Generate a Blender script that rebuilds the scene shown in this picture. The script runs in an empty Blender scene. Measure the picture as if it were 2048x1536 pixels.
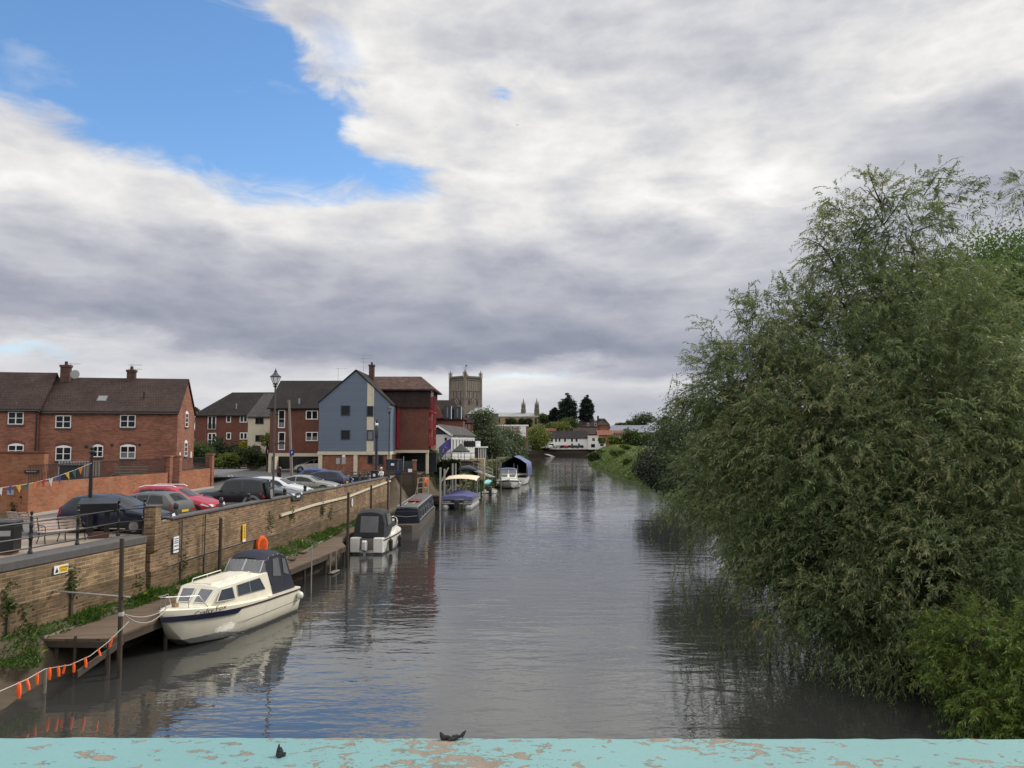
import bpy, math, random
import numpy as np
from mathutils import Vector, Matrix
R = math.radians
SC = bpy.context.scene
COL = SC.collection
rnd = random.Random(11)
# ---------------------------------------------------------------- camera
F, CX, CY, HZ, CAMZ = 1540.0, 1024.0, 768.0, 880.0, 7.4      # survey of the photograph: focal px, centre, horizon row, lens height
PITCH = math.atan((HZ - CY) / F)
cam = bpy.data.cameras.new('camera'); camo = bpy.data.objects.new('camera', cam); COL.objects.link(camo)
camo.location = (0, 0, CAMZ); camo.rotation_euler = (R(90) + PITCH, 0, 0)
cam.sensor_width = 36; cam.lens = 36 * F / 2048; cam.clip_end = 9000; cam.clip_start = 0.05
SC.camera = camo
def ray(px, py):
    u = (px - CX) / F; v = -(py - CY) / F
    return (u, math.cos(PITCH) - v * math.sin(PITCH), math.sin(PITCH) + v * math.cos(PITCH))
def at(px, py, Y):
    r = ray(px, py); k = Y / r[1]; return Vector((r[0] * k, Y, CAMZ + r[2] * k))
def onz(px, py, z):
    r = ray(px, py); k = (z - CAMZ) / r[2]; return Vector((r[0] * k, r[1] * k, z))
# ---------------------------------------------------------------- mesh builder
class MB:
    def __init__(s): s.v = []; s.f = []
    def add(s, vs, fs):
        o = len(s.v); s.v += [tuple(v) for v in vs]; s.f += [tuple(i + o for i in f) for f in fs]; return s
    def box(s, cx, cy, cz, sx, sy, sz, rz=0, tilt=None):
        vs = []
        M = Matrix.Rotation(rz, 3, 'Z')
        if tilt: M = M @ Matrix.Rotation(tilt[1], 3, tilt[0])
        for dz in (-.5, .5):
            for dx, dy in ((-.5, -.5), (.5, -.5), (.5, .5), (-.5, .5)):
                vs.append(Vector((cx, cy, cz)) + M @ Vector((dx * sx, dy * sy, dz * sz)))
        return s.add(vs, [(3, 2, 1, 0), (4, 5, 6, 7), (0, 1, 5, 4), (1, 2, 6, 5), (2, 3, 7, 6), (3, 0, 4, 7)])
    def bx(s, x0, y0, z0, x1, y1, z1):
        return s.box((x0 + x1) / 2, (y0 + y1) / 2, (z0 + z1) / 2, abs(x1 - x0), abs(y1 - y0), abs(z1 - z0))
    def bar(s, a, b, w, h):
        a = Vector(a); b = Vector(b); t = (b - a).normalized()
        u = t.cross(Vector((0, 0, 1))); u = u.normalized() if u.length > 1e-4 else Vector((1, 0, 0)); n = u.cross(t)
        vs = [p + u * sx * w / 2 + n * sz * h / 2 for p in (a, b) for sx, sz in ((-1, -1), (1, -1), (1, 1), (-1, 1))]
        return s.add(vs, [(0, 1, 2, 3), (7, 6, 5, 4), (4, 5, 1, 0), (5, 6, 2, 1), (6, 7, 3, 2), (7, 4, 0, 3)])
    def tube(s, pts, r, n=6, cap=True):
        pts = [Vector(p) for p in pts]; m = len(pts)
        rs = r if isinstance(r, (list, tuple)) else [r] * m
        vs = []; fs = []
        for i, p in enumerate(pts):
            t = (pts[min(i + 1, m - 1)] - pts[max(i - 1, 0)]).normalized()
            a = Vector((0, 0, 1)) if abs(t.z) < .9 else Vector((1, 0, 0))
            u = t.cross(a).normalized(); w = t.cross(u)
            for k in range(n):
                q = 2 * math.pi * k / n; vs.append(p + (u * math.cos(q) + w * math.sin(q)) * rs[i])
        for i in range(m - 1):
            for k in range(n):
                fs.append((i * n + k, i * n + (k + 1) % n, (i + 1) * n + (k + 1) % n, (i + 1) * n + k))
        if cap: fs += [tuple(range(n))[::-1], tuple(range((m - 1) * n, m * n))]
        return s.add(vs, fs)
    def lathe(s, prof, n=12, c=(0, 0, 0), axis='z', ph=0):
        vs = []; fs = []; m = len(prof)
        for r, h in prof:
            for k in range(n):
                q = 2 * math.pi * k / n + ph; a, b = r * math.cos(q), r * math.sin(q)
                p = (a, b, h) if axis == 'z' else (h, a, b) if axis == 'x' else (a, h, b)
                vs.append((p[0] + c[0], p[1] + c[1], p[2] + c[2]))
        for i in range(m - 1):
            for k in range(n):
                fs.append((i * n + k, i * n + (k + 1) % n, (i + 1) * n + (k + 1) % n, (i + 1) * n + k))
        fs += [tuple(range(n))[::-1], tuple(range((m - 1) * n, m * n))]
        return s.add(vs, fs)
    def prism(s, poly, axis, a, b):
        P = {'x': lambda p, t: (t, p[0], p[1]), 'y': lambda p, t: (p[0], t, p[1]), 'z': lambda p, t: (p[0], p[1], t)}[axis]
        n = len(poly); vs = [P(p, a) for p in poly] + [P(p, b) for p in poly]
        return s.add(vs, [tuple(range(n))[::-1], tuple(range(n, 2 * n))] + [(i, (i + 1) % n, n + (i + 1) % n, n + i) for i in range(n)])
    def loft(s, secs, closed=False, cap=True):
        n = len(secs[0]); m = len(secs); vs = [p for q in secs for p in q]; fs = []
        for i in range(m - 1):
            for k in range(n if closed else n - 1):
                fs.append((i * n + k, i * n + (k + 1) % n, (i + 1) * n + (k + 1) % n, (i + 1) * n + k))
        if cap: fs += [tuple(range(n))[::-1], tuple(range((m - 1) * n, m * n))]
        return s.add(vs, fs)
    def quad(s, *p): return s.add(p, [tuple(range(len(p)))])
    def ball(s, c, rx, ry=None, rz=None, n=10, m=7):
        ry = ry or rx; rz = rz or rx
        vs = [(c[0], c[1], c[2] - rz)]; fs = []
        for i in range(1, m):
            t = math.pi * i / m - math.pi / 2
            for k in range(n):
                q = 2 * math.pi * k / n
                vs.append((c[0] + rx * math.cos(t) * math.cos(q), c[1] + ry * math.cos(t) * math.sin(q), c[2] + rz * math.sin(t)))
        vs.append((c[0], c[1], c[2] + rz)); L = len(vs) - 1
        for k in range(n):
            fs.append((0, 1 + (k + 1) % n, 1 + k)); fs.append((L, L - n + k, L - n + (k + 1) % n))
        for i in range(m - 2):
            for k in range(n):
                a = 1 + i * n; fs.append((a + k, a + (k + 1) % n, a + n + (k + 1) % n, a + n + k))
        return s.add(vs, fs)
    def xf(s, M): s.v = [tuple(M @ Vector(v)) for v in s.v]; return s
    def build(s, name, mat, parent=None, smooth=False, ang=35, bevel=0, loc=None, rz=0, label=None):
        me = bpy.data.meshes.new(name); me.from_pydata(s.v, [], s.f); me.update()
        if mat: me.materials.append(mat)
        if smooth:
            me.polygons.foreach_set('use_smooth', [True] * len(me.polygons))
            me.set_sharp_from_angle(angle=R(ang))
        o = bpy.data.objects.new(name, me); COL.objects.link(o)
        if parent: o.parent = parent
        if loc: o.location = loc
        if rz: o.rotation_euler.z = rz
        if bevel:
            m = o.modifiers.new('bevel', 'BEVEL'); m.width = bevel; m.segments = 2; m.limit_method = 'ANGLE'; m.angle_limit = R(40)
        if label: o['label'] = label
        return o
def tag(o, label=None, cat=None, group=None, kind=None):
    if label: o['label'] = label
    if cat: o['category'] = cat
    if group: o['group'] = group
    if kind: o['kind'] = kind
    return o
def empty(name, loc, rz=0, label=None, cat=None, group=None):
    o = bpy.data.objects.new(name, None); COL.objects.link(o); o.location = loc; o.rotation_euler = (0, 0, rz); o.empty_display_size = .2
    return tag(o, label, cat, group)
def copy_tree(o, parent=None):
    c = o.copy(); COL.objects.link(c)
    if parent: c.parent = parent
    for ch in list(o.children): copy_tree(ch, c)
    return c
def text_obj(name, body, size, mat, parent, loc, rot, shear=0, sx=1.0, align='CENTER'):
    cu = bpy.data.curves.new('lettering', 'FONT'); cu.body = body; cu.size = size; cu.extrude = .002; cu.align_x = align; cu.align_y = 'CENTER'; cu.shear = shear; cu.resolution_u = 3
    t = bpy.data.objects.new('lettering', cu); COL.objects.link(t)
    dg = bpy.context.evaluated_depsgraph_get(); dg.update()
    me = bpy.data.meshes.new_from_object(t.evaluated_get(dg)); bpy.data.objects.remove(t)
    me.materials.clear(); me.materials.append(mat); me.name = name
    o = bpy.data.objects.new(name, me); COL.objects.link(o); o.parent = parent; o.location = loc; o.rotation_euler = rot; o.scale = (sx, 1, 1)
    return o
# ---------------------------------------------------------------- materials
def nt_new(name):
    m = bpy.data.materials.new(name); m.use_nodes = True; nt = m.node_tree; nt.nodes.clear()
    out = nt.nodes.new('ShaderNodeOutputMaterial'); return m, nt, out
def N(nt, t, **kw):
    n = nt.nodes.new('ShaderNode' + t)
    for k, v in kw.items():
        if k.startswith('i_'):
            n.inputs[int(k[2:]) if k[2:].isdigit() else k[2:]].default_value = v
        else: setattr(n, k, v)
    return n
def L(nt, a, b): nt.links.new(a, b)
def rgb(c): return (c[0], c[1], c[2], 1)
def ramp(nt, fac, stops):
    r = N(nt, 'ValToRGB'); e = r.color_ramp.elements
    while len(e) < len(stops): e.new(.5)
    for k, (p, c) in zip(e, stops): k.position = p; k.color = rgb(c) if len(c) == 3 else c
    L(nt, fac, r.inputs[0]); return r.outputs[0]
def noise(nt, vec, scale, detail=4, rough=.55, dist=0):
    n = N(nt, 'TexNoise'); n.inputs['Scale'].default_value = scale; n.inputs['Detail'].default_value = detail; n.inputs['Roughness'].default_value = rough; n.inputs['Distortion'].default_value = dist
    if vec: L(nt, vec, n.inputs['Vector'])
    return n.outputs['Fac']
def mixc(nt, f, a, b, mode='MIX'):
    m = N(nt, 'Mix', data_type='RGBA', blend_type=mode)
    for s, i in ((f, 0), (a, 6), (b, 7)):
        if isinstance(s, (int, float)): m.inputs[i].default_value = s
        elif isinstance(s, (tuple, list)): m.inputs[i].default_value = rgb(s)
        else: L(nt, s, m.inputs[i])
    return m.outputs[2]
def math_(nt, op, a, b=None, c=None, clamp=False):
    m = N(nt, 'Math', operation=op, use_clamp=clamp)
    for i, s in enumerate((a, b, c)):
        if s is None: continue
        if isinstance(s, (int, float)): m.inputs[i].default_value = s
        else: L(nt, s, m.inputs[i])
    return m.outputs[0]
def objvec(nt, scale=(1, 1, 1)):
    tc = N(nt, 'TexCoord'); mp = N(nt, 'Mapping'); mp.inputs['Scale'].default_value = scale; L(nt, tc.outputs['Object'], mp.inputs[0]); return mp.outputs[0]
def wallvec(nt):
    tc = N(nt, 'TexCoord'); sp = N(nt, 'SeparateXYZ'); L(nt, tc.outputs['Object'], sp.inputs[0])
    cb = N(nt, 'CombineXYZ'); L(nt, math_(nt, 'ADD', sp.outputs[0], sp.outputs[1]), cb.inputs[0]); L(nt, sp.outputs[2], cb.inputs[1]); return cb.outputs[0], tc.outputs['Object']
def finish(nt, out, col, rough=.6, bump=None, bstr=.3, bdist=.01, metal=0, spec=.5, coat=0, alpha=None):
    p = N(nt, 'BsdfPrincipled'); p.inputs['Roughness'].default_value = rough if isinstance(rough, (int, float)) else .5
    if not isinstance(rough, (int, float)): L(nt, rough, p.inputs['Roughness'])
    p.inputs['Metallic'].default_value = metal; p.inputs['Specular IOR Level'].default_value = spec; p.inputs['Coat Weight'].default_value = coat; p.inputs['Coat Roughness'].default_value = .05
    if isinstance(col, (tuple, list)): p.inputs['Base Color'].default_value = rgb(col)
    else: L(nt, col, p.inputs['Base Color'])
    if bump is not None:
        b = N(nt, 'Bump'); b.inputs['Strength'].default_value = bstr; b.inputs['Distance'].default_value = bdist; L(nt, bump, b.inputs['Height']); L(nt, b.outputs[0], p.inputs['Normal'])
    if alpha is not None: p.inputs['Alpha'].default_value = alpha
    L(nt, p.outputs[0], out.inputs[0]); return p
MATS = {}
def plain(name, col, rough=.5, var=.25, sc=3, metal=0, coat=0, bump=0, spec=.5, dirt=None, alpha=None):
    """painted / plastic / cloth surface: base colour with soft mottling and optional grime"""
    if name in MATS: return MATS[name]
    m, nt, out = nt_new(name); v = objvec(nt)
    n = noise(nt, v, sc, 5, .6)
    c = mixc(nt, n, [x * (1 - var) for x in col], [min(1, x * (1 + var)) for x in col])
    if dirt:
        n2 = noise(nt, v, sc * .7, 7, .7)
        f = math_(nt, 'MULTIPLY', math_(nt, 'SUBTRACT', n2, .48, clamp=True), 3.0, clamp=True)
        c = mixc(nt, f, c, dirt)
    fine = noise(nt, v, sc * 12, 3) if bump else None
    finish(nt, out, c, rough, fine, bump, .01, metal, spec, coat, alpha)
    MATS[name] = m; return m
def brick(name, c1, c2, mortar, bw=.225, bh=.075, mw=.01, blotch=(.7, 1.25), stain=None, sc=.6, rough=.85, bstr=.5, course=.22):
    m, nt, out = nt_new(name); v, ov = wallvec(nt)
    b = N(nt, 'TexBrick'); b.inputs['Scale'].default_value = 1; b.inputs['Brick Width'].default_value = bw; b.inputs['Row Height'].default_value = bh; b.inputs['Mortar Size'].default_value = mw; b.inputs['Mortar Smooth'].default_value = .3; b.inputs['Bias'].default_value = 0
    b.inputs[1].default_value = rgb(c1); b.inputs[2].default_value = rgb(c2); b.inputs[3].default_value = rgb(mortar); L(nt, v, b.inputs[0])
    big = noise(nt, ov, sc, 6, .65)
    mul = ramp(nt, big, [(.3, (blotch[0],) * 3), (.7, (blotch[1],) * 3)])
    c = mixc(nt, 1.0, b.outputs[0], mul, 'MULTIPLY')
    med = noise(nt, ov, 4.5, 4, .7)
    c = mixc(nt, math_(nt, 'MULTIPLY', math_(nt, 'SUBTRACT', med, .5, clamp=True), 2.2, clamp=True), c, [x * .45 for x in c1])
    row = N(nt, 'Mapping'); row.inputs['Scale'].default_value = (.55, 9.0, 1); L(nt, v, row.inputs[0])
    rr = noise(nt, row.outputs[0], 1.3, 5, .7)                                                     # weathered courses
    c = mixc(nt, 1.0, c, ramp(nt, rr, [(.32, (1 - course,) * 3), (.66, (1 + course * .5,) * 3)]), 'MULTIPLY')
    if stain:
        s2 = noise(nt, ov, sc * 1.7, 8, .7)
        c = mixc(nt, math_(nt, 'MULTIPLY', math_(nt, 'SUBTRACT', s2, .50, clamp=True), 4.5, clamp=True), c, stain)
        s3 = noise(nt, row.outputs[0], .8, 7, .72)
        c = mixc(nt, math_(nt, 'MULTIPLY', math_(nt, 'SUBTRACT', s3, .55, clamp=True), 5, clamp=True), c, [x * .8 for x in stain])
    h = math_(nt, 'ADD', math_(nt, 'MULTIPLY', b.outputs[1], -1.0), math_(nt, 'MULTIPLY', noise(nt, ov, 30, 4), .6))
    finish(nt, out, c, rough, h, bstr, .012, spec=.25); MATS[name] = m; return m
def tiles(name, c1, c2, moss=None, w=.2, h=.14, blotch=(.7, 1.3), mossz=None):
    m, nt, out = nt_new(name); v, ov = wallvec(nt)
    b = N(nt, 'TexBrick'); b.inputs['Scale'].default_value = 1; b.inputs['Brick Width'].default_value = w; b.inputs['Row Height'].default_value = h; b.inputs['Mortar Size'].default_value = .012; b.inputs['Bias'].default_value = 0
    b.inputs[1].default_value = rgb(c1); b.inputs[2].default_value = rgb(c2); b.inputs[3].default_value = rgb([x * .35 for x in c1]); L(nt, v, b.inputs[0])
    c = mixc(nt, 1.0, b.outputs[0], ramp(nt, noise(nt, ov, .5, 6, .65), [(.3, (blotch[0],) * 3), (.7, (blotch[1],) * 3)]), 'MULTIPLY')
    sp = noise(nt, ov, 7, 3, .6)
    c = mixc(nt, math_(nt, 'MULTIPLY', math_(nt, 'SUBTRACT', sp, .64, clamp=True), 5, clamp=True), c, (.23, .2, .18))
    if moss:
        g = noise(nt, ov, 1.6, 9, .75)
        f = math_(nt, 'MULTIPLY', math_(nt, 'SUBTRACT', g, .42, clamp=True), 6, clamp=True)
        c = mixc(nt, f, c, moss)
    finish(nt, out, c, .85, math_(nt, 'MULTIPLY', b.outputs[1], -1.0), .6, .02, spec=.2); MATS[name] = m; return m
def boards(name, c, gap=.16, axis=2, dark=.45, rough=.6, var=.25, across=True, bstr=.5):
    """boarding: dark joints every `gap` along one axis, grain noise along the other"""
    m, nt, out = nt_new(name); tc = N(nt, 'TexCoord'); sp = N(nt, 'SeparateXYZ'); L(nt, tc.outputs['Object'], sp.inputs[0])
    q = math_(nt, 'DIVIDE', sp.outputs[axis], gap); fr = math_(nt, 'FRACT', q); fl = math_(nt, 'FLOOR', q)
    joint = math_(nt, 'LESS_THAN', fr, .1)
    wn = N(nt, 'TexWhiteNoise', noise_dimensions='1D'); L(nt, fl, wn.inputs['W'])
    st = [12, 12, 12]; st[axis] = 12; st[(axis + 1) % 3] = 1.2 if axis != 2 else 1.2; st[0 if axis else 1] = 1.0
    g = noise(nt, objvec(nt, tuple(st)), 1.5, 5, .65)
    k = math_(nt, 'ADD', math_(nt, 'MULTIPLY', wn.outputs[0], var), math_(nt, 'MULTIPLY', g, var * 1.4))
    col = mixc(nt, k, [x * (1 - var) for x in c], [min(1, x * (1 + var * 1.2)) for x in c])
    col = mixc(nt, math_(nt, 'MULTIPLY', joint, 1 - dark), col, [x * .25 for x in c])
    finish(nt, out, col, rough, math_(nt, 'MULTIPLY', fr, 1.0), bstr, .01, spec=.3); MATS[name] = m; return m
def glassy(name, col=(.012, .014, .016), rough=.06, var=.8):
    if name in MATS: return MATS[name]
    m, nt, out = nt_new(name); n = noise(nt, objvec(nt), .9, 3)
    finish(nt, out, mixc(nt, n, [x * (1 - var) for x in col], [x * (1 + var) for x in col]), rough, noise(nt, objvec(nt), 1.1, 2), .08, .02, spec=.28); MATS[name] = m; return m
M = {}
M['brick_house'] = brick('brick_house', (.32, .13, .08), (.21, .08, .054), (.21, .14, .105), bw=.3, bh=.1, blotch=(.7, 1.25), course=.3)
M['brick_dark'] = brick('brick_dark', (.12, .06, .045), (.08, .042, .034), (.1, .07, .06))
M['brick_orange'] = brick('brick_orange', (.36, .135, .068), (.25, .09, .046), (.25, .15, .10), bw=.3, bh=.1, blotch=(.75, 1.2), stain=(.30, .165, .10), course=.25)
M['brick_brown'] = brick('brick_brown', (.19, .068, .046), (.135, .05, .037), (.13, .08, .062), blotch=(.85, 1.15))
M['brick_quay'] = brick('brick_quay', (.315, .20, .108), (.145, .082, .05), (.33, .255, .175), bw=.34, bh=.11, mw=.018, blotch=(.5, 1.35), stain=(.11, .078, .042), sc=.42, bstr=1.0, course=.45)
M['stone_quay'] = brick('stone_quay', (.32, .215, .115), (.165, .102, .058), (.35, .275, .185), bw=.46, bh=.145, mw=.024, blotch=(.5, 1.4), stain=(.115, .085, .045), sc=.5, bstr=1.0, course=.5)
M['brick_damp'] = brick('brick_damp', (.215, .14, .077), (.11, .068, .04), (.21, .16, .10), bw=.34, bh=.11, mw=.018, blotch=(.45, 1.3), stain=(.075, .06, .03), sc=.5, bstr=1.0, course=.5)
M['abbey_dark'] = plain('abbey_dark', (.12, .10, .085), .9, .2, 1)
M['abbey_stone'] = brick('abbey_stone', (.20, .17, .14), (.155, .13, .11), (.12, .105, .09), bw=.9, bh=.45, mw=.03, blotch=(.75, 1.2), sc=.1)
M['roof_brown'] = tiles('roof_brown', (.058, .037, .031), (.042, .031, .029), blotch=(.65, 1.35))
M['roof_dark'] = tiles('roof_dark', (.027, .022, .022), (.02, .017, .018))
M['roof_moss'] = tiles('roof_moss', (.13, .062, .048), (.095, .046, .037), moss=(.034, .027, .022))
M['roof_mansard'] = tiles('roof_mansard', (.036, .023, .021), (.028, .018, .018))
M['roof_red'] = tiles('roof_red', (.22, .09, .06), (.17, .075, .05))
M['roof_slate'] = tiles('roof_slate', (.075, .07, .068), (.058, .056, .055))
M['blue_board'] = boards('blue_board', (.14, .178, .235), .18, 2, .55, .55, .18)
M['white_board'] = boards('white_board', (.62, .62, .60), .16, 2, .6, .5, .08)
M['deck'] = boards('deck_boards', (.105, .075, .053), .14, 1, .35, .8, .45)
M['timber_wall'] = boards('timber_wall_boards', (.07, .054, .04), .2, 2, .35, .85, .45)
M['bench_wood'] = plain('bench_wood', (.36, .27, .22), .7, .35, 9)
M['pale_wood'] = plain('pale_wood', (.42, .34, .22), .75, .3, 6)
M['post_wood'] = plain('post_wood', (.045, .032, .022), .8, .5, 7, bump=.5)
M['grey_wood'] = plain('grey_wood', (.2, .17, .14), .8, .4, 6, bump=.4)
M['cream'] = plain('cream_render', (.56, .50, .38), .7, .08, 2, dirt=(.42, .37, .27))
M['white'] = plain('white_paint', (.72, .72, .70), .5, .05, 2, dirt=(.56, .55, .5))
M['frame_white'] = plain('frame_white', (.78, .77, .74), .35, .05, 2)
M['frame_dark'] = plain('frame_dark', (.03, .034, .042), .4, .2, 2)
M['iron'] = plain('iron_black', (.012, .012, .014), .38, .4, 6)
M['iron_navy'] = plain('iron_navy', (.022, .03, .045), .38, .3, 6)
M['iron_grey'] = plain('iron_grey', (.07, .065, .06), .5, .3, 6)
M['steel'] = plain('steel', (.5, .5, .5), .3, .15, 4, metal=.8)
M['galv'] = plain('galvanised', (.34, .34, .33), .45, .2, 6, metal=.4)
M['chrome'] = plain('chrome', (.7, .7, .7), .12, .05, 2, metal=1)
M['red_paint'] = plain('red_paint', (.27, .012, .018), .45, .2, 3)
M['orange'] = plain('orange_plastic', (.85, .14, .03), .4, .12, 6)
M['orange_float'] = plain('orange_float', (.95, .13, .025), .45, .15, 6)
M['rope'] = plain('rope', (.42, .40, .36), .8, .3, 30)
M['rubber'] = plain('rubber', (.012, .012, .013), .7, .3, 8)
M['plastic_black'] = plain('black_plastic', (.016, .016, .018), .45, .3, 6)
M['gel_cream'] = plain('gelcoat_cream', (.71, .67, .55), .28, .05, 1.5, coat=.3, dirt=(.56, .51, .39))
M['gel_white'] = plain('gelcoat_white', (.70, .69, .64), .28, .05, 1.5, coat=.3, dirt=(.55, .53, .46))
M['hull_grime'] = plain('hull_grime', (.10, .11, .11), .6, .4, 3)
M['navy_canvas'] = plain('navy_canvas', (.007, .009, .022), .75, .3, 5, bump=.3)
M['black_canvas'] = plain('black_canvas', (.013, .0135, .017), .75, .3, 5, bump=.3)
M['purple_canvas'] = plain('purple_canvas', (.06, .065, .17), .7, .25, 4, bump=.3)
M['blue_tarp'] = plain('blue_tarp', (.06, .085, .20), .5, .3, 3, bump=.3)
M['tan_canvas'] = plain('tan_canvas', (.58, .49, .36), .8, .1, 3)
M['clear_vinyl'] = plain('clear_vinyl', (.13, .135, .145), .12, .3, 3, spec=.4)
M['stripe_navy'] = plain('navy_stripe', (.008, .010, .03), .3, .2, 3)
M['stripe_brown'] = plain('brown_rubbing_strip', (.035, .02, .016), .5, .2, 3)
M['glass'] = glassy('window_glass')
M['glass_boat'] = glassy('boat_glass', (.05, .06, .075), .08, .4)
M['glass_car'] = glassy('car_glass', (.014, .017, .019), .05, .4)
M['net'] = plain('net_curtain', (.16, .165, .17), .15, .25, 4)
M['lamp_glass'] = plain('lantern_glass', (.55, .56, .56), .1, .1, 3, alpha=.35)
M['slate_cope'] = plain('slate_cope', (.075, .07, .07), .8, .35, 5, bump=.5, dirt=(.055, .05, .05))
M['kerb'] = plain('kerb_stone', (.34, .31, .27), .8, .2, 4)
M['ochre'] = plain('ochre_stone', (.36, .26, .14), .85, .2, 1)
M['lead'] = plain('lead_roof', (.26, .27, .27), .55, .15, .5)
M['grey_roof'] = plain('grey_sheet_roof', (.12, .135, .175), .5, .1, .5)
M['sign_yellow'] = plain('sign_yellow', (.75, .47, .03), .4, .1, 4)
M['sign_white'] = plain('sign_white', (.72, .73, .74), .4, .05, 4)
M['sign_blue'] = plain('sign_blue', (.012, .025, .16), .4, .1, 4)
M['ink'] = plain('ink_black', (.015, .015, .018), .5, .1, 4)
M['ink_blue'] = plain('ink_blue', (.05, .08, .16), .5, .1, 4)
M['leaf_duck'] = plain('duck_brown', (.09, .065, .045), .8, .5, 25)
M['duck_dark'] = plain('duck_dark', (.012, .025, .02), .6, .3, 20)
M['skin'] = plain('skin', (.50, .30, .22), .6, .1, 8)
M['cloth_white'] = plain('cloth_white', (.70, .70, .70), .8, .1, 6)
M['cloth_dark'] = plain('cloth_dark', (.03, .03, .04), .85, .2, 6)
M['hair_white'] = plain('hair_white', (.6, .6, .58), .8, .1, 10)
M['grey_board'] = plain('grey_board', (.30, .31, .32), .5, .1, 3)
M['turquoise'] = plain('turquoise_plastic', (.18, .50, .48), .4, .1, 4)
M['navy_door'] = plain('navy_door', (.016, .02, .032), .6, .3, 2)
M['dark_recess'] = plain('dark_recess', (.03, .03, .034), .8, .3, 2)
M['plant_pot'] = plain('plant_pot', (.62, .62, .60), .5, .1, 3)
M['line_yellow'] = plain('road_line', (.40, .36, .24), .8, .3, 3)
M['feather'] = plain('feather_moss', (.03, .032, .035), .9, .5, 60, bump=.8)
M['grille'] = plain('car_grille', (.01, .01, .011), .4, .2, 20)
M['tail_red'] = plain('tail_lamp', (.35, .01, .012), .15, .2, 10)
M['head_clear'] = plain('head_lamp', (.55, .57, .6), .08, .3, 20)
M['plate_yellow'] = plain('plate_yellow', (.6, .43, .04), .4, .05, 5)
M['plate_white'] = plain('plate_white', (.65, .65, .63), .4, .05, 5)
M['alloy'] = plain('alloy_rim', (.42, .42, .43), .3, .1, 5, metal=.6)
M['arch_grey'] = plain('arch_grey', (.16, .16, .16), .6, .15, 4)
def car_paint(name, col, metal=.1):
    if name in MATS: return MATS[name]
    m, nt, out = nt_new(name); v = objvec(nt)
    n = noise(nt, v, 2.2, 6, .7); c = mixc(nt, n, [x * .85 for x in col], [x * 1.12 for x in col])
    sp = N(nt, 'SeparateXYZ'); L(nt, v, sp.inputs[0])
    low = math_(nt, 'MULTIPLY', math_(nt, 'SUBTRACT', .55, sp.outputs[2], clamp=True), 1.2, clamp=True)
    c = mixc(nt, math_(nt, 'MULTIPLY', low, noise(nt, v, 6, 4)), c, (.12, .105, .085))       # road film on the sills
    finish(nt, out, c, .32, noise(nt, v, 1.5, 2), .02, .01, metal, .3, .3); MATS[name] = m; return m
# ground surfaces
def ground_mat(name, c1, c2, sc=.5, rough=.9, fine=(1, 1, 1), bstr=.3, patch=None):
    m, nt, out = nt_new(name); tc = N(nt, 'TexCoord'); v = tc.outputs['Object']
    c = mixc(nt, ramp(nt, noise(nt, v, sc, 8, .65), [(.3, (0, 0, 0)), (.7, (1, 1, 1))]), c1, c2)
    f = noise(nt, v, 22, 5, .7); c = mixc(nt, .5, c, mixc(nt, f, (0, 0, 0), [min(1, 2.2 * x) for x in c2]), 'MIX') if fine is None else mixc(nt, math_(nt, 'MULTIPLY', f, .5), c, [x * .5 for x in c1])
    if patch:
        p = noise(nt, v, sc * 2.5, 4, .6); c = mixc(nt, math_(nt, 'MULTIPLY', math_(nt, 'SUBTRACT', p, .55, clamp=True), 6, clamp=True), c, patch)
    finish(nt, out, c, rough, f, bstr, .02, spec=.3); MATS[name] = m; return m
M['asphalt'] = ground_mat('asphalt', (.10, .098, .098), (.15, .147, .145), .35, .9)
M['road'] = ground_mat('road_asphalt', (.115, .112, .112), (.155, .152, .15), .3, .9, patch=(.09, .088, .088))
M['paving'] = ground_mat('paving', (.26, .21, .165), (.34, .28, .22), .5, .9)
M['earth'] = ground_mat('earth', (.07, .055, .035), (.12, .095, .06), .8, .95)
M['mud'] = ground_mat('mud', (.06, .045, .028), (.11, .08, .05), 1.2, .7, bstr=.8)
M['grassland'] = ground_mat('grassland', (.045, .075, .018), (.10, .115, .035), .25, .95, bstr=.8)
def water_mat():
    m, nt, out = nt_new('river_water'); tc = N(nt, 'TexCoord'); v = tc.outputs['Object']
    def mp(sc, rz=0):
        q = N(nt, 'Mapping'); q.inputs['Scale'].default_value = sc; q.inputs['Rotation'].default_value = (0, 0, rz); L(nt, v, q.inputs[0]); return q.outputs[0]
    big = noise(nt, mp((.8, .8, 1), .1), .09, 3, .6)
    amp = ramp(nt, big, [(.34, (.30,) * 3), (.66, (1,) * 3)])
    w1 = noise(nt, mp((.35, 1.0, 1), R(6)), 1.5, 3, .5, .4)
    w2 = noise(nt, mp((.55, 1.0, 1), R(-12)), 4.2, 2, .5, .3)
    w3 = noise(nt, mp((.25, .6, 1), R(3)), .5, 2, .5)
    h = math_(nt, 'ADD', math_(nt, 'MULTIPLY', w1, 1.0), math_(nt, 'MULTIPLY', w2, .22))
    h = math_(nt, 'ADD', math_(nt, 'MULTIPLY', h, amp), math_(nt, 'MULTIPLY', w3, .8))
    col = mixc(nt, noise(nt, v, .15, 4), (.031, .032, .031), (.040, .040, .037))
    p = finish(nt, out, col, .015, h, 1.0, .034, spec=.5); p.inputs['IOR'].default_value = 2.15
    MATS['river_water'] = m; return m
M['water'] = water_mat()
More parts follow.
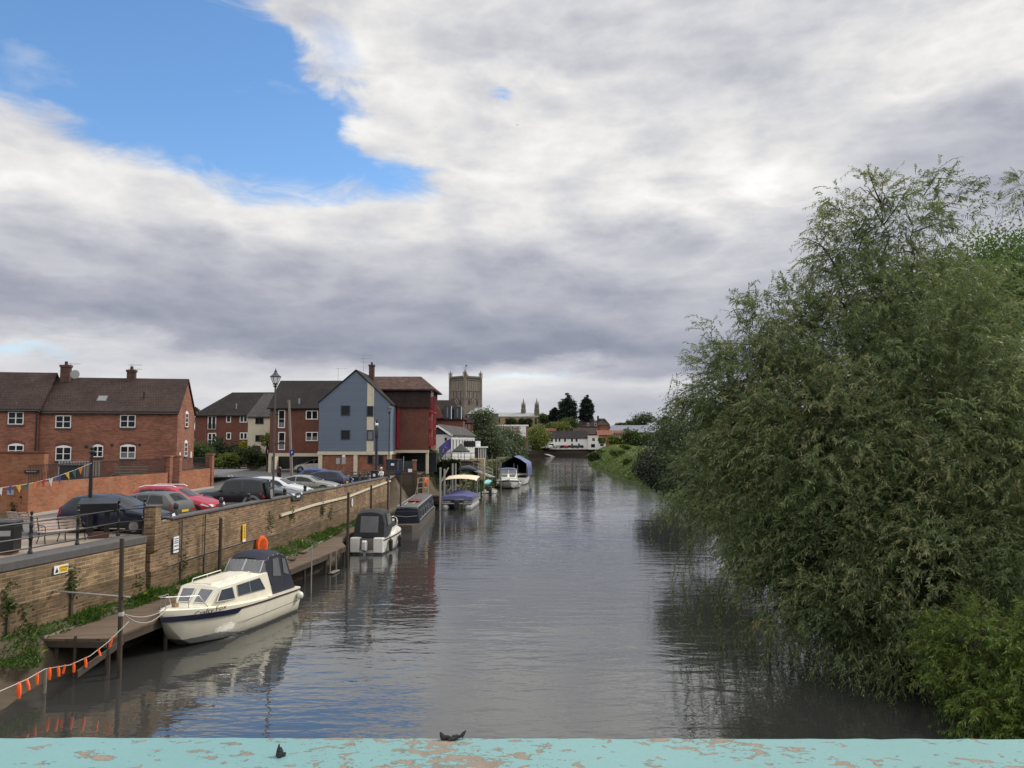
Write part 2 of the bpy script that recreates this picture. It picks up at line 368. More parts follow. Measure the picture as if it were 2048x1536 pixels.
def rail_mat():
    m, nt, out = nt_new('flaking_turquoise_paint'); v = objvec(nt); st = objvec(nt, (1, 1.6, 1))
    base = mixc(nt, noise(nt, v, 3, 5), (.125, .25, .25), (.175, .315, .31))
    base = mixc(nt, math_(nt, 'MULTIPLY', math_(nt, 'SUBTRACT', noise(nt, v, 90, 5, .7), .5, clamp=True), 1.2, clamp=True), base, (.11, .25, .26))
    dens = noise(nt, st, 4.5, 3, .6); fl = noise(nt, st, 34, 6, .62, .5); fl2 = noise(nt, st, 8, 8, .68, .3)
    k = math_(nt, 'ADD', fl, math_(nt, 'MULTIPLY', math_(nt, 'SUBTRACT', dens, .5), .55))
    f1 = math_(nt, 'MULTIPLY', math_(nt, 'SUBTRACT', k, .572, clamp=True), 60, clamp=True)
    f2 = math_(nt, 'MULTIPLY', math_(nt, 'SUBTRACT', fl2, .622, clamp=True), 60, clamp=True)
    f3 = math_(nt, 'MULTIPLY', math_(nt, 'SUBTRACT', math_(nt, 'ADD', noise(nt, st, 110, 4, .6), math_(nt, 'MULTIPLY', math_(nt, 'SUBTRACT', dens, .5), .6)), .66, clamp=True), 40, clamp=True)
    f = math_(nt, 'MAXIMUM', math_(nt, 'MAXIMUM', f1, f3), f2)
    rust = mixc(nt, noise(nt, v, 60, 6, .7), (.10, .085, .055), (.30, .24, .20))
    c = mixc(nt, f, base, rust)
    h = math_(nt, 'ADD', math_(nt, 'MULTIPLY', f, -1.0), math_(nt, 'MULTIPLY', noise(nt, v, 160, 4), .25))
    finish(nt, out, c, mixc(nt, f, (.42, .42, .42), (.85, .85, .85)), h, .7, .003, spec=.4); MATS['rail'] = m; return m
M['rail'] = rail_mat()
def leaf_mat(name, stops, trans=.3, rough=.5):
    """foliage: colour by each leaf's own age/variety (a per-face value), slightly translucent"""
    m, nt, out = nt_new(name); a = N(nt, 'Attribute', attribute_name='tone')
    c = ramp(nt, a.outputs['Fac'], stops)
    p = N(nt, 'BsdfPrincipled'); p.inputs['Roughness'].default_value = rough; p.inputs['Specular IOR Level'].default_value = .35; L(nt, c, p.inputs['Base Color'])
    t = N(nt, 'BsdfTranslucent'); L(nt, mixc(nt, .4, c, (.13, .17, .03)), t.inputs[0])
    s = N(nt, 'MixShader'); s.inputs[0].default_value = trans; L(nt, p.outputs[0], s.inputs[1]); L(nt, t.outputs[0], s.inputs[2]); L(nt, s.outputs[0], out.inputs[0])
    MATS[name] = m; return m
M['willow'] = leaf_mat('willow_leaves', [(0, (.062, .098, .040)), (.45, (.145, .195, .082)), (.8, (.25, .28, .13)), (1, (.36, .31, .16))], .46)
M['willow_young'] = leaf_mat('willow_young_leaves', [(0, (.06, .11, .022)), (.6, (.12, .185, .035)), (1, (.24, .26, .05))], .38)
M['oak'] = leaf_mat('broad_leaves', [(0, (.045, .095, .022)), (.6, (.08, .15, .034)), (1, (.12, .19, .045))], .38)
M['yew'] = leaf_mat('blackish_leaves', [(0, (.009, .016, .009)), (.6, (.014, .024, .012)), (1, (.024, .036, .016))], .1)
M['dark_leaf'] = leaf_mat('dark_leaves', [(0, (.02, .036, .016)), (.6, (.034, .056, .022)), (1, (.052, .078, .03))])
M['conifer'] = leaf_mat('conifer_needles', [(0, (.008, .016, .013)), (.6, (.013, .024, .018)), (1, (.022, .036, .024))], .1)
M['bush'] = leaf_mat('bush_leaves', [(0, (.028, .055, .016)), (.6, (.05, .085, .022)), (1, (.08, .12, .03))])
M['poplar'] = leaf_mat('grey_green_leaves', [(0, (.045, .065, .035)), (.6, (.075, .10, .055)), (1, (.11, .135, .075))])
M['lime'] = leaf_mat('lime_leaves', [(0, (.08, .11, .02)), (.6, (.14, .17, .03)), (1, (.21, .23, .05))])
M['yellow_leaf'] = leaf_mat('yellow_leaves', [(0, (.22, .20, .02)), (1, (.5, .42, .03))])
def hull_mat(name, col, dirt, x0=9, k=0):
    m, nt, out = nt_new(name); v = objvec(nt); sp = N(nt, 'SeparateXYZ'); L(nt, v, sp.inputs[0])
    c = mixc(nt, noise(nt, v, 1.4, 5), [x * .95 for x in col], [x * 1.04 for x in col])
    c = mixc(nt, math_(nt, 'MULTIPLY', math_(nt, 'SUBTRACT', noise(nt, objvec(nt, (1, 1, .25)), 3, 7, .7), .52, clamp=True), 2.0, clamp=True), c, dirt)
    z = math_(nt, 'ADD', sp.outputs[2], math_(nt, 'MULTIPLY', math_(nt, 'SUBTRACT', noise(nt, v, 5, 4), .5), .05))
    sc = math_(nt, 'MULTIPLY', math_(nt, 'SUBTRACT', .32, z, clamp=True), 1.6, clamp=True)
    c = mixc(nt, sc, c, [x * .6 for x in dirt])                                   # scum line
    zb = math_(nt, 'SUBTRACT', z, math_(nt, 'MULTIPLY', math_(nt, 'SUBTRACT', sp.outputs[0], x0, clamp=True), k))
    c = mixc(nt, math_(nt, 'LESS_THAN', zb, .105), c, (.13, .14, .135))           # faded antifouling
    finish(nt, out, c, .3, None, spec=.5, coat=.25); MATS[name] = m; return m
M['hull_cream'] = hull_mat('hull_cream', (.68, .64, .52), (.50, .45, .33), 4.2, .22); M['hull_white'] = hull_mat('hull_white', (.66, .65, .60), (.46, .44, .36))
M['grass'] = leaf_mat('grass_blades', [(0, (.035, .085, .012)), (.6, (.06, .13, .018)), (.95, (.10, .17, .03)), (1, (.5, .45, .05))])
M['meadow'] = leaf_mat('meadow_blades', [(0, (.06, .11, .022)), (.55, (.12, .17, .04)), (1, (.23, .23, .09))])
M['bark'] = plain('bark', (.05, .042, .032), .9, .4, 8, bump=.8)
# ---------------------------------------------------------------- sky, clouds, sun
SUN_AZ, SUN_EL = R(62), R(38)          # sun high on the right, behind thin cloud
def azel(px, py):
    r = ray(px, py); return math.atan2(r[0], r[1]), math.atan2(r[2], math.hypot(r[0], r[1]))
def lin(s): s /= 255.0; return s / 12.92 if s <= .04045 else ((s + .055) / 1.055) ** 2.4
def make_world():
    w = bpy.data.worlds.new('World'); SC.world = w; w.use_nodes = True; nt = w.node_tree; nt.nodes.clear()
    out = nt.nodes.new('ShaderNodeOutputWorld')
    tc = N(nt, 'TexCoord'); d = tc.outputs['Generated']
    sky = N(nt, 'TexSky', sky_type='NISHITA', sun_disc=False); sky.sun_elevation = SUN_EL; sky.sun_rotation = SUN_AZ; sky.ozone_density = 3.0; sky.air_density = 1.0; sky.dust_density = .15
    sp = N(nt, 'SeparateXYZ'); L(nt, d, sp.inputs[0])
    az = math_(nt, 'ARCTAN2', sp.outputs[0], sp.outputs[1])
    hor = math_(nt, 'SQRT', math_(nt, 'ADD', math_(nt, 'MULTIPLY', sp.outputs[0], sp.outputs[0]), math_(nt, 'MULTIPLY', sp.outputs[1], sp.outputs[1])))
    el = math_(nt, 'ARCTAN2', sp.outputs[2], hor)
    # cloud-base coordinates: noise on a sphere squeezed towards the horizon so that far cloud lies in flat banks
    cb = N(nt, 'CombineXYZ')
    elw = math_(nt, 'MULTIPLY', math_(nt, 'POWER', math_(nt, 'MAXIMUM', el, .0), .72), 1.9)
    L(nt, az, cb.inputs[0]); L(nt, elw, cb.inputs[1]); cv = cb.outputs[0]
    def mp(v, s, t=(0, 0, 0)):
        q = N(nt, 'Mapping'); q.inputs['Scale'].default_value = s; q.inputs['Location'].default_value = t; L(nt, v, q.inputs[0]); return q.outputs[0]
    n1 = noise(nt, cv, 3.2, 7, .52, .2); n2 = noise(nt, mp(cv, (1, 1.15, 1)), 7.5, 8, .53, .12); n0 = noise(nt, cv, 1.6, 5, .55)
    ns = noise(nt, mp(cv, (1, 2.2, 1), (3, 1, 0)), 4.0, 7, .52, .2)
    nb = noise(nt, mp(cv, (1, 1.5, 1), (7, 4, 0)), 9.0, 10, .6, .8)
    c0 = lambda n: math_(nt, 'SUBTRACT', n, .5)
    azw = math_(nt, 'ADD', az, math_(nt, 'ADD', math_(nt, 'MULTIPLY', c0(n1), .22), math_(nt, 'MULTIPLY', c0(n2), .07)))
    eww = math_(nt, 'MULTIPLY', math_(nt, 'MINIMUM', el, .16), 6.2)
    elx = math_(nt, 'ADD', el, math_(nt, 'MULTIPLY', eww, math_(nt, 'ADD', math_(nt, 'MULTIPLY', c0(noise(nt, mp(cv, (1, 1, 1), (5, 9, 2)), 3.0, 8, .58)), .17), math_(nt, 'MULTIPLY', c0(nb), .05))))
    E0, E1 = 0.0, R(42)
    ef = math_(nt, 'DIVIDE', elx, E1, clamp=True)
    def col(rows, x):
        st = sorted([(min(1, max(0, azel(x, y)[1] / E1)), (lin(v),) * 3) for y, v in rows], key=lambda q: q[0])
        return ramp(nt, ef, st)
    cols = [(60, [(0, 205), (230, 208), (300, 224), (380, 222), (440, 216), (490, 196), (535, 192), (565, 178), (625, 166), (665, 172), (690, 196), (715, 216), (770, 205), (862, 205)]),
            (500, [(-100, 225), (100, 225), (350, 218), (410, 224), (450, 212), (490, 198), (540, 184), (600, 168), (660, 158), (695, 172), (722, 205), (765, 214), (862, 208)]),
            (1000, [(0, 214), (60, 204), (115, 196), (200, 226), (320, 228), (400, 220), (450, 208), (500, 192), (560, 182), (620, 172), (680, 157), (715, 156), (738, 205), (765, 224), (805, 206), (862, 200)]),
            (1450, [(0, 200), (100, 210), (160, 198), (250, 214), (375, 242), (430, 220), (480, 198), (540, 196), (600, 184), (660, 173), (700, 158), (742, 162), (766, 208), (800, 184), (862, 194)]),
            (1990, [(0, 216), (80, 228), (150, 200), (220, 186), (320, 182), (520, 186), (862, 190)])]
    res = None; prev = None
    for x, rows in cols:
        c = col(rows, x); a = azel(x, 500)[0]
        if res is None: res = c
        else:
            mr = N(nt, 'MapRange', interpolation_type='SMOOTHSTEP'); mr.inputs[1].default_value = prev; mr.inputs[2].default_value = a; L(nt, azw, mr.inputs[0])
            res = mixc(nt, mr.outputs[0], res, c)
        prev = a
    lum = N(nt, 'RGBToBW'); L(nt, res, lum.inputs[0]); lum = lum.outputs[0]
    # billow detail
    puff = math_(nt, 'ABSOLUTE', c0(noise(nt, mp(cv, (1, 1.25, 1), (2, 6, 1)), 5.0, 7, .54, .15)))
    det = math_(nt, 'ADD', math_(nt, 'MULTIPLY', c0(n2), .75), math_(nt, 'SUBTRACT', .16, math_(nt, 'MULTIPLY', puff, 1.6)))
    det = math_(nt, 'ADD', det, math_(nt, 'MULTIPLY', c0(ns), .45))
    dk = N(nt, 'MapRange', interpolation_type='SMOOTHSTEP'); dk.inputs[1].default_value = .04; dk.inputs[2].default_value = .26; dk.inputs[3].default_value = .5; dk.inputs[4].default_value = .92; L(nt, el, dk.inputs[0])
    lum = math_(nt, 'MULTIPLY', lum, math_(nt, 'ADD', 1.0, math_(nt, 'MULTIPLY', math_(nt, 'MULTIPLY', det, 1.05), dk.outputs[0])))
    # sky overhead and behind the camera: bright sunlit cloud
    aa = math_(nt, 'ABSOLUTE', az)
    m1 = N(nt, 'MapRange', interpolation_type='SMOOTHSTEP'); m1.inputs[1].default_value = R(45); m1.inputs[2].default_value = R(100); L(nt, aa, m1.inputs[0])
    m2 = N(nt, 'MapRange', interpolation_type='SMOOTHSTEP'); m2.inputs[1].default_value = R(38); m2.inputs[2].default_value = R(62); L(nt, el, m2.inputs[0])
    back = math_(nt, 'MAXIMUM', m1.outputs[0], m2.outputs[0])
    low = N(nt, 'MapRange', interpolation_type='SMOOTHSTEP'); low.inputs[1].default_value = R(3); low.inputs[2].default_value = R(32); low.inputs[3].default_value = .34; low.inputs[4].default_value = 1.2; L(nt, el, low.inputs[0])
    lum = mixc(nt, back, lum, mixc(nt, 1.0, mixc(nt, n0, (BACK * .55,) * 3, (BACK * 1.45,) * 3), low.outputs[0], 'MULTIPLY'))
    lb = N(nt, 'RGBToBW'); L(nt, lum, lb.inputs[0]); lum = math_(nt, 'MAXIMUM', lb.outputs[0], .12)
    tint = ramp(nt, lum, [(0, (.77, .89, 1.27)), (.25, (.83, .92, 1.22)), (.5, (.94, .965, 1.09)), (.8, (1.01, 1.0, .99))])
    ccol = mixc(nt, 1.0, tint, lum, 'MULTIPLY')
    # the hole of blue sky: between an upper and a lower cloud edge given over azimuth
    A0, A1 = azel(-400, 300)[0], azel(1100, 300)[0]
    af = math_(nt, 'DIVIDE', math_(nt, 'SUBTRACT', azw, A0), A1 - A0, clamp=True)
    def edge(pts):
        st = [((azel(x, 300)[0] - A0) / (A1 - A0), (max(0, azel(x, y)[1]),) * 3) for x, y in pts]
        g = N(nt, 'RGBToBW'); L(nt, ramp(nt, af, st), g.inputs[0]); return g.outputs[0]
    up = edge([(-300, -500), (250, -260), (400, -40), (545, 25), (610, 120), (700, 225), (760, 300), (880, 375), (960, 480)])
    lo = edge([(-300, 130), (0, 205), (90, 250), (200, 300), (300, 318), (440, 345), (540, 402), (860, 385), (930, 370)])
    wob = math_(nt, 'ADD', math_(nt, 'MULTIPLY', c0(nb), .08), math_(nt, 'MULTIPLY', c0(n1), .03))
    dlo = math_(nt, 'ADD', math_(nt, 'SUBTRACT', el, lo), wob)
    dup = math_(nt, 'SUBTRACT', math_(nt, 'SUBTRACT', up, el), math_(nt, 'MULTIPLY', wob, 1.3))
    dd = math_(nt, 'MINIMUM', dlo, dup)
    hole = N(nt, 'MapRange', interpolation_type='SMOOTHSTEP'); hole.inputs[1].default_value = -.016; hole.inputs[2].default_value = .024; L(nt, dd, hole.inputs[0]); hole = hole.outputs[0]
    def spot(x, y, rx, ry, s):
        a, e = azel(x, y)
        vs = N(nt, 'VectorMath', operation='MULTIPLY_ADD'); vs.inputs[1].default_value = (F / rx, F / ry, 0); vs.inputs[2].default_value = (-a * F / rx, -e * F / ry, 0)
        cc = N(nt, 'CombineXYZ'); L(nt, azw, cc.inputs[0]); L(nt, elx, cc.inputs[1]); L(nt, cc.outputs[0], vs.inputs[0])
        ln = N(nt, 'VectorMath', operation='LENGTH'); L(nt, vs.outputs[0], ln.inputs[0])
        return math_(nt, 'MULTIPLY', math_(nt, 'SUBTRACT', 1.0, ln.outputs[1], clamp=True), s, clamp=True)
    for q in [(1000, 202, 40, 12, .7), (20, 722, 120, 13, .6), (1040, 757, 150, 9, .4), (190, 775, 120, 16, .7), (660, 120, 60, 40, .5)]:
        hole = math_(nt, 'MAXIMUM', hole, spot(*q))
    wisp = math_(nt, 'MULTIPLY', math_(nt, 'SUBTRACT', n2, .60, clamp=True), 1.8, clamp=True)
    hole = math_(nt, 'MULTIPLY', hole, math_(nt, 'SUBTRACT', 1.0, wisp))
    front = math_(nt, 'SUBTRACT', 1.0, back); hole = math_(nt, 'MULTIPLY', hole, front)
    b1 = N(nt, 'Background'); hs = N(nt, 'HueSaturation'); hs.inputs['Saturation'].default_value = 1.12; hs.inputs['Value'].default_value = 1.3; L(nt, sky.outputs[0], hs.inputs['Color']); L(nt, hs.outputs[0], b1.inputs[0]); b1.inputs[1].default_value = SKY_STR
    b2 = N(nt, 'Background'); L(nt, ccol, b2.inputs[0]); b2.inputs[1].default_value = 1.0
    ms = N(nt, 'MixShader'); L(nt, hole, ms.inputs[0]); L(nt, b2.outputs[0], ms.inputs[1]); L(nt, b1.outputs[0], ms.inputs[2]); L(nt, ms.outputs[0], out.inputs[0])
    w.cycles.sampling_method = 'MANUAL'; w.cycles.sample_map_resolution = 512
SKY_STR, BACK = .15, 1.3
make_world()
sun = bpy.data.lights.new('sun', 'SUN'); sun.energy = 2.9; sun.angle = R(14); sun.color = (1, .95, .87)
suno = bpy.data.objects.new('sun', sun); COL.objects.link(suno)
sd = Vector((math.sin(SUN_AZ) * math.cos(SUN_EL), math.cos(SUN_AZ) * math.cos(SUN_EL), math.sin(SUN_EL)))
suno.rotation_euler = sd.to_track_quat('Z', 'Y').to_euler()
SC.view_settings.view_transform = 'Standard'; SC.view_settings.look = 'None'; SC.view_settings.exposure = 0; SC.view_settings.gamma = 1
SC.render.engine = 'CYCLES'; SC.cycles.max_bounces = 6; SC.cycles.transparent_max_bounces = 8; SC.cycles.diffuse_bounces = 3; SC.cycles.glossy_bounces = 3; SC.cycles.transmission_bounces = 4; SC.cycles.use_denoising = True
SC.cycles.caustics_reflective = False; SC.cycles.caustics_refractive = False
# ---------------------------------------------------------------- river, banks, land
GZ = 3.6                                             # car park level above the water
def structure(name, mb, mat, smooth=False): return tag(mb.build(name, mat, None, smooth), kind='structure')
WALL = [(-19.3, 4.0), (-17.0, 16.0), (-15.6, 23.4), (-14.2, 31.2), (-12.45, 50.0), (-10.8, 68.0)]      # outer face of the quay wall
def wall_x(y):
    for (x0, y0), (x1, y1) in zip(WALL, WALL[1:]):
        if y <= y1 or (x1, y1) == WALL[-1]: return x0 + (x1 - x0) * (y - y0) / (y1 - y0)
LEFTB = [(-10.4, 68.2), (-10.2, 76), (-10.4, 83.4), (-8.6, 95), (-4.6, 104), (-3.4, 118), (-1.5, 135), (1.0, 160), (2.6, 200), (5.0, 260), (6.0, 330), (7.0, 350), (12, 353), (40, 356), (90, 366), (300, 380)]
RIGHTB = [(300, 352), (110, 350), (52, 346), (33, 330), (29.5, 300), (24, 240), (21.8, 200), (21, 150), (21.6, 125), (20.5, 100), (18.0, 75), (16.5, 50), (15.0, 30), (14.0, 15), (13.5, 0), (13, -30)]
mb = MB(); mb.quad((-400, -60, 0), (400, -60, 0), (400, 420, 0), (-400, 420, 0)); structure('water', mb, M['water'])
mb = MB(); mb.quad((-60, -60, -1.6), (60, -60, -1.6), (60, 400, -1.6), (-60, 400, -1.6)); structure('riverbed', mb, M['mud'])
# land on the left: one sheet up to the quay wall and river edge, then on to the horizon
mb = MB(); edge = [(x - .45, y) for x, y in WALL] + [(-13.6, 68.3), (-13.6, 83.6), (-10.0, 83.7)] + [(x - 2.0, y) for x, y in LEFTB[3:10]] + [(2.5, 330), (3, 356), (12, 358), (40, 361), (90, 371), (300, 385)]
pts = [(-400, 4.0)] + edge
n = len(edge); vs = [(x, y, GZ - .03) for x, y in edge] + [(-500 if y < 340 else x, y if y < 340 else 3000, GZ - .03) for x, y in edge]
mb.add(vs, [(i, i + 1, n + i + 1, n + i) for i in range(n - 1)]); structure('ground', mb, M['earth'])
mb = MB(); mb.quad((-3000, 356, GZ - .1), (3000, 356, GZ - .1), (3000, 7000, GZ - .1), (-3000, 7000, GZ - .1)); structure('far_ground', mb, M['grassland'])
# left river bank beyond the quay
mb = MB(); secs = []
for i, (x, y) in enumerate(LEFTB):
    if y < 83: secs.append([(x + .6, y, -.8), (x - .1, y, .5), (x - .7, y, 1.15), (x - 3.6, y, 1.5)])
    elif y < 340: secs.append([(x + .6, y, -.8), (x - .2, y, .5), (x - 1.2, y, 2.2), (x - 2.2, y, GZ - .04)])
    else: secs.append([(x, y - .5, -.8), (x - .2, y + .4, .5), (x - .6, y + 2.5, 2.2), (x - .6, y + 6, GZ - .04)])
mb.loft(secs, cap=False); structure('river_bank', mb, M['mud'])
# car park, road and pavements as sheets
mb = MB(); vs = []; ys = [12, 16, 23.4, 31.2, 40, 50, 60, 68]
for y in ys: vs += [(wall_x(y) - .44, y, GZ), (-24.3, y, GZ)]
mb.add(vs, [(2 * i, 2 * i + 2, 2 * i + 3, 2 * i + 1) for i in range(len(ys) - 1)]); structure('car_park', mb, M['asphalt'])
mb = MB(); vs = []; ys = [12, 20, 26, 31.2, 34]
for y in ys: vs += [(wall_x(y) - .46, y, GZ + .006), (wall_x(y) - 4.6, y, GZ + .006)]
mb.add(vs, [(2 * i, 2 * i + 2, 2 * i + 3, 2 * i + 1) for i in range(len(ys) - 1)]); structure('promenade_paving', mb, M['paving'])
mb = MB(); rp = [(-24.3, 40), (-24.3, 61.5), (-26, 66), (-30.5, 80), (-37, 100), (-46, 120)]; rq = [(-19.6, 40), (-19.6, 62), (-19.8, 68), (-22.5, 80), (-27.5, 100), (-38, 122)]
vs = [(x, y, GZ + .004) for x, y in rp] + [(x, y, GZ + .004) for x, y in rq]; n = len(rp)
mb.add(vs, [(i, n + i, n + i + 1, i + 1) for i in range(n - 1)]); structure('road', mb, M['road'])
mb = MB()
for off in (.55, .8):
    ln = [at(426 + off * 18, 950, 70), at(441 + off * 18, 949, 74)]
    a = onz(441 + off * 26, 950, GZ + .009); b = onz(455 + off * 26, 966, GZ + .009)
    mb.quad((a.x, a.y, a.z), (a.x + .1, a.y, a.z), (b.x + .1, b.y, b.z), (b.x, b.y, b.z))
structure('road_marking', mb, M['line_yellow'])
mb = MB(); mb.bar((-24.05, 38, GZ + .06), (-23.75, 61.5, GZ + .06), .25, .13); structure('kerb', mb, M['kerb'])
mb = MB(); mb.quad((-19.6, 70, GZ + .004), (-11.4, 70, GZ + .004), (-12.6, 84.5, GZ + .004), (-20.5, 84.5, GZ + .004)); structure('pavement', mb, M['road'])
# grassed flood bank on the right
mb = MB(); secs = []
prof = [(-.5, -.8), (0, .15), (1.0, 1.1), (3.0, 2.5), (6.5, 4.3), (10.5, 5.15), (18, 4.9), (500, 3.6)]
for i, (x, y) in enumerate(RIGHTB):
    a = RIGHTB[max(i - 1, 0)]; b = RIGHTB[min(i + 1, len(RIGHTB) - 1)]
    t = Vector((b[0] - a[0], b[1] - a[1])).normalized(); nx, ny = -t.y, t.x
    f = 1 if y > 110 else .75
    secs.append([(x + (nx * d if d < 100 else (d if y < 340 else 0)), y + (ny * d if d < 100 else (0 if y < 340 else -40)), z * f + .25 * math.sin(y * .13 + d)) for d, z in prof])
mb.loft(secs, cap=False); structure('grass_bank', mb, M['grassland'], True)
# soil shelf at the foot of the quay wall
mb = MB(); secs = []
DECK_IN = [(24.9, -14.75), (28.7, -14.4), (31.4, -14.0), (36, -13.0), (43.5, -11.6), (50, -11.7), (56, -11.55), (62, -10.9), (68, -10.4)]
DECK_OUT = [(24.7, -12.72), (31, -11.75), (37.5, -10.82), (42, -10.25), (46, -9.8), (47.5, -10.3), (49, -10.85), (58, -10.7), (64, -10.2)]
def interp(t, y):
    for (y0, x0), (y1, x1) in zip(t, t[1:]):
        if y <= y1: return x0 + (x1 - x0) * max(0, (y - y0)) / (y1 - y0)
    return t[-1][1]
for y in [8, 14, 18, 20, 22, 23.5, 25, 27, 29, 32, 36, 40, 44, 48, 52, 56, 60, 64, 68.2]:
    xw = wall_x(y); xi = interp(DECK_IN, y)
    kk = max(0, min(1, (y - 20.5) / 3.3))
    if y <= 24: secs.append([(xw - .2, y, 1.5), (xw + .35, y, 1.35), (xw + .75, y, 1.0), (xw + 1.3 - .35 * kk, y, .38 - .2 * kk), (xw + 2.35 - .9 * kk + .12 * math.sin(y * 2.3), y, -.02 - .1 * kk), (xw + 4.6 - 2 * kk, y, -1.5)])
    else: secs.append([(xw - .2, y, 1.45), (xw + .2, y, 1.34), (max(xi, xw + .35), y, 1.1), (max(xi, xw + .35) + .35, y, .5), (xi + .9, y, -.3), (xi + 2.5, y, -1.5)])
mb.loft(secs, cap=False); structure('mud_bank', mb, M['mud'], True)
# ---------------------------------------------------------------- foliage and grass generators (numpy)
def leaf_mesh(name, P, D, W, length, width, tone, mat, parent=None, bend=.25):
    """one quad per leaf: base, left, tip, right"""
    n = len(P); length = np.broadcast_to(length, (n,))[:, None]; width = np.broadcast_to(width, (n,))[:, None]
    D = D / np.maximum(np.linalg.norm(D, axis=1, keepdims=True), 1e-6)
    S = np.cross(D, W); S = S / np.maximum(np.linalg.norm(S, axis=1, keepdims=True), 1e-6)
    mid = P + D * length * .45; tip = P + D * length + np.array([[0, 0, -1.0]]) * length * bend
    V = np.stack([P, mid + S * width * .5, tip, mid - S * width * .5], 1).reshape(-1, 3).astype(np.float32)
    me = bpy.data.meshes.new(name); me.vertices.add(4 * n); me.loops.add(4 * n); me.polygons.add(n)
    me.vertices.foreach_set('co', V.ravel()); me.loops.foreach_set('vertex_index', np.arange(4 * n, dtype=np.int32)); me.polygons.foreach_set('loop_start', np.arange(0, 4 * n, 4, dtype=np.int32))
    a = me.attributes.new('tone', 'FLOAT', 'FACE'); a.data.foreach_set('value', np.clip(tone, 0, 1).astype(np.float32))
    me.materials.append(mat); me.update(); me.validate()
    o = bpy.data.objects.new(name, me); COL.objects.link(o)
    if parent: o.parent = parent
    return o
def unit(rs, n):
    d = rs.normal(size=(n, 3)); return d / np.linalg.norm(d, axis=1, keepdims=True)
def clump_cloud(rs, blobs, n, leaf, mat, parent, per=26, spread=.32, shell=.45, aspect=.6, tone_up=.25, zmin=None, gapk=1.0):
    """crown: leaf clusters through the outer part of several lobes, leaving gaps between clusters"""
    vol = np.array([b[3] * b[4] + b[4] * b[5] + b[3] * b[5] for b in blobs]); vol = vol / vol.sum(); PP = []; DD = []; TT = []
    for b, w in zip(blobs, vol):
        k = max(3, int(n * w / per)); d = unit(rs, k); r = rs.uniform(shell ** 3, 1, k) ** (1 / 3) * rs.uniform(.9, 1.12, k)
        C = np.array(b[:3]) + d * r[:, None] * np.array(b[3:6]); ct = rs.normal(.42, .2, k)
        sc = np.mean(b[3:6]) * spread * rs.uniform(.5, 1.3, k)
        off = rs.normal(size=(k, per, 3)) * sc[:, None, None] * np.array([1, 1, .6])
        P = C[:, None, :] + off; D = d[:, None, :] * .7 + rs.normal(size=(k, per, 3)) * .6 + off * .4 / np.maximum(sc, .01)[:, None, None]
        T = ct[:, None] + rs.normal(0, .13, (k, per)) + tone_up * (off[:, :, 2] / np.maximum(sc, .01)[:, None]) * .3  # tone varies at random and rises with height inside each cluster
        PP.append(P.reshape(-1, 3)); DD.append(D.reshape(-1, 3)); TT.append(T.ravel())
    P = np.concatenate(PP); D = np.concatenate(DD); T = np.concatenate(TT)
    if zmin is not None: q = P[:, 2] > zmin; P, D, T = P[q], D[q], T[q]
    return leaf_mesh('crown', P, D, unit(rs, len(P)), leaf * rs.uniform(.7, 1.3, len(P)), leaf * aspect * rs.uniform(.7, 1.3, len(P)), T, mat, parent)
def trunk_mesh(base, tops, r0, parent, mat=None, seed=1, fork=.3):
    g = random.Random(seed); mb = MB(); b = Vector(base)
    c = sum((Vector(t) for t in tops), Vector()) / len(tops); fk = b.lerp(c, fork); fk.x = b.x * .7 + fk.x * .3; fk.y = b.y * .7 + fk.y * .3
    mb.tube([b, b.lerp(fk, .5) + Vector((g.uniform(-.1, .1) * r0 * 3, 0, 0)), fk], [r0 * 1.25, r0, r0 * .85], 8)
    for t in tops:
        t = Vector(t); m1 = fk.lerp(t, .35) + Vector((g.uniform(-1, 1), g.uniform(-1, 1), g.uniform(.2, 1))) * (t - fk).length * .09; m2 = fk.lerp(t, .7) + Vector((g.uniform(-1, 1), g.uniform(-1, 1), g.uniform(0, .8))) * (t - fk).length * .07
        mb.tube([fk, m1, m2, t], [r0 * .55, r0 * .38, r0 * .22, r0 * .07], 6)
    return mb.build('trunk', mat or M['bark'], parent, True)
def tree(name, label, cat, base, blobs, n, leaf, mat, seed, r0=.25, group=None, trunk=True, **kw):
    """blobs in world coordinates"""
    t = empty(name, base, 0, label, cat, group); rs = np.random.RandomState(seed); B = Vector(base)
    bl = [(b[0] - B.x, b[1] - B.y, b[2] - B.z) + tuple(b[3:6]) for b in blobs]
    clump_cloud(rs, bl, n, leaf, mat, t, **kw)
    if trunk: trunk_mesh((0, 0, -.3), [b[:3] for b in bl], r0, t, seed=seed)
    return t
def pb(px, py, Y, rpx, squash=1.0, dy=1.0):
    p = at(px, py, Y); r = rpx * Y / F; return (p.x, p.y, p.z, r, r * dy, r * squash)
def blades(name, P, h, w, mat, rs, parent=None, lean=.5, tone=None):
    n = len(P); D = rs.normal(size=(n, 3)) * lean; D[:, 2] = 1
    return leaf_mesh(name, P, D, unit(rs, n), h, w, rs.uniform(.1, .85, n) if tone is None else tone, mat, parent, bend=.3)
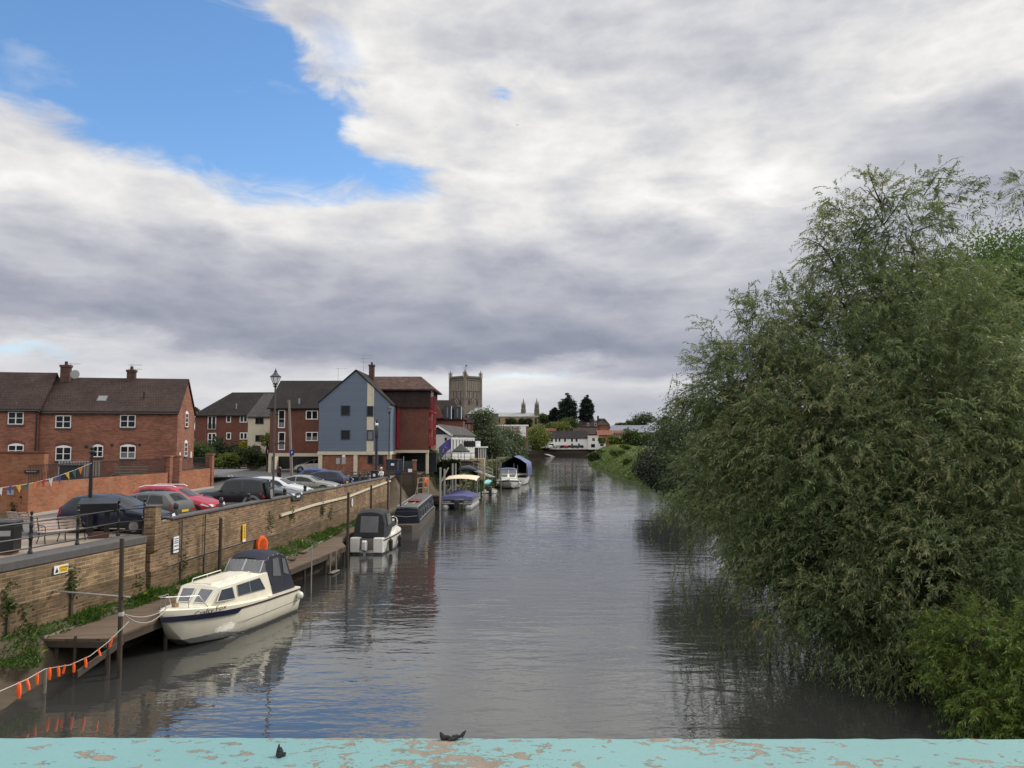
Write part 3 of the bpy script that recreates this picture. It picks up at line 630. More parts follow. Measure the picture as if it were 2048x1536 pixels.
# ---------------------------------------------------------------- quay wall
def wall_strip(mb, pts, z0, z1, t, side=-1):
    """vertical wall following pts, thickness t away from the river"""
    a = [(x, y) for x, y in pts]; b = []
    for i, (x, y) in enumerate(pts):
        p = pts[max(i - 1, 0)]; q = pts[min(i + 1, len(pts) - 1)]; d = Vector((q[0] - p[0], q[1] - p[1])).normalized()
        b.append((x - d.y * t, y + d.x * t))
    mb.loft([[(p[0], p[1], z0), (p[0], p[1], z1), (q[0], q[1], z1), (q[0], q[1], z0)] for p, q in zip(a, b)], closed=True)
W1 = [(-19.3, 4.0), (-17.0, 16.0), (-15.6, 23.4), (-14.32, 30.5)]
qw = empty('stone_wall', (-15.6, 23.4, 0), 0, 'weathered yellow stone river wall below the iron railing, with thick dark coping', 'wall')
o = Vector((-15.6, 23.4, 0)); rel = lambda pts: [(x - o.x, y - o.y) for x, y in pts]
mb = MB(); wall_strip(mb, rel(W1), -.8, 3.38, .5); mb.build('stonework', M['stone_quay'], qw)
mb = MB(); wall_strip(mb, [(x + .045, y) for x, y in rel(W1)], -.8, 2.28, .2); mb.build('damp_footing', M['brick_damp'], qw)
mb = MB(); wall_strip(mb, [(x + .05, y) for x, y in rel(W1)], 3.384, 3.66, .95); mb.build('coping', M['slate_cope'], qw, bevel=.03)
mb = MB()
for y, h, w in ((26.6, 1.25, .13), (24.0, .6, .1)):
    mb.bx(wall_x(y) - o.x - .1, y - o.y - w / 2, 1.5, wall_x(y) - o.x + .11, y - o.y + w / 2, 1.5 + h)
mb.build('timber_fender', M['post_wood'], qw)
W2 = [(-14.32, 30.9), (-14.2, 31.6), (-12.45, 50.0), (-10.8, 68.0), (-13.4, 68.5)]
bw = empty('brick_parapet_wall', (-14.2, 31.2, 0), 0, 'long patched brick river wall with slate coping beside the parked cars', 'wall')
o = Vector((-14.2, 31.2, 0))
mb = MB(); wall_strip(mb, rel(W2[:4]), -.8, 4.10, .38); mb.bx(.75, 36.82, -.8, 3.42, 37.1, 3.55); mb.build('brickwork', M['brick_quay'], bw)
mb = MB(); wall_strip(mb, [(x + .045, y) for x, y in rel(W2[:4])], -.8, 2.2, .2); mb.build('damp_footing', M['brick_damp'], bw)
mb = MB(); wall_strip(mb, [(x + .06, y) for x, y in rel([(-14.12, 32.2)] + W2[2:4])], 4.103, 4.2, .5); mb.build('coping', M['slate_cope'], bw, bevel=.02)
mb = MB(); mb.bx(-.42, -.30, 3.0, .03, .22, 4.72); mb.build('end_pier', M['brick_quay'], bw, bevel=.02); MB().bx(-.45, -.33, 4.723, .06, .25, 4.79).build('pier_cap', M['slate_cope'], bw, bevel=.02)
def onwall(px, py):
    r = ray(px, py); y = 40.0
    for _ in range(40): y = (wall_x(y) + .05) * r[1] / r[0]
    return y, CAMZ + r[2] * y / r[1]
mb = MB(); pts = []
for q in ((561, 1031), (592, 1021), (627, 1010), (660, 1002), (697, 993), (733, 979), (780, 962)):
    y, z = onwall(*q); pts.append(Vector((wall_x(y) + .07, y, z)) - o)
for p, q in zip(pts, pts[1:]): mb.bar(p, q, .1, .13)
mb.build('cream_ledge', M['cream'], bw)
mb = MB()
for y in (33.0, 35.0): mb.tube([(wall_x(y) - o.x + .05, y - o.y, 1.3), (wall_x(y) - o.x + .05, y - o.y, 4.05)], .035, 5)
mb.tube([Vector((wall_x(y) + .03, y, z)) - o for y, z in ((32, 2.25), (35, 2.3), (39, 2.28), (43, 2.2), (46, 2.3), (50, 2.5), (56, 2.55))], .025, 4)
mb.build('drain_pipe', M['iron_grey'], bw)
# plates and notices on the wall
def plate(name, label, y, z, w, h, mat, strokes, group=None, border=None):
    dx, dy = (WALL[4][0] - WALL[3][0]), (WALL[4][1] - WALL[3][1])
    if y < 31: dx, dy = WALL[3][0] - WALL[2][0], WALL[3][1] - WALL[2][1]
    t = empty(name, (wall_x(y) + .05, y, z), math.atan2(dy, dx), label, 'sign', group)
    MB().bx(-w / 2, -.015, -h / 2, w / 2, .01, h / 2).build('panel', mat, t)
    return t
t = plate('caution_sign', 'small white and yellow warning sign on the stone wall', *onwall(122, 1138), .62, .27, M['sign_white'], 0)
MB().bx(-.09, -.02, -.11, .29, -.016, .11).build('yellow_field', M['sign_yellow'], t)
mb = MB(); mb.add([(-.28, -.02, -.09), (-.12, -.02, -.09), (-.2, -.02, .08)], [(0, 1, 2)]); mb.build('warning_triangle', M['ink'], t)
text_obj('lettering', 'CAUTION', .085, M['ink'], t, (.1, -.023, .045), (R(90), 0, 0))
mb = MB(); [mb.bx(-.05, -.023, z, .25, -.021, z + .015) for z in (-.03, -.07)]; mb.build('small_print', M['ink'], t)
t = plate('mooring_notice', 'white private mooring notice near the brick pier', *onwall(352, 1089), .40, .66, M['sign_white'], 0)
text_obj('lettering', 'PRIVATE', .1, M['ink_blue'], t, (0, -.02, -.06), (R(90), 0, 0), sx=.85)
text_obj('lettering', 'MOORING', .1, M['ink_blue'], t, (0, -.02, -.22), (R(90), 0, 0), sx=.8)
mb = MB(); [mb.bx(-.16, -.02, z, .16, -.017, z + .04) for z in (.22, .13, .05)]; mb.build('small_print', M['ink_blue'], t)
t = plate('yellow_warning_sign', 'tall yellow warning sign beside the orange lifebuoy housing', *onwall(488, 1066), .34, .86, M['sign_yellow'], 0)
MB().bx(-.17, -.02, -.43, .17, -.016, -.33).build('white_strip', M['sign_white'], t)
mb = MB(); [mb.bx(-.05 + .012 * (i % 2), -.02, -.25 + i * .075, .05, -.017, -.21 + i * .075) for i in range(8)]; mb.build('lettering', M['ink'], t)
t = plate('oval_notice', 'small oval white notice on the brick wall behind a mooring post', *onwall(704, 1005), .05, .05, M['sign_white'], 0)
MB().lathe([(.01, -.03), (.3, -.03), (.3, -.016)], 16, axis='y').build('disc', M['sign_white'], t, loc=(0, 0, 0)).scale = (.6, 1, 1)
mb = MB(); [mb.bx(-.1, -.035, z, .1, -.031, z + .03) for z in (-.1, 0, .1)]; mb.build('lettering', M['ink_blue'], t)
# timber landing stage
dk = empty('landing_stage', (-12.7, 24.7, 0), R(8), 'brown timber landing stage running below the brick wall', 'jetty')
IM = Matrix.Translation((-12.7, 24.7, 0)) @ Matrix.Rotation(R(8), 4, 'Z'); IV = IM.inverted()
ys = [24.8, 26, 28, 30, 32, 34, 36, 38, 40, 42, 44, 46, 48, 50, 52, 54, 56, 58, 60, 62, 64]
mb = MB(); secs = []
for y in ys:
    a = IV @ Vector((interp(DECK_IN, y), y, 0)); b = IV @ Vector((interp(DECK_OUT, y), y, 0))
    secs.append([(a.x, a.y, 1.15), (b.x, b.y, 1.15), (b.x, b.y, 1.08), (a.x, a.y, 1.08)])
mb.loft(secs, closed=True); mb.build('deck_planks', M['deck'], dk)
mb = MB()
for y0, y1 in zip(ys, ys[1:]):
    mb.bar(IV @ Vector((interp(DECK_OUT, y0) - .05, y0, .96)), IV @ Vector((interp(DECK_OUT, y1) - .05, y1, .96)), .07, .235)
a = IV @ Vector((-14.75, 24.85, .98)); b = IV @ Vector((-12.75, 24.75, .98)); mb.bar(a, b, .08, .19)
mb.bar(IV @ Vector((-12.62, 22.9, .62)), IV @ Vector((-12.55, 25.4, .92)), .05, .2)
mb.build('edge_beam', M['post_wood'], dk)
mb = MB()
for y in ys[:-1:1]:
    mb.bar(IV @ Vector((interp(DECK_IN, y) - .03, y, 1.17)), IV @ Vector((interp(DECK_IN, y + 2) - .03, y + 2, 1.17)), .08, .07)
mb.build('kerb_board', M['grey_wood'], dk)
for y in (24.95, 28, 31, 34, 37, 40, 43, 46, 49, 53):
    for q in ((.12,) if y > 26 else (.12, 1.75)):
        p = IV @ Vector((interp(DECK_OUT, y) - q, y, 0)); MB().tube([(p.x, p.y, -1.5), (p.x, p.y, 1.07)], .075, 6).build('pile', M['post_wood'], dk, True)
# mooring steps hung on the stage
st = empty('mooring_ladder', (-10.0, 43.6, 0), R(82), 'small wooden step ladder hung on the landing stage edge', 'ladder')
for s in (-.45, .45): MB().bx(s - .03, -.05, -.3, s + .03, .02, 1.2).build('upright', M['grey_wood'], st)
MB().bx(-.55, -.22, .05, .55, .05, .1).build('step', M['grey_wood'], st)
# tall mooring posts
mp0 = None
for i, (x, y, top, r, lean, lab) in enumerate([(-12.22, 24.6, 4.3, .075, -.09, 'tall dark mooring post nearest the bridge, at the stage corner'), (-13.1, 35.0, 3.9, .085, .0, 'tall mooring post rising behind the cream cruiser'), (-9.55, 45.3, 4.35, .085, 0, 'tall mooring post at the stern of the black canopied cruiser'), (-9.62, 53.0, 4.3, .08, 0, 'dark mooring post behind the black boat canopy'), (-9.75, 61.0, 4.2, .08, 0, 'dark mooring post by the far end of the brick wall'), (-9.25, 64.5, 4.4, .075, .0, 'thin mooring post standing before the dark timber wall')]):
    m = MB().tube([(0, 0, -1.6), (lean * .5, 0, 1.4), (lean, 0, top)], [r * 1.05, r, r * .95], 8)
    tag(m.build('mooring_post', M['post_wood'], None, True, loc=(x, y, 0)), lab, 'post', 'mooring posts along the landing stage')
mb = MB().tube([(-11.95, 24.5, 2.5), (-15.25, 25.9, 2.42)], .03, 6); pass
tag(mb.build('horizontal_pole', M['galv'], None, True), 'thin grey pole reaching from the first mooring post to the wall', 'pole')
for px, py0, py1, lab in ((147, 1272, 1352, 'short weathered stake at the landing stage corner'), (232, 1272, 1316, 'short stake standing in the water under the stage edge'), (88, 1338, 1386, 'pale short stake in the shallows carrying the float line'), (1075, 0, 0, None)):
    if lab is None: continue
    p = onz(px, py1, 0); r = ray(px, py0); z = CAMZ + r[2] * (p.y / r[1])
    tag(MB().tube([(0, 0, -1), (.02, 0, z)], [.05, .045], 6).build('stake', M['grey_wood'] if px < 100 else M['post_wood'], None, True, loc=(p.x, p.y, 0)), lab, 'post', 'short stakes in the shallows')
p = onz(607, 1235, 0)
tag(MB().tube([(0, 0, -1), (0, 0, 2.3)], .03, 6).build('thin_pole', M['galv'], None, True, loc=(-9.75, 38.0, 0)), 'thin grey pole in the water behind the cream cruiser', 'pole')
# rope of orange floats
fl = empty('float_line', (-13.7, 22.6, 0), 0, 'sagging rope strung with orange floats from post to bridge', 'rope')
o = Vector((-13.7, 22.6, 0))
key = [at(258, 1243, 24.45), at(215, 1285, 23.8), at(180, 1312, 23.3), at(140, 1330, 22.9), at(90, 1338, 22.55), at(55, 1358, 21.6), at(10, 1378, 20.5), at(-60, 1408, 18.8)]
mb = MB().tube([p - o for p in key], .012, 5); mb.build('line', M['rope'], fl, True)
for px, s in ((3, 1.0), (62, 1.15), (77, .8), (97, .85), (121, .9), (138, .75), (151, .6), (168, .72), (190, .75), (215, .55), (241, .75)):
    for a, b in zip(key, key[1:]):
        ua = CX + a.x / a.y * F; ub = CX + b.x / b.y * F
        if ub <= px <= ua:
            t = (ua - px) / (ua - ub); q = a.lerp(b, t) - o; h = .36 * s; tl = rnd.uniform(-.09, .09)
            MB().tube([q + Vector((0, 0, .02)), q + Vector((tl * .3, 0, -.06)), q + Vector((tl * .7, .01, -h * .6)), q + Vector((tl, .01, -h))], [.026, .052 * s, .056 * s, .034], 7).build('float', M['orange_float'], fl, True); break
# lifebuoy housings
def lifebuoy(loc, rz, label):
    t = empty('lifebuoy_housing', loc, rz, label, 'lifebuoy', 'orange lifebuoys on the quay')
    mb = MB(); prof = [(.30, -.10), (.40, -.09), (.43, 0), (.40, .09), (.30, .11)]
    mb.lathe(prof + [(.26, .06), (.26, -.06), (.30, -.10)], 20, axis='y'); mb.build('ring_case', M['orange'], t, True, 50).scale = (.85, 1, 1.12)
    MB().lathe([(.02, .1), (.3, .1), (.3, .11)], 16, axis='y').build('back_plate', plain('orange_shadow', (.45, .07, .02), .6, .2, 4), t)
    MB().bx(-.06, .1, -.9, .06, .16, .2).build('bracket', M['orange'], t)
    return t
ly, lz = onwall(514, 1090)
lifebuoy((wall_x(ly) + .3, ly, lz), R(60), 'bright orange lifebuoy housing against the brick wall behind the cruiser')
lifebuoy(tuple(at(853, 963, 83)), R(75), 'faded orange lifebuoy on the pale wooden gate by the pontoon')
# growth at the wall foot
rs = np.random.RandomState(5); PP = []
for y in np.arange(16, 66, .035):
    xw = wall_x(y); xi = interp(DECK_IN, y)
    if y < 24.4: lo, hi, k = xw + .02, xw + 1.15 + .2 * math.sin(y * 3), 22
    else: lo, hi, k = xw + .05, max(xi, xw + .35) + (.1 if rs.rand() > .3 else -.2), 12
    dens = .45 + .75 * (math.sin(y * 1.7) + math.sin(y * .63 + 1) > -.4)
    for _ in range(int(k * dens * (1.0 if y < 40 else .7))):
        x = rs.uniform(lo, hi); z = 1.42 - .34 * (x - xw) / max(.4, hi - xw) if y > 24.4 else 1.42 - (x - xw) * .62
        PP.append((x, y + rs.uniform(-.05, .05), z))
PP = np.array(PP); tn = rs.uniform(.1, .8, len(PP)); tn[rs.rand(len(PP)) < .012] = 1.0
h = rs.uniform(.12, .36, len(PP)) * (1 + .5 * np.sin(PP[:, 1] * 2.1)) + .05
g = blades('grass', PP, h, rs.uniform(.03, .065, len(PP)), M['grass'], rs, lean=.65, tone=tn); tag(g, 'lush green grass and weeds at the foot of the river wall', 'grass', None, 'stuff')
# weeds rooted in the wall
PP = []; 
for y, z, n in ((24.0, 2.35, 130), (26.65, 2.5, 110), (33.2, 2.2, 50), (45.3, 3.1, 90), (50.5, 2.9, 90), (24.7, 1.8, 50), (52.2, 2.4, 60), (42.2, 3.0, 60), (30.0, 1.9, 40)):
    for _ in range(n): PP.append((wall_x(y) + rs.uniform(0, .16), y + rs.normal() * .14, z + rs.normal() * .28))
PP = np.array(PP); tag(blades('ivy', PP, rs.uniform(.1, .22, len(PP)), rs.uniform(.06, .11, len(PP)), M['bush'], rs, lean=1.2), 'dark weeds sprouting from joints of the river wall', 'weeds', None, 'stuff')
# ---------------------------------------------------------------- bridge parapet in front of the lens
th = math.radians(-.18)
bp = empty('bridge_parapet', (0, .943, 0), th, 'flaking turquoise painted bridge parapet along the bottom edge', 'parapet')
RZ = 7.4 - .425
mb = MB(); secs = []
g = random.Random(3)
for i in range(241):
    x = -3 + 6 * i / 240; j = g.uniform(-.0012, .0012)
    secs.append([(x, -.5, RZ - .12), (x, -.5, RZ + .0), (x, .19 + j, RZ + .0 + j * .4), (x, .205 + j, RZ - .012), (x, .205 + j, RZ - .12)])
mb.loft(secs, closed=True); mb.build('painted_top', M['rail'], bp, True, 30)
MB().bx(-3, -.42, 5.0, 3, .15, RZ - .122).build('parapet_body', M['rail'], bp)
def tuft(loc, pts, label):
    mb = MB()
    for a, b, r in pts: mb.tube([a, Vector(a).lerp(Vector(b), .5) + Vector((0, 0, r * .2)), b], [r, r * .8, r * .25], 6)
    tag(mb.build('lichen_tuft', M['feather'], None, True, 60, loc=loc), label, 'lichen', 'dark tufts on the parapet')
p = onz(560, 1512, RZ); tuft(p, [((0, 0, 0), (.000, .002, .011), .005), ((-.003, 0, 0), (-.002, .002, .015), .003), ((.003, 0, 0), (.008, 0, .004), .004), ((0, -.004, 0), (.004, -.006, .006), .004)], 'small black tuft standing on the turquoise parapet')
p = onz(905, 1479, RZ); tuft(p, [((-.013, 0, .001), (-.018, .003, .009), .004), ((-.013, 0, .002), (.0, -.002, .003), .004), ((0, 0, .002), (.013, .001, .004), .004), ((.012, .001, .003), (.019, .004, .011), .003), ((-.005, -.004, 0), (.008, -.004, .003), .003)], 'long dark feathery tuft at the parapet far edge')
# ---------------------------------------------------------------- buildings
class Face:
    """a vertical facade plane: origin (x, y), turned by a; photograph points measured on it give local (t, z)"""
    def __init__(s, ox, oy, a, zb): s.o = (ox, oy); s.c, s.s, s.zb = math.cos(a), math.sin(a), zb
    def __call__(s, px, py):
        r = ray(px, py); t = (s.o[1] * r[0] - s.o[0] * r[1]) / (s.c * r[1] - s.s * r[0])
        k = (s.o[1] + t * s.s) / r[1]; return t, CAMZ + r[2] * k - s.zb
    def rect(s, x0, y0, x1, y1):
        t0, z1 = s(x0, y0); t1, z0 = s(x1, y1); _, z1b = s((x0 + x1) / 2, y0); _, z0b = s((x0 + x1) / 2, y1); return t0, z0b, t1, z1b
def window(parent, x0, z0, x1, z1, yf=0, frame=None, glass=None, nv=2, nh=2, arch=0, sill=None, fw=.06, axis='y', header=None, sgn=-1, net=0):
    """window on a wall at y=yf (axis y) or x=yf (axis x); frame > pane, sill"""
    frame = frame or M['frame_white']; glass = glass or M['glass']
    P = (lambda t, d, z: (t, yf + sgn * d, z)) if axis == 'y' else (lambda t, d, z: (yf + d, t, z))
    def blk(mb, t0, t1, d0, d1, a, b):
        p = P(t0, d0, a); q = P(t1, d1, b); mb.bx(*p, *q)
    mb = MB(); W = x1 - x0; H = z1 - z0
    blk(mb, x0, x0 + fw, .004, .06, z0, z1); blk(mb, x1 - fw, x1, .004, .06, z0, z1)
    blk(mb, x0 + fw, x1 - fw, .004, .06, z0, z0 + fw); blk(mb, x0 + fw, x1 - fw, .004, .06, z1 - fw, z1)
    for i in range(1, nv):
        t = x0 + W * i / nv; k = fw * .62; blk(mb, t - k, t + k, .006, .057, z0 + fw, z1 - fw)
    for i in range(1, nh):
        z = z0 + H * i / nh; blk(mb, x0 + fw, x1 - fw, .007, .052, z - .022, z + .022)
    if arch:
        pts = [(x0 + W * i / 8, z1 + arch * math.sin(math.pi * i / 8)) for i in range(9)]
        a = [P(t, .004, z) for t, z in pts]; b = [P(t, .058, z) for t, z in pts]
        mb.add(a + b, [tuple(range(9)), tuple(range(9, 18))] + [(i, i + 1, 10 + i, 9 + i) for i in range(8)] + [(8, 0, 9, 17)])
    w = mb.build('window', frame, parent)
    mb = MB(); blk(mb, x0 + fw * .5, x1 - fw * .5, .003, .02, z0 + fw * .5, z1 - fw * .5); mb.build('pane', glass, w)
    if net:
        mb = MB(); blk(mb, x0 + fw, x1 - fw, .021, .024, z0 + fw, z0 + fw + (H - 2 * fw) * net); mb.build('blind', M['net'], w)
    if sill is not None:
        mb = MB(); blk(mb, x0 - .05, x1 + .05, .003, .1, z0 - .1, z0 - .005); mb.build('sill', sill, w)
    if header is not None:
        mb = MB(); pts = [(x0 - .06 + (W + .12) * i / 8, z1 + .01 + arch * math.sin(math.pi * i / 8)) for i in range(9)]
        a = [P(t, .002, z) for t, z in pts] + [P(t, .002, z + .2) for t, z in pts[::-1]]; b = [P(t, .02, z) for t, z in pts] + [P(t, .02, z + .2) for t, z in pts[::-1]]
        mb.add(a + b, [tuple(range(18))[::-1], tuple(range(18, 36))] + [(i, (i + 1) % 18, 18 + (i + 1) % 18, 18 + i) for i in range(18)]); mb.build('lintel', header, w)
    return w
def gable_block(parent, x0, x1, y0, y1, z0, ze, zr, wall, roof, axis='x', ov=.25, rise=0, th=.14, hip=(0, 0), name='wall'):
    """walls to the eaves with gables, and a pitched roof; ridge along `axis`"""
    mb = MB()
    if axis == 'x':
        ym = (y0 + y1) / 2
        g0 = hip[0] == 0; g1 = hip[1] == 0
        mb.loft([[(x, y0, z0), (x, y0, ze)] + ([(x, ym, zr - .05)] if (g0 and g1) else [(x, ym, ze)]) + [(x, y1, ze), (x, y1, z0)] for x in (x0, x1)], closed=True); w = mb.build(name, wall, parent)
        mb = MB(); sl = (zr - ze) / (ym - y0)
        for s in (-1, 1):
            ye = ym + s * (ym - y0 + ov); zz = ze - sl * ov; a0 = x0 - (ov if 1 else 0); a1 = x1 + ov
            b0 = x0 - ov if g0 else x0 + hip[0]; b1 = x1 + ov if g1 else x1 - hip[1]
            v = [(a0, ye, zz), (a1, ye, zz), (b1, ym, zr), (b0, ym, zr)]; u = [(x, y, z + th) for x, y, z in v]
            mb.add(v + u, [(0, 1, 2, 3) if s > 0 else (3, 2, 1, 0), (4, 5, 6, 7) if s < 0 else (7, 6, 5, 4), (0, 1, 5, 4), (1, 2, 6, 5), (2, 3, 7, 6), (3, 0, 4, 7)])
        for k, (hp, xe, xr) in enumerate(((hip[0], x0 - ov, x0 + hip[0]), (hip[1], x1 + ov, x1 - hip[1]))):
            if hp:
                zz = ze - sl * ov + th; v = [(xe, y0 - ov, zz), (xe, y1 + ov, zz), (xr, ym, zr + th)]; mb.add(v, [(0, 1, 2)])
        r = mb.build('roof', roof, parent)
    else:
        xm = (x0 + x1) / 2
        mb.loft([[(x0, y, z0), (x0, y, ze), (xm, y, zr - .05), (x1, y, ze), (x1, y, z0)] for y in (y0, y1)], closed=True); w = mb.build(name, wall, parent)
        mb = MB(); sl = (zr - ze) / (xm - x0)
        for s in (-1, 1):
            xe = xm + s * (xm - x0 + ov); zz = ze - sl * ov
            v = [(xe, y0 - ov, zz), (xe, y1 + ov, zz), (xm, y1 + ov, zr), (xm, y0 - ov, zr)]; u = [(x, y, z + th) for x, y, z in v]
            mb.add(v + u, [(0, 1, 2, 3), (7, 6, 5, 4), (0, 1, 5, 4), (1, 2, 6, 5), (2, 3, 7, 6), (3, 0, 4, 7)])
        r = mb.build('roof', roof, parent)
    return w, r
def aerial(loc, label, s=1.0, rz=0, tiers=(0, -.35)):
    t = empty('aerial', loc, rz, label, 'aerial', 'rooftop television aerials')
    MB().tube([(0, 0, -.6), (0, 0, 1.3 * s)], .022, 5).build('mast', M['galv'], t)
    mb = MB()
    for z in tiers:
        mb.tube([(-.3 * s, 0, 1.2 * s + z), (1.0 * s, 0, 1.2 * s + z)], .014, 4)
        for i in range(7): mb.tube([(-.25 * s + i * .18 * s, -.22 * s, 1.2 * s + z), (-.25 * s + i * .18 * s, .22 * s, 1.2 * s + z)], .009, 4)
    mb.build('antenna', M['galv'], t); return t
def chimney(parent, x, y, z0, z1, w=.7, d=.5):
    MB().bx(x - w / 2, y - d / 2, z0, x + w / 2, y + d / 2, z1 - .3).bx(x - w / 2 - .06, y - d / 2 - .06, z1 - .3, x + w / 2 + .06, y + d / 2 + .06, z1 - .12).build('chimney', M['brick_dark'], parent)
    MB().lathe([(.14, z1 - .12), (.12, z1 + .18)], 8, (x, y, 0)).build('chimney_pot', M['brick_dark'], parent)
# --- the brick terrace on the left: two houses in one line
HA = R(10); HO = (-36.9, 60.25); HZB = 4.4
HB = Face(HO[0], HO[1], HA, HZB)
h1 = empty('brick_house', (HO[0], HO[1], HZB), HA, 'red brick end house with sunlit gable, four large white windows and one small', 'house')
ze = HB(220, 823)[1]; L1 = HB(355, 850)[0]; D1 = 5.8; zr = ze + 2.75
gable_block(h1, 0, L1, 0, D1, 0, ze, zr, M['brick_house'], M['roof_brown'], 'x', .12, hip=(0, 0))
for q in ((112, 831, 142, 856), (241, 830, 271, 855)): window(h1, *HB.rect(*q), sill=M['slate_cope'])
for q in ((112, 894, 142, 921), (185, 892, 206, 914), (241, 892, 271, 917)):
    window(h1, *HB.rect(*q), arch=.13, sill=M['slate_cope'], header=M['brick_brown'], net=.0 if q[0] != 241 else .45)
for i, (a, b) in enumerate(((.42 * D1, .58 * D1), (.42 * D1, .58 * D1))):
    z0 = HB(355, 853)[1] if i == 0 else HB(355, 914)[1]; window(h1, a, z0, b, z0 + 1.15, L1, axis='x', nv=1, nh=3, arch=.2, sill=M['slate_cope'])
for t in (.8, 4.6): MB().bx(L1 + .004, t, HB(355, 918)[1], L1 + .05, t + .35, HB(355, 905)[1]).build('meter_box', M['frame_white'], h1)
for px, py in ((173, 893), (224, 890), (279, 889)): 
    t, z = HB(px, py); MB().box(t, -.05, z, .16, .1, .16).build('vent_cover', M['iron'], h1)
# skylight, vent pipe and gutter
sl = 2.75 / (D1 / 2); ys_ = .7
t, _ = HB(197, 807)
k = empty  # noqa
mb = MB(); zz = ze + ys_ * sl + .17
mb.add([(t - .45, ys_, zz), (t + .35, ys_, zz), (t + .35, ys_ + .55, zz + .55 * sl), (t - .45, ys_ + .55, zz + .55 * sl)], [(0, 1, 2, 3)]); sk = mb.build('skylight', M['frame_dark'], h1)
mb = MB(); zz += .015; mb.add([(t - .37, ys_ + .06, zz + .06 * sl), (t + .27, ys_ + .06, zz + .06 * sl), (t + .27, ys_ + .48, zz + .48 * sl), (t - .37, ys_ + .48, zz + .48 * sl)], [(0, 1, 2, 3)]); mb.build('pane', M['net'], sk)
t, _ = HB(280, 800); MB().tube([(t, 1.0, ze + sl), (t, 1.0, ze + sl + .7)], .06, 6).build('vent_pipe', M['iron'], h1)
MB().tube([(-.1, -.2, ze - .15), (L1 + .1, -.2, ze - .15)], .07, 6).build('gutter', M['iron'], h1)
t, _ = HB(240, 760); chimney(h1, t, D1 / 2, zr - .5, zr + .95, .62, .5)
h2 = empty('brick_house', (HO[0], HO[1], HZB), HA, 'taller red brick house at the left edge with two white windows', 'house')
gable_block(h2, -12, -.02, -.25, D1 - .25, 0, ze + .15, zr + .35, M['brick_house'], M['roof_brown'], 'x', .14)
for q in ((20, 824, 50, 849),): window(h2, *HB.rect(*q), -.25, sill=M['slate_cope'])
for q in ((20, 890, 50, 912),): window(h2, *HB.rect(*q), -.25, arch=.13, sill=M['slate_cope'], header=M['brick_brown'])
MB().tube([(-12, -.47, ze), (.05, -.47, ze)], .07, 6).build('gutter', M['iron'], h2); MB().tube([(-.12, -.34, 0), (-.12, -.34, ze)], .055, 6).build('drainpipe', M['iron'], h2)
t, _ = HB(110, 760); chimney(h2, t - .2, D1 / 2 - .25, zr - .3, zr + 1.25, .7, .5)
MB().lathe([(.03, -.05), (.3, -.12), (.36, -.2)], 14, axis='y').build('satellite_dish', M['galv'], h2, True).location = (t + .65, D1 / 2 - .5, zr + .35)
def house_pt(px, py, d):
    t, z = HB(px, py); p = Matrix.Translation((HO[0], HO[1], HZB)) @ Matrix.Rotation(HA, 4, 'Z') @ Vector((t, d, z)); return p
aerial(tuple(house_pt(240, 750, D1 / 2)), 'two tier aerial on the chimney of the end brick house', .9)
aerial(tuple(house_pt(112, 745, D1 / 2)), 'single aerial on the chimney between the brick houses', .8, tiers=(0,))
# raised garden behind the retaining wall
mb = MB(); mb.add([(-60, 43.5, 4.5), (-24.35, 41.6, 4.5), (-24.35, 62.2, 4.5), (-27, 80, 4.4), (-60, 80, 4.4)], [(0, 1, 2, 3, 4)]); tag(mb.build('garden_ground', M['road']), kind='structure')
rw = empty('garden_wall', (-24, 40, GZ), 0, 'orange brick garden wall running away behind the parked cars', 'wall')
mb = MB(); mb.loft([[(-.3, a, -.2), (.0, a, -.2), (.0, a, z), (-.3, a, z)] for a, z in ((-1.5, 1.66), (14.2, 1.52))], closed=True)
mb.loft([[(-.3, a, -.2), (.0, a, -.2), (.0, a, z), (-.3, a, z)] for a, z in ((15.8, 1.5), (21.6, 1.55))], closed=True)
mb.bx(-.3, 21.6, -.2, 0, 21.9, 1.55); mb.build('brickwork', M['brick_orange'], rw)
mb = MB()
for a in (14.3, 15.9, 21.9): mb.bx(-.42, a - .25, -.2, .1, a + .2, 2.6); mb.bx(-.47, a - .3, 2.6, .15, a + .25, 2.7)
mb.build('pier', M['brick_house'], rw)
mb = MB()
for a0, a1, z in ((-1.3, 14.0, 1.6), (16.2, 21.6, 1.53)):
    n = int((a1 - a0) / .13)
    for i in range(n + 1): a = a0 + (a1 - a0) * i / n; mb.bx(-.16, a - .008, z - .1, -.14, a + .008, z + .95)
    for h in (.08, .9): mb.bx(-.17, a0, z + h, -.13, a1, z + h + .03)
tag(mb.build('garden_railing', M['iron'], None, loc=(-24, 40, GZ)), 'fine black railing on top of the orange garden wall', 'railing')
# low brick store at the left edge
sb = empty('brick_screen_wall', (-28.3, 40.6, GZ), R(4), 'tall flat topped orange brick wall with pale notices at the left edge', 'wall')
MB().bx(-10, 0, -.1, 3.6, .42, 3.12).build('wall', M['brick_orange'], sb)
MB().bx(-10.05, -.06, 3.123, 3.66, .48, 3.2).build('coping', M['brick_brown'], sb)
SB = Face(-28.3, 40.6, R(4), GZ); a = SB.rect(50, 940, 78, 946); MB().bx(a[0], -.07, a[1], a[2], -.003, a[3]).build('name_board', M['iron'], sb)
MB().bx(a[0] + .1, -.076, a[1] + .06, a[2] - .1, -.072, a[3] - .05).build('lettering', M['grey_board'], sb)
for q in ((0, 980, 5, 989), (15, 980, 28, 990), (37, 974, 43, 980), (68, 979, 76, 990)):
    a = SB.rect(*q); tag(MB().bx(a[0], -.03, a[1], a[2], -.003, a[3]).build('poster', M['grey_board'], None, loc=(-28.3, 40.6, GZ), rz=R(4)), None, 'poster', 'pale notices on the tall brick wall')
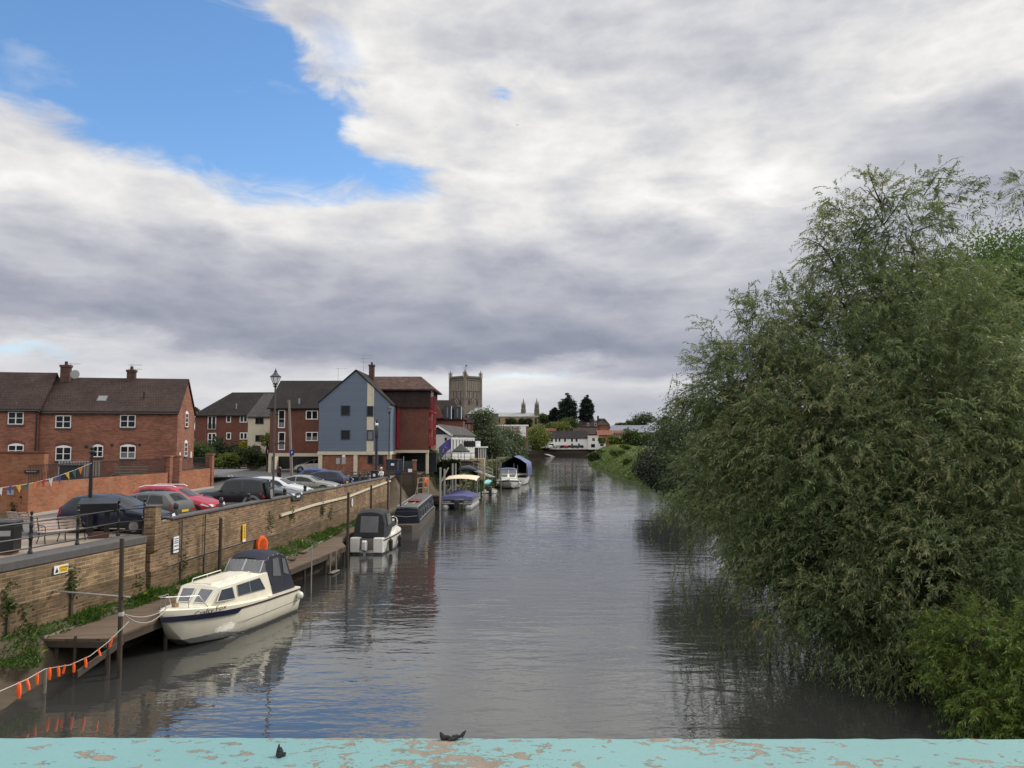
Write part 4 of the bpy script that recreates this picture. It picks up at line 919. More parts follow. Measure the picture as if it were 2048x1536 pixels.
for o, lab in zip([q for q in bpy.data.objects if q.name.startswith('poster')], ('pale notice at the far left edge of the tall brick wall', 'wide pale notice under the bunting on the tall brick wall', 'small high notice on the tall brick wall', 'upright pale notice near the tall brick wall corner')): o['label'] = lab
# --- the flats in the middle ground
fl_ = empty('brick_flats', (-28.5, 90.6, GZ), 0, 'dark red brick flats on cream posts over an open parking bay', 'building')
FB = Face(-28.5, 90.6, 0, GZ); ze = FB(600, 815)[1]; zb = FB(600, 908)[1] + .1
gable_block(fl_, .05, 8.5, 0, 9.5, zb, ze, ze + 3.4, M['brick_brown'], M['roof_dark'], 'x', .3)
MB().bx(.0, -.06, zb - .38, 8.5, 9.4, zb - .004).build('beam', M['cream'], fl_)
mb = MB(); 
for x in (.15, 6.9): mb.bx(x - .17, -.05, -.1, x + .17, .3, zb - .38)
mb.build('post', M['cream'], fl_)
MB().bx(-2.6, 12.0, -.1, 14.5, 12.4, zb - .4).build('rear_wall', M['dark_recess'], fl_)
for q in ((557, 820, 570, 856), (557, 864, 570, 900)): window(fl_, *FB.rect(*q), nv=1, nh=2, fw=.09, net=.3)
for q in ((612, 821, 636, 839), (612, 864, 636, 882)): window(fl_, *FB.rect(*q), nv=2, nh=1, fw=.09, net=.5 if q[1] > 850 else 0)
t, z = FB(596, 808); MB().tube([(t, .5, ze + .2), (t, .5, ze + 1.1)], .09, 6).build('vent_pipe', M['galv'], fl_)
lx = FB(540, 850)[0]
bg = empty('blue_gabled_flats', (-21.55, 86, GZ), 0, 'blue weatherboarded gable block with cream strip above a red brick ground floor', 'building')
BF = Face(-21.55, 86, 0, GZ)
zb = BF(700, 903)[1]; zl = BF(640, 803)[1]; za = BF(712, 741)[1]; WB = BF(781, 850)[0]; xa = BF(712, 742)[0]; zrr = BF(781, 806)[1]
mb = MB(); mb.loft([[(0, y, zb), (0, y, zl), (xa, y, za - .1), (WB, y, zrr), (WB, y, zb)] for y in (0, 16)], closed=True); mb.build('wall', M['blue_board'], bg)
mb = MB()
for (a, b) in (((-.12, zl - .2), (xa, za)), ((xa, za), (WB + .14, zrr - .2))):
    v = [(a[0], -.12, a[1]), (b[0], -.12, b[1]), (b[0], 16, b[1]), (a[0], 16, a[1])]; u = [(x, y, z + .13) for x, y, z in v]
    mb.add(v + u, [(0, 1, 2, 3), (7, 6, 5, 4), (0, 1, 5, 4), (1, 2, 6, 5), (2, 3, 7, 6), (3, 0, 4, 7)])
mb.build('roof', M['roof_dark'], bg)
x0, _, x1, _ = BF.rect(735, 760, 747, 900)
mb = MB(); zt = BF(741, 771)[1]
mb.prism([(x0, zb + .004), (x1, zb + .004), (x1, zt - .25), (x0, zt + .35)], 'y', -.03, -.001); mb.build('cream_strip', M['cream'], bg)
mb = MB(); mb.bx(-.08, -.1, zb - .36, WB + .02, 15.8, zb - .004); mb.build('beam', M['cream'], bg)
MB().bx(.15, .06, -.1, WB - .1, 15.6, zb - .362).build('ground_floor', M['brick_house'], bg)
for px in (640.5, 711, 779):
    t = BF(px, 930)[0]; MB().bx(t - .22, -.06, -.1, t + .22, .055, zb - .362).build('post', M['cream'], bg)
for q in ((682, 811, 700, 831), (682, 860, 700, 879)): window(bg, *BF.rect(*q), frame=M['frame_dark'], nv=1, nh=1, fw=.09)
for q, n in (((734, 812, 747, 833), 0), ((734, 860, 747, 881), .95)): window(bg, *BF.rect(*q), -.035, frame=M['frame_dark'], nv=1, nh=1, fw=.11, net=n)
for q in ((735, 910, 746, 928), (756, 910, 767, 930)): window(bg, *BF.rect(*q), .06, frame=M['frame_dark'], nv=1, nh=1, fw=.1)
t, _ = BF(724, 745); chimney(bg, t, 6, za - 1.2, za + 1.35, .6, .6)
p = at(727, 733, 92); aerial((p.x, 92, p.z), 'tall three tier aerial on the blue building chimney', 1.15, tiers=(0, -.42, -.85))
# the red river wing
rg = empty('red_brick_wing', (-14.0, 90, GZ), 0, 'red brick river block with mossy tile roof and scarlet balcony frames', 'building')
RF = Face(-14.0, 90, 0, GZ); zb = RF(825, 900)[1]; ze = RF(825, 814)[1]; xw0 = RF(793, 850)[0]; xw1 = RF(857, 850)[0]; zm = RF(825, 778)[1]; zr = RF(780, 750)[1] + .2
MB().bx(xw0, 0, zb, xw1, 9, ze).build('wall', M['brick_brown'], rg)
MB().bx(-3, 1.8, zb - .2, xw0 - .004, 9, ze).build('recessed_wall', M['brick_brown'], rg)
mb = MB(); mb.loft([[(xw0 - 1.4, y, z), (xw1 + .15, y, z)] for y, z in ((-.3, ze - .05), (.25, zm))], cap=False); mb.quad((xw1 + .15, -.3, ze - .05), (xw1 + .15, 9, ze - .05), (xw1 + .15, 9, zm), (xw1 + .15, .25, zm)); mb.quad((xw0 - 1.4, -.3, ze - .05), (xw1 + .15, -.3, ze - .05), (xw1 + .15, 9, ze - .05), (xw0 - 1.4, 9, ze - .05))
mb.bx(-3, 1.7, ze + .01, xw0 - 1.4, 9, zm); mb.build('mansard', M['roof_mansard'], rg)
xr1 = RF(870, 776)[0]; xrr = RF(831, 750)[0] + .1
mb = MB(); v = [(-5, -.15, zm), (xr1, -.15, zm), (xr1, 9.4, zm), (-5, 9.4, zm), (-5, 4.6, zr), (xrr, 4.6, zr)]
mb.add(v + [(x, y, z - .16) for x, y, z in v[:4]], [(0, 1, 5, 4), (1, 2, 5), (2, 3, 4, 5), (0, 6, 7, 1), (1, 7, 8, 2), (9, 8, 7, 6)]); mb.build('roof', M['roof_moss'], rg)
MB().bx(-.55 + xw0, -.08, zb - .32, xw1 + .05, .4, zb - .004).build('beam', M['cream'], rg)
for q in ((783, 812, 789, 832), (783, 860, 789, 880)):
    a = RF.rect(*q); window(rg, a[0] - .1, a[1], a[2] + .12, a[3], 1.8, frame=M['frame_dark'], nv=1, nh=1)
a = RF.rect(794, 812, 799, 897); MB().bx(a[0], -.1, a[1], a[2], .0, a[3]).build('scarlet_panel', M['red_paint'], rg)
mb = MB(); x0, z0, x1, z1 = RF.rect(858, 791, 866, 893)
for i in range(4):
    t = x0 + (x1 - x0) * i / 3; mb.bx(t - .035, .3, z0, t + .035, .4, z1)
    mb.bx(x1 - .02, .3 + i * .9, z0, x1 + .05, .38 + i * .9, z1)
for zz in (z0, z0 + (z1 - z0) * .33, z0 + (z1 - z0) * .66): mb.bx(x0, .28, zz, x1 + .05, 3.2, zz + .12); mb.bx(x0, .27, zz + .98, x1, .31, zz + 1.05); mb.bx(x1, .3, zz + .95, x1 + .04, 3.1, zz + 1.0); [mb.bx(x0 + (x1 - x0) * q / 9 - .012, .28, zz + .12, x0 + (x1 - x0) * q / 9 + .012, .30, zz + .98) for q in range(10)]; [mb.bx(x1 + .005, .4 + q * .25, zz + .12, x1 + .03, .43 + q * .25, zz + .96) for q in range(11)]
mb.build('balcony', M['red_paint'], rg)
mb = MB()
for px in (859, 862, 865):
    a = RF.rect(px - .5, 780, px + .5, 793); mb.bx(a[0], .35, a[1], a[2], .42, a[3] + .3)
mb.build('white_post', M['frame_white'], rg)
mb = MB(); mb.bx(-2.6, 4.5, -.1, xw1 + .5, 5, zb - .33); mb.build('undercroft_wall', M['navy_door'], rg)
mb = MB()
for px in (784.5, 787.5): t = RF(px, 920)[0]; mb.tube([(t, 1.5, -.1), (t, 1.5, zb)], .05, 6)
mb.build('drainpipe', M['frame_white'], rg)
for a in RF(713, 0), : pass
for px in (854,): t = RF(px, 920)[0]; MB().bx(t - .15, .05, -.1, t + .15, .35, zb - .32).build('post', M['cream'], rg)
for i, (px, lab) in enumerate(((790, 0), (808, 0), (838, 0))):
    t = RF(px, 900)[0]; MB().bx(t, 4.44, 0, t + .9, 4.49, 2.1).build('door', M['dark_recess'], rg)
p = at(676, 764, 100); aerial((p.x, 100, p.z + .3), 'low wide aerial above the dark roof left of the blue gable', 1.2, tiers=(0,))
# flats further back on the left
bf = empty('hipped_brick_flats', (-44.7, 110, 5.2), R(-3), 'distant brown brick flats with hipped dark roofs behind the garden shrubs', 'building')
BB = Face(-44.7, 110, R(-3), 5.2); ze = BB(450, 829)[1]; x1 = BB(497, 850)[0]; xl = BB(390, 850)[0]
gable_block(bf, xl, x1 + 2, 0, 9, -1.5, ze, ze + 3.3, M['brick_brown'], M['roof_dark'], 'x', .35, hip=(3.4, .01))
mb = MB(); xr = BB(478, 781)[0]; zr = BB(478, 781)[1]; mb.add([(xr - 4.2, 5, ze + 1), (xr + 3.6, 5, ze + 1), (xr + 3.6, 12, ze + 1), (xr - 4.2, 12, ze + 1), (xr - .2, 8, zr), (xr + .6, 8.5, zr - .1)], [(0, 1, 5, 4), (1, 2, 5), (2, 3, 4, 5), (3, 0, 4)]); mb.build('upper_roof', M['roof_dark'], bf)
for q, nv, nh in (((416, 832, 432, 859), 2, 1), ((416, 866, 432, 892), 2, 2), ((453, 831, 462, 845), 1, 1), ((453, 865, 462, 879), 1, 1), ((480, 831, 495, 845), 2, 1), ((480, 865, 495, 879), 2, 1)):
    window(bf, *BB.rect(*q), nv=nv, nh=nh, fw=.11)
a = BB.rect(416, 847, 432, 859); mb = MB(); [mb.bx(a[0] + (a[2] - a[0]) * i / 8 - .02, -.2, a[1], a[0] + (a[2] - a[0]) * i / 8 + .02, -.17, a[3]) for i in range(9)]; mb.build('balcony_rail', M['iron'], bf)
a = BB.rect(467, 816, 468, 823); MB().tube([(a[0], 1, ze + .3), (a[0], 1, ze + 1.6)], .07, 6).build('vent_pipe', M['galv'], bf)
cb = empty('cream_house', (-34.2, 100, GZ), 0, 'cream rendered house with dark windows between two brick blocks', 'house')
CB = Face(-34.2, 100, 0, GZ); ze = CB(520, 833)[1]; x0 = CB(496, 850)[0]
gable_block(cb, x0, x0 + 3.3, 0, 8, -.2, ze, ze + 3.1, M['cream'], M['roof_slate'], 'x', .2, hip=(.7, .01))
for q in ((511, 835, 527, 848), (511, 870, 527, 883), (505, 891, 515, 897)): window(cb, *CB.rect(*q), frame=M['frame_dark'], nv=2, nh=1, fw=.08)
mb = MB(); mb.add([(x0 + .2, 4.5, ze + 2), (x0 + 4.2, 4.5, ze + 2), (x0 + 4.2, 12, ze + 2), (x0 + .2, 12, ze + 2), (x0 + 1.6, 8, ze + 4.1), (x0 + 3.4, 8, ze + 3.9)], [(0, 1, 5, 4), (1, 2, 5), (2, 3, 4, 5), (3, 0, 4)]); mb.build('rear_roof', M['roof_dark'], cb)
# houses behind the boathouse
rh = empty('brown_riverside_house', (-15.5, 150, GZ), 0, 'brown brick house with two dark dormers behind the red balcony', 'house')
RH = Face(-15.5, 150, 0, GZ); ze = RH(890, 838)[1]; x0 = RH(860, 850)[0]; x1 = RH(926, 850)[0]
gable_block(rh, x0, x1, 0, 10, 0, ze, RH(890, 799)[1], M['brick_brown'], M['roof_mansard'], 'x', .3, hip=(.01, 2.2))
for q in ((888, 812, 905, 838), (908, 814, 925, 838)):
    a = RH.rect(*q); d = MB().bx(a[0], -.4, a[1], a[2], 4, a[3]).build('dormer', M['frame_dark'], rh)
    w = (a[2] - a[0]); MB().bx(a[0] + w * .35, -.44, a[1] + .3, a[0] + w * .5, -.401, a[3] - .3).build('pane', M['net'], d); MB().bx(a[2] - .25, -.45, a[1], a[2] - .12, -.401, a[3]).build('corner_board', M['frame_white'], d)
a = RH.rect(866, 800, 889, 836)
mb = MB(); mb.prism([(a[0], a[1]), (a[2], a[1]), (a[0] + .4, a[3] - .1)], 'y', -1.2, -.2); mb.build('side_gable', M['brick_brown'], rh)
a = RH.rect(925, 842, 940, 852)
g2 = empty('small_gabled_house', (-9.8, 156, GZ), 0, 'small brick house with low brown roof beside the river trees', 'house')
G2 = Face(-9.8, 156, 0, GZ); x0 = G2(918, 850)[0]; x1 = G2(946, 850)[0]; ze = G2(930, 846)[1]
gable_block(g2, x0, x1, 0, 7, 0, ze, G2(930, 836)[1], M['brick_house'], M['roof_mansard'], 'x', .25)
for q in ((930, 848, 933, 858), (937, 848, 940, 858)): window(g2, *G2.rect(*q), nv=1, nh=2)
# the white boathouse
bh = empty('white_boathouse', (-9.05, 114, GZ), R(-4), 'white boarded boathouse with dark gable and grey slate roof', 'building')
H0 = Face(-9.05, 114, R(-4), GZ); ze = H0(903, 869)[1]; xl = H0(850, 880)[0]; za = ze + (-xl) * .36
mb = MB(); mb.loft([[(xl, y, 0), (xl, y, ze), (xl / 2, y, za), (0, y, ze), (0, y, 0)] for y in (0, 30)], closed=True); mb.build('wall', M['white_board'], bh)
mb = MB(); mb.add([(xl + .2, -.04, ze + .02), (-.15, -.04, ze + .02), (xl / 2, -.04, za - .15)], [(0, 1, 2)]); mb.build('gable_boarding', M['navy_door'], bh)
mb = MB(); sl = (za - ze) / (-xl / 2)
for s in (-1, 1):
    xe = xl / 2 + s * (-xl / 2 + .3); zz = ze - .3 * sl + .05; v = [(xe, -.3, zz), (xe, 30.3, zz), (xl / 2, 30.3, za + .05), (xl / 2, -.3, za + .05)]; u = [(x, y, z + .12) for x, y, z in v]
    mb.add(v + u, [(0, 1, 2, 3), (7, 6, 5, 4), (0, 1, 5, 4), (1, 2, 6, 5), (2, 3, 7, 6), (3, 0, 4, 7)])
mb.build('roof', M['roof_slate'], bh)
mb = MB(); mb.bar((xl / 2, -.34, za - .1), (.3, -.34, ze - .2), .06, .28); mb.bar((xl / 2, -.34, za - .1), (xl - .3, -.34, ze - .2), .06, .28); mb.build('barge_board', M['frame_white'], bh)
a = H0.rect(889, 875, 894, 882); window(bh, *a, nv=1, nh=1, frame=M['grey_board'], fw=.05)
for i in range(8): window(bh, 1.5 + i * 3.4, ze - 2.4, 3.2 + i * 3.4, ze - .6, 0, axis='x', nv=2, nh=1, fw=.1)
# far row of houses across the river end
wr = empty('white_row_house', (17.0, 356, 3.3), 0, 'long low white house with dark tiled roof facing down the river', 'house')
WR = Face(17.0, 356, 0, 3.3)
x0 = WR(1098, 880)[0]; x1 = WR(1176, 880)[0]; ze = WR(1130, 876)[1]; zr = WR(1130, 862)[1]
gable_block(wr, x0, x1, 0, 9, -.2, ze, zr, M['white'], M['roof_dark'], 'x', .35)
for px in (1104, 1112, 1119, 1130, 1144, 1153): a = WR.rect(px - 1.8, 877, px + 1.8, 883.5); window(wr, *a, frame=M['frame_dark'], nv=1, nh=1, fw=.12)
for px in (1144, 1158): a = WR.rect(px - 1.6, 887, px + 1.6, 892); window(wr, *a, frame=M['frame_dark'], nv=1, nh=1, fw=.12)
g = empty('white_gatehouse', (36.2, 352, 3.3), 0, 'white cubic house with one latticed window at the row end', 'house')
GH = Face(36.2, 352, 0, 3.3); x0 = GH(1177, 880)[0]; x1 = GH(1197, 880)[0]; ze = GH(1185, 873)[1]
MB().bx(x0, 0, -.2, x1, 8, ze).build('wall', M['white'], g); MB().bx(x0 - .2, -.2, ze + .003, x1 + .2, 8.2, ze + .35).build('roof', M['frame_white'], g)
window(g, *GH.rect(1184, 876, 1190, 882), frame=M['ochre'], nv=3, nh=2, fw=.1); window(g, *GH.rect(1182, 888, 1190, 895), frame=M['frame_dark'], nv=1, nh=1, fw=.1)
x2 = GH(1212, 880)[0]; zl = GH(1200, 886)[1]
MB().bx(x1 + .004, 1, -.2, x2, 7, zl).build('lean_to', M['white'], g)
mb = MB(); mb.add([(x1, .6, zl), (x2 + .3, .6, zl), (x2 + .3, 8, zl + 2.6), (x1, 8, zl + 2.6)], [(0, 1, 2, 3)]); mb.build('lean_to_roof', M['roof_brown'], g); window(g, *GH.rect(1201, 888, 1208, 892), 1.0, frame=M['frame_dark'], nv=1, nh=1, fw=.1)
def far_house(label, px0, px1, py_e, py_r, Y, wall, roof, depth=9, hip=(0, 0), base=3.2, wins=(), chim=()):
    p = at(px0, 880, Y); h = empty('distant_house', (p.x, Y, base), 0, label, 'house'); f = Face(p.x, Y, 0, base)
    x1 = f(px1, 880)[0]; ze = f(px0, py_e)[1]; zr = f(px0, py_r)[1]
    gable_block(h, 0, x1, 0, depth, -.3, ze, zr, wall, roof, 'x', .3, hip=hip)
    for q in wins: window(h, *f.rect(*q), nv=1, nh=1, fw=.12)
    for px in chim: t = f(px, 860)[0]; chimney(h, t, depth / 2, zr - 1, zr + 1.6, 1, .9)
    return h
far_house('orange roofed house behind the weeping willow', 1082, 1112, 872, 857, 385, M['brick_house'], M['roof_red'])
far_house('small orange roof just above the white row', 1124, 1148, 866, 858, 400, M['brick_house'], M['roof_red'], hip=(2, 2))
far_house('low brown roofed house right of the small orange roof', 1148, 1196, 868, 856, 395, M['brick_brown'], M['roof_brown'])
far_house('large hipped brown roof house below the conifers', 1080, 1106, 854, 842, 430, M['brick_brown'], M['roof_brown'], hip=(3, 3))
far_house('hipped pale brown roof house between the two tall conifers', 1120, 1160, 852, 838, 425, M['brick_house'], M['roof_slate'], hip=(5, 5))
far_house('twin gabled house with white dormers below the right conifer', 1160, 1194, 853, 842, 415, M['brick_brown'], M['roof_mansard'], wins=((1174, 846, 1178, 852), (1189, 846, 1193, 852)), chim=(1186,))
far_house('tall brown roofed house right of the conifers', 1190, 1220, 850, 837, 430, M['brick_house'], M['roof_brown'], hip=(6, 6), chim=(1198,))
far_house('flat red brick block above the grey hall end', 1200, 1224, 853.5, 853, 405, M['brick_orange'], M['roof_red'])
far_house('long red roofed shed left of the grey hall', 1196, 1250, 870, 861, 380, M['brick_house'], M['roof_red'], wins=())
far_house('little red brick building with dark opening by the hedge', 1232, 1246, 870, 866, 372, M['brick_orange'], M['roof_dark'], wins=((1235, 871, 1239, 876),))
far_house('pale house with pinkish roof at the far right', 1320, 1350, 848, 841, 470, M['cream'], M['roof_red'], chim=(1334,))
gh = empty('grey_hall', (50, 390, 3.2), 0, 'long hall with blue grey sheet roof across the far meadow', 'building')
GHF = Face(50, 390, 0, 3.2); x0 = GHF(1222, 860)[0]; x1 = GHF(1350, 860)[0]; ze = GHF(1260, 864.5)[1]; zr = GHF(1260, 849.5)[1]
MB().bx(x0, 3, 0, x1, 14, ze).build('wall', M['frame_dark'], gh)
mb = MB(); mb.add([(x0 - 1, 1.5, ze), (x1, 1.5, ze), (x1, 14, zr), (x0 + 2, 14, zr)], [(0, 1, 2, 3)]); mb.build('roof', M['grey_roof'], gh)
mb = MB(); [mb.bx(GHF(px, 860)[0] - .3, 1.4, 0, GHF(px, 860)[0] + .3, 2, ze) for px in (1253, 1290, 1318)]; mb.build('column', M['frame_dark'], gh)
# white flats beside the nave
wf = empty('white_flats', (-7.9, 300, 3.2), 0, 'pale flat roofed block with white window bands behind the river trees', 'building')
WF = Face(-7.9, 300, 0, 3.2); x0 = WF(985, 860)[0]; x1 = WF(1056, 860)[0]; zt = WF(1000, 849.5)[1]
MB().bx(x0, 0, 0, x1, 12, zt - .6).build('wall', M['brick_house'], wf); MB().bx(x0 - .2, -.3, zt - .6, x1 + .2, 12, zt).build('fascia', M['frame_white'], wf)
for i in range(7):
    px = 991 + i * 9; window(wf, *WF.rect(px, 854, px + 5.5, 861), nv=2, nh=1, fw=.14); window(wf, *WF.rect(px, 866, px + 5.5, 873), nv=2, nh=1, fw=.14)
a = WF.rect(1040, 853, 1052, 877); MB().bx(a[0], -.25, a[1], a[2], -.003, a[3]).build('stair_panel', M['white'], wf)
# ---------------------------------------------------------------- the abbey
ab = empty('abbey_church', (-26.2, 433, 3.2), R(45), 'great stone abbey with square pinnacled tower above the roofs', 'church')
Zt = lambda py: at(930, py, 433).z - 3.2
T = 6.55
zt = Zt(757)
tw = MB(); tw.bx(-T, -T, 0, T, T, Zt(799)); tw.bx(-T + .25, -T + .25, Zt(799), T - .25, T - .25, zt)
tw.bx(-T - .15, -T - .15, Zt(799), T + .15, T + .15, Zt(797.5)); tw.bx(-T, -T, Zt(783.5), T, T, Zt(782.5)); tw.bx(-T, -T, Zt(762), T, T, Zt(760.5))
tower = tw.build('tower', M['abbey_stone'], ab)
mb = MB()
for sx in (-1, 1):
    for sy in (-1, 1):
        mb.bx(sx * T - 1.05 * (sx > 0) - .1, sy * T - 1.05 * (sy > 0) - .1, 0, sx * T + 1.05 * (sx < 0) + .1, sy * T + 1.05 * (sy < 0) + .1, zt + .2)
mb.build('corner_buttress', M['abbey_stone'], ab)
for s in (-1, 1):
    for ax in (0, 1):
        poly = [(-T + 1, zt - .1), (T - 1, zt - .1), (T - 1, zt + .15)]
        for i in range(6, -1, -1): a = -T + 1.8 + (2 * T - 3.6) * i / 6; poly += [(a + .5, zt + .15), (a + .5, zt + .95), (a - .5, zt + .95), (a - .5, zt + .15)]
        poly += [(-T + 1, zt + .15)]
        MB().prism(poly, 'xy'[1 - ax], s * (T - .1) - .3, s * (T - .1) + .3).build('battlement', M['abbey_stone'], ab)
for sx in (-1, 1):
    for sy in (-1, 1):
        mb = MB(); c = (sx * (T - .55), sy * (T - .55), 0); mb.lathe([(.5, zt), (.5, zt + 2.2), (.75, zt + 2.3), (.5, zt + 2.6), (.03, zt + 4.6)], 8, c)
        for q in range(4): mb.lathe([(.2, zt), (.2, zt + 2.9), (.01, zt + 3.9)], 6, (c[0] + .85 * math.cos(q * 1.571 + .78), c[1] + .85 * math.sin(q * 1.571 + .78), 0))
        mb.build('pinnacle', M['abbey_stone'], ab)
MB().tube([(0, 0, zt), (0, 0, Zt(731))], .13, 5).build('flagpole', M['iron_grey'], ab); MB().bx(0, -.05, Zt(732.5), 1.3, .05, Zt(730)).build('flag', M['iron_navy'], ab)
def arch_open(name, x0, z0, w, h, face, mat, d=.06, inner=0):
    pts = [(x0 - w / 2, z0), (x0 + w / 2, z0), (x0 + w / 2, z0 + h - w / 2)] + [(x0 + w / 2 * math.cos(q * math.pi / 8), z0 + h - w / 2 + w / 2 * math.sin(q * math.pi / 8)) for q in range(1, 8)] + [(x0 - w / 2, z0 + h - w / 2)]
    mb = MB()
    if face == 'y': mb.prism([(p[0], p[1]) for p in pts], 'y', -T - d + inner, -T + .02 + inner)
    else: mb.prism([(p[0], p[1]) for p in pts], 'x', -T - d + inner, -T + .02 + inner)
    return mb.build(name, mat, ab)
dk_ = M['dark_recess']; sh = plain('abbey_shaft', (.33, .29, .23), .85, .2, 1)
for face in ('y', 'x'):
    inn = .25
    for i in range(7): arch_open('blind_arch', -4.6 + i * 1.53, Zt(797), .95, Zt(785) - Zt(797), face, dk_ if i in (1, 3, 5) else M['abbey_stone'], .05, inn)
    for i in range(8):
        mb = MB(); a = -5.0 + i * 1.43
        if face == 'y': mb.bx(a - .12, -T - .1 + inn, Zt(797), a + .12, -T + inn, Zt(763))
        else: mb.bx(-T - .1 + inn, a - .12, Zt(797), -T + inn, a + .12, Zt(763))
        mb.build('shaft', sh, ab)
    for i in range(4): arch_open('louvre', -3.9 + i * 2.6, Zt(776), 1.3, Zt(764) - Zt(776), face, M['abbey_dark'], .05, inn)
    for i, a in enumerate((-3.0, 3.0)): arch_open('belfry_opening', a, Zt(811), 1.6, Zt(801) - Zt(811), face, dk_)
    mb = MB().lathe([(.01, -.2), (.95, -.2), (.95, .1)], 16, axis=face); mb.build('clock_face', M['ochre'], ab, loc=(0, -T, Zt(803)) if face == 'y' else (-T, 0, Zt(803)))
    mb = MB().lathe([(.01, -.24), (.6, -.24), (.6, -.2)], 16, axis=face); mb.build('clock_dial', M['iron_navy'], ab, loc=(0, -T, Zt(803)) if face == 'y' else (-T, 0, Zt(803)))
# transept and nave
p0 = at(934, 826, 420); p1 = at(996, 826, 420)
tr = empty('abbey_transept', (p0.x, 420, 3.2), 0, 'abbey transept with grey green roof right of the tower', 'church')
w = p1.x - p0.x; zt2 = at(950, 827, 420).z - 3.2; zr2 = at(950, 815, 420).z - 3.2
gable_block(tr, 0, w, 0, 12, 0, zt2, zr2, M['abbey_stone'], M['lead'], 'x', .3, hip=(5, 6))
p0 = at(990, 832, 440); p1 = at(1082, 832, 440)
nv = empty('abbey_nave', (p0.x, 440, 3.2), 0, 'long abbey nave with lead roof, ochre wall and twin spires', 'church')
w = p1.x - p0.x; zt3 = at(1000, 833, 440).z - 3.2; zr3 = at(1000, 825, 440).z - 3.2
gable_block(nv, 0, w, 0, 11, 0, zt3, zr3, M['ochre'], M['lead'], 'x', .3)
for i in range(6): x = 1.6 + i * 4.2; MB().bx(x, -.06, zt3 - 4.4, x + 1.3, -.004, zt3 - .9).build('window', M['dark_recess'], nv)
for px in (1047, 1073.5):
    c = at(px, 825, 443); x = c.x - p0.x; z0 = zt3 - 1; zA = at(px, 812, 443).z - 3.2; zB = at(px, 796, 443).z - 3.2
    zA2 = at(px, 818, 443).z - 3.2; t = MB().lathe([(1.5, z0), (1.45, zA2), (.95, zA2 + .4), (.8, zA), (.04, zB)], 8, (x, 5.5 if px < 1060 else 2, 0))
    for q in range(4): t.lathe([(.34, z0), (.34, zA + .2), (.02, zA + 2.6)], 6, (x + 1.3 * math.cos(q * 1.571 + .78), (5.5 if px < 1060 else 2) + 1.3 * math.sin(q * 1.571 + .78), 0))
    t.build('spire', M['abbey_stone'], nv)
# ---------------------------------------------------------------- boats (local: x to the bow, y to port, z up from the water)
def hull(mb, Lw, B, fs, fb, over=.9, n=18, flare=.1, bow_full=.55, chine=.35, transom=.9, step=None):
    """hull shell; fs/fb: freeboard at stern and bow. Returns functions half-beam(x) and sheer(x)"""
    LT = Lw + over
    def hb(x): u = max(0, x / LT); return B / 2 * (transom + (1 - transom) * min(1, u / .35)) * max(.0, 1 - max(0, (u - bow_full) / (1 - bow_full)) ** 2.2) + .015
    def sh(x): u = x / LT; return fs + (fb - fs) * u ** 1.8
    secs = []
    for i in range(n + 1):
        u = 1 - (1 - i / n) ** 1.25; x = LT * u; h = hb(x); s = sh(x)
        zk = -.35 if x < Lw * .8 else -.35 + (s + .33) * ((x - Lw * .8) / (LT - Lw * .8)) ** 2.0
        w = max(0, min(1, (x - Lw * .55) / (LT - Lw * .55)))
        zc = max(zk + .01, .06 + .3 * w); hc = h * (1 - flare - .35 * w)
        a = [(x, h, s), (x, h * .995, s - .12), (x, h * (.985 - .08 * w), zc + (s - .12 - zc) * .5), (x, hc, zc), (x, hc * .9, min(zc, max(zk, zc - .13))), (x, 0.0, zk)]
        secs.append(a + [(p[0], -p[1], p[2]) for p in a[-2::-1]])
    mb.loft(secs, cap=True)
    return hb, sh, LT
def strip(mb, f0, f1, x0, x1, z0, z1, off=.012, n=14, s=1):
    """band following the hull side: f0(x) half beam"""
    va = []; vb = []
    for i in range(n + 1):
        x = x0 + (x1 - x0) * i / n; y = f0(x) + off; va.append((x, s * y, f1(x) + z0)); vb.append((x, s * y, f1(x) + z1))
    m = n + 1; mb.add(va + vb, [(i, i + 1, m + i + 1, m + i) if s > 0 else (i + 1, i, m + i, m + i + 1) for i in range(n)])
def band(mb, f0, f1, x0, x1, z0, z1, th=.03, n=14, both=True):
    for s in ((1, -1) if both else (1,)):
        secs = []
        for i in range(n + 1):
            x = x0 + (x1 - x0) * i / n; y = f0(x); z = f1(x)
            secs.append([(x, s * (y - .01), z + z0), (x, s * (y + th), z + z0), (x, s * (y + th), z + z1), (x, s * (y - .01), z + z1)])
        mb.loft(secs, closed=True)
def quadpane(parent, name, mat, P, th=.012, frame=None, fw=.035):
    """four-corner pane on a sloping face, with an optional frame standing slightly proud"""
    P = [Vector(p) for p in P]; nrm = (P[1] - P[0]).cross(P[3] - P[0]).normalized(); c = sum(P, Vector()) / 4
    mb = MB(); a = [p + nrm * .004 for p in P]; b = [p + nrm * th for p in P]; mb.add(a + b, [(3, 2, 1, 0), (4, 5, 6, 7)] + [(i, (i + 1) % 4, 4 + (i + 1) % 4, 4 + i) for i in range(4)])
    o = mb.build(name, mat, parent)
    if frame:
        mb = MB()
        for i in range(4): mb.bar(P[i] + nrm * th, P[(i + 1) % 4] + nrm * th, fw, fw * .6)
        mb.build('frame', frame, o)
    return o
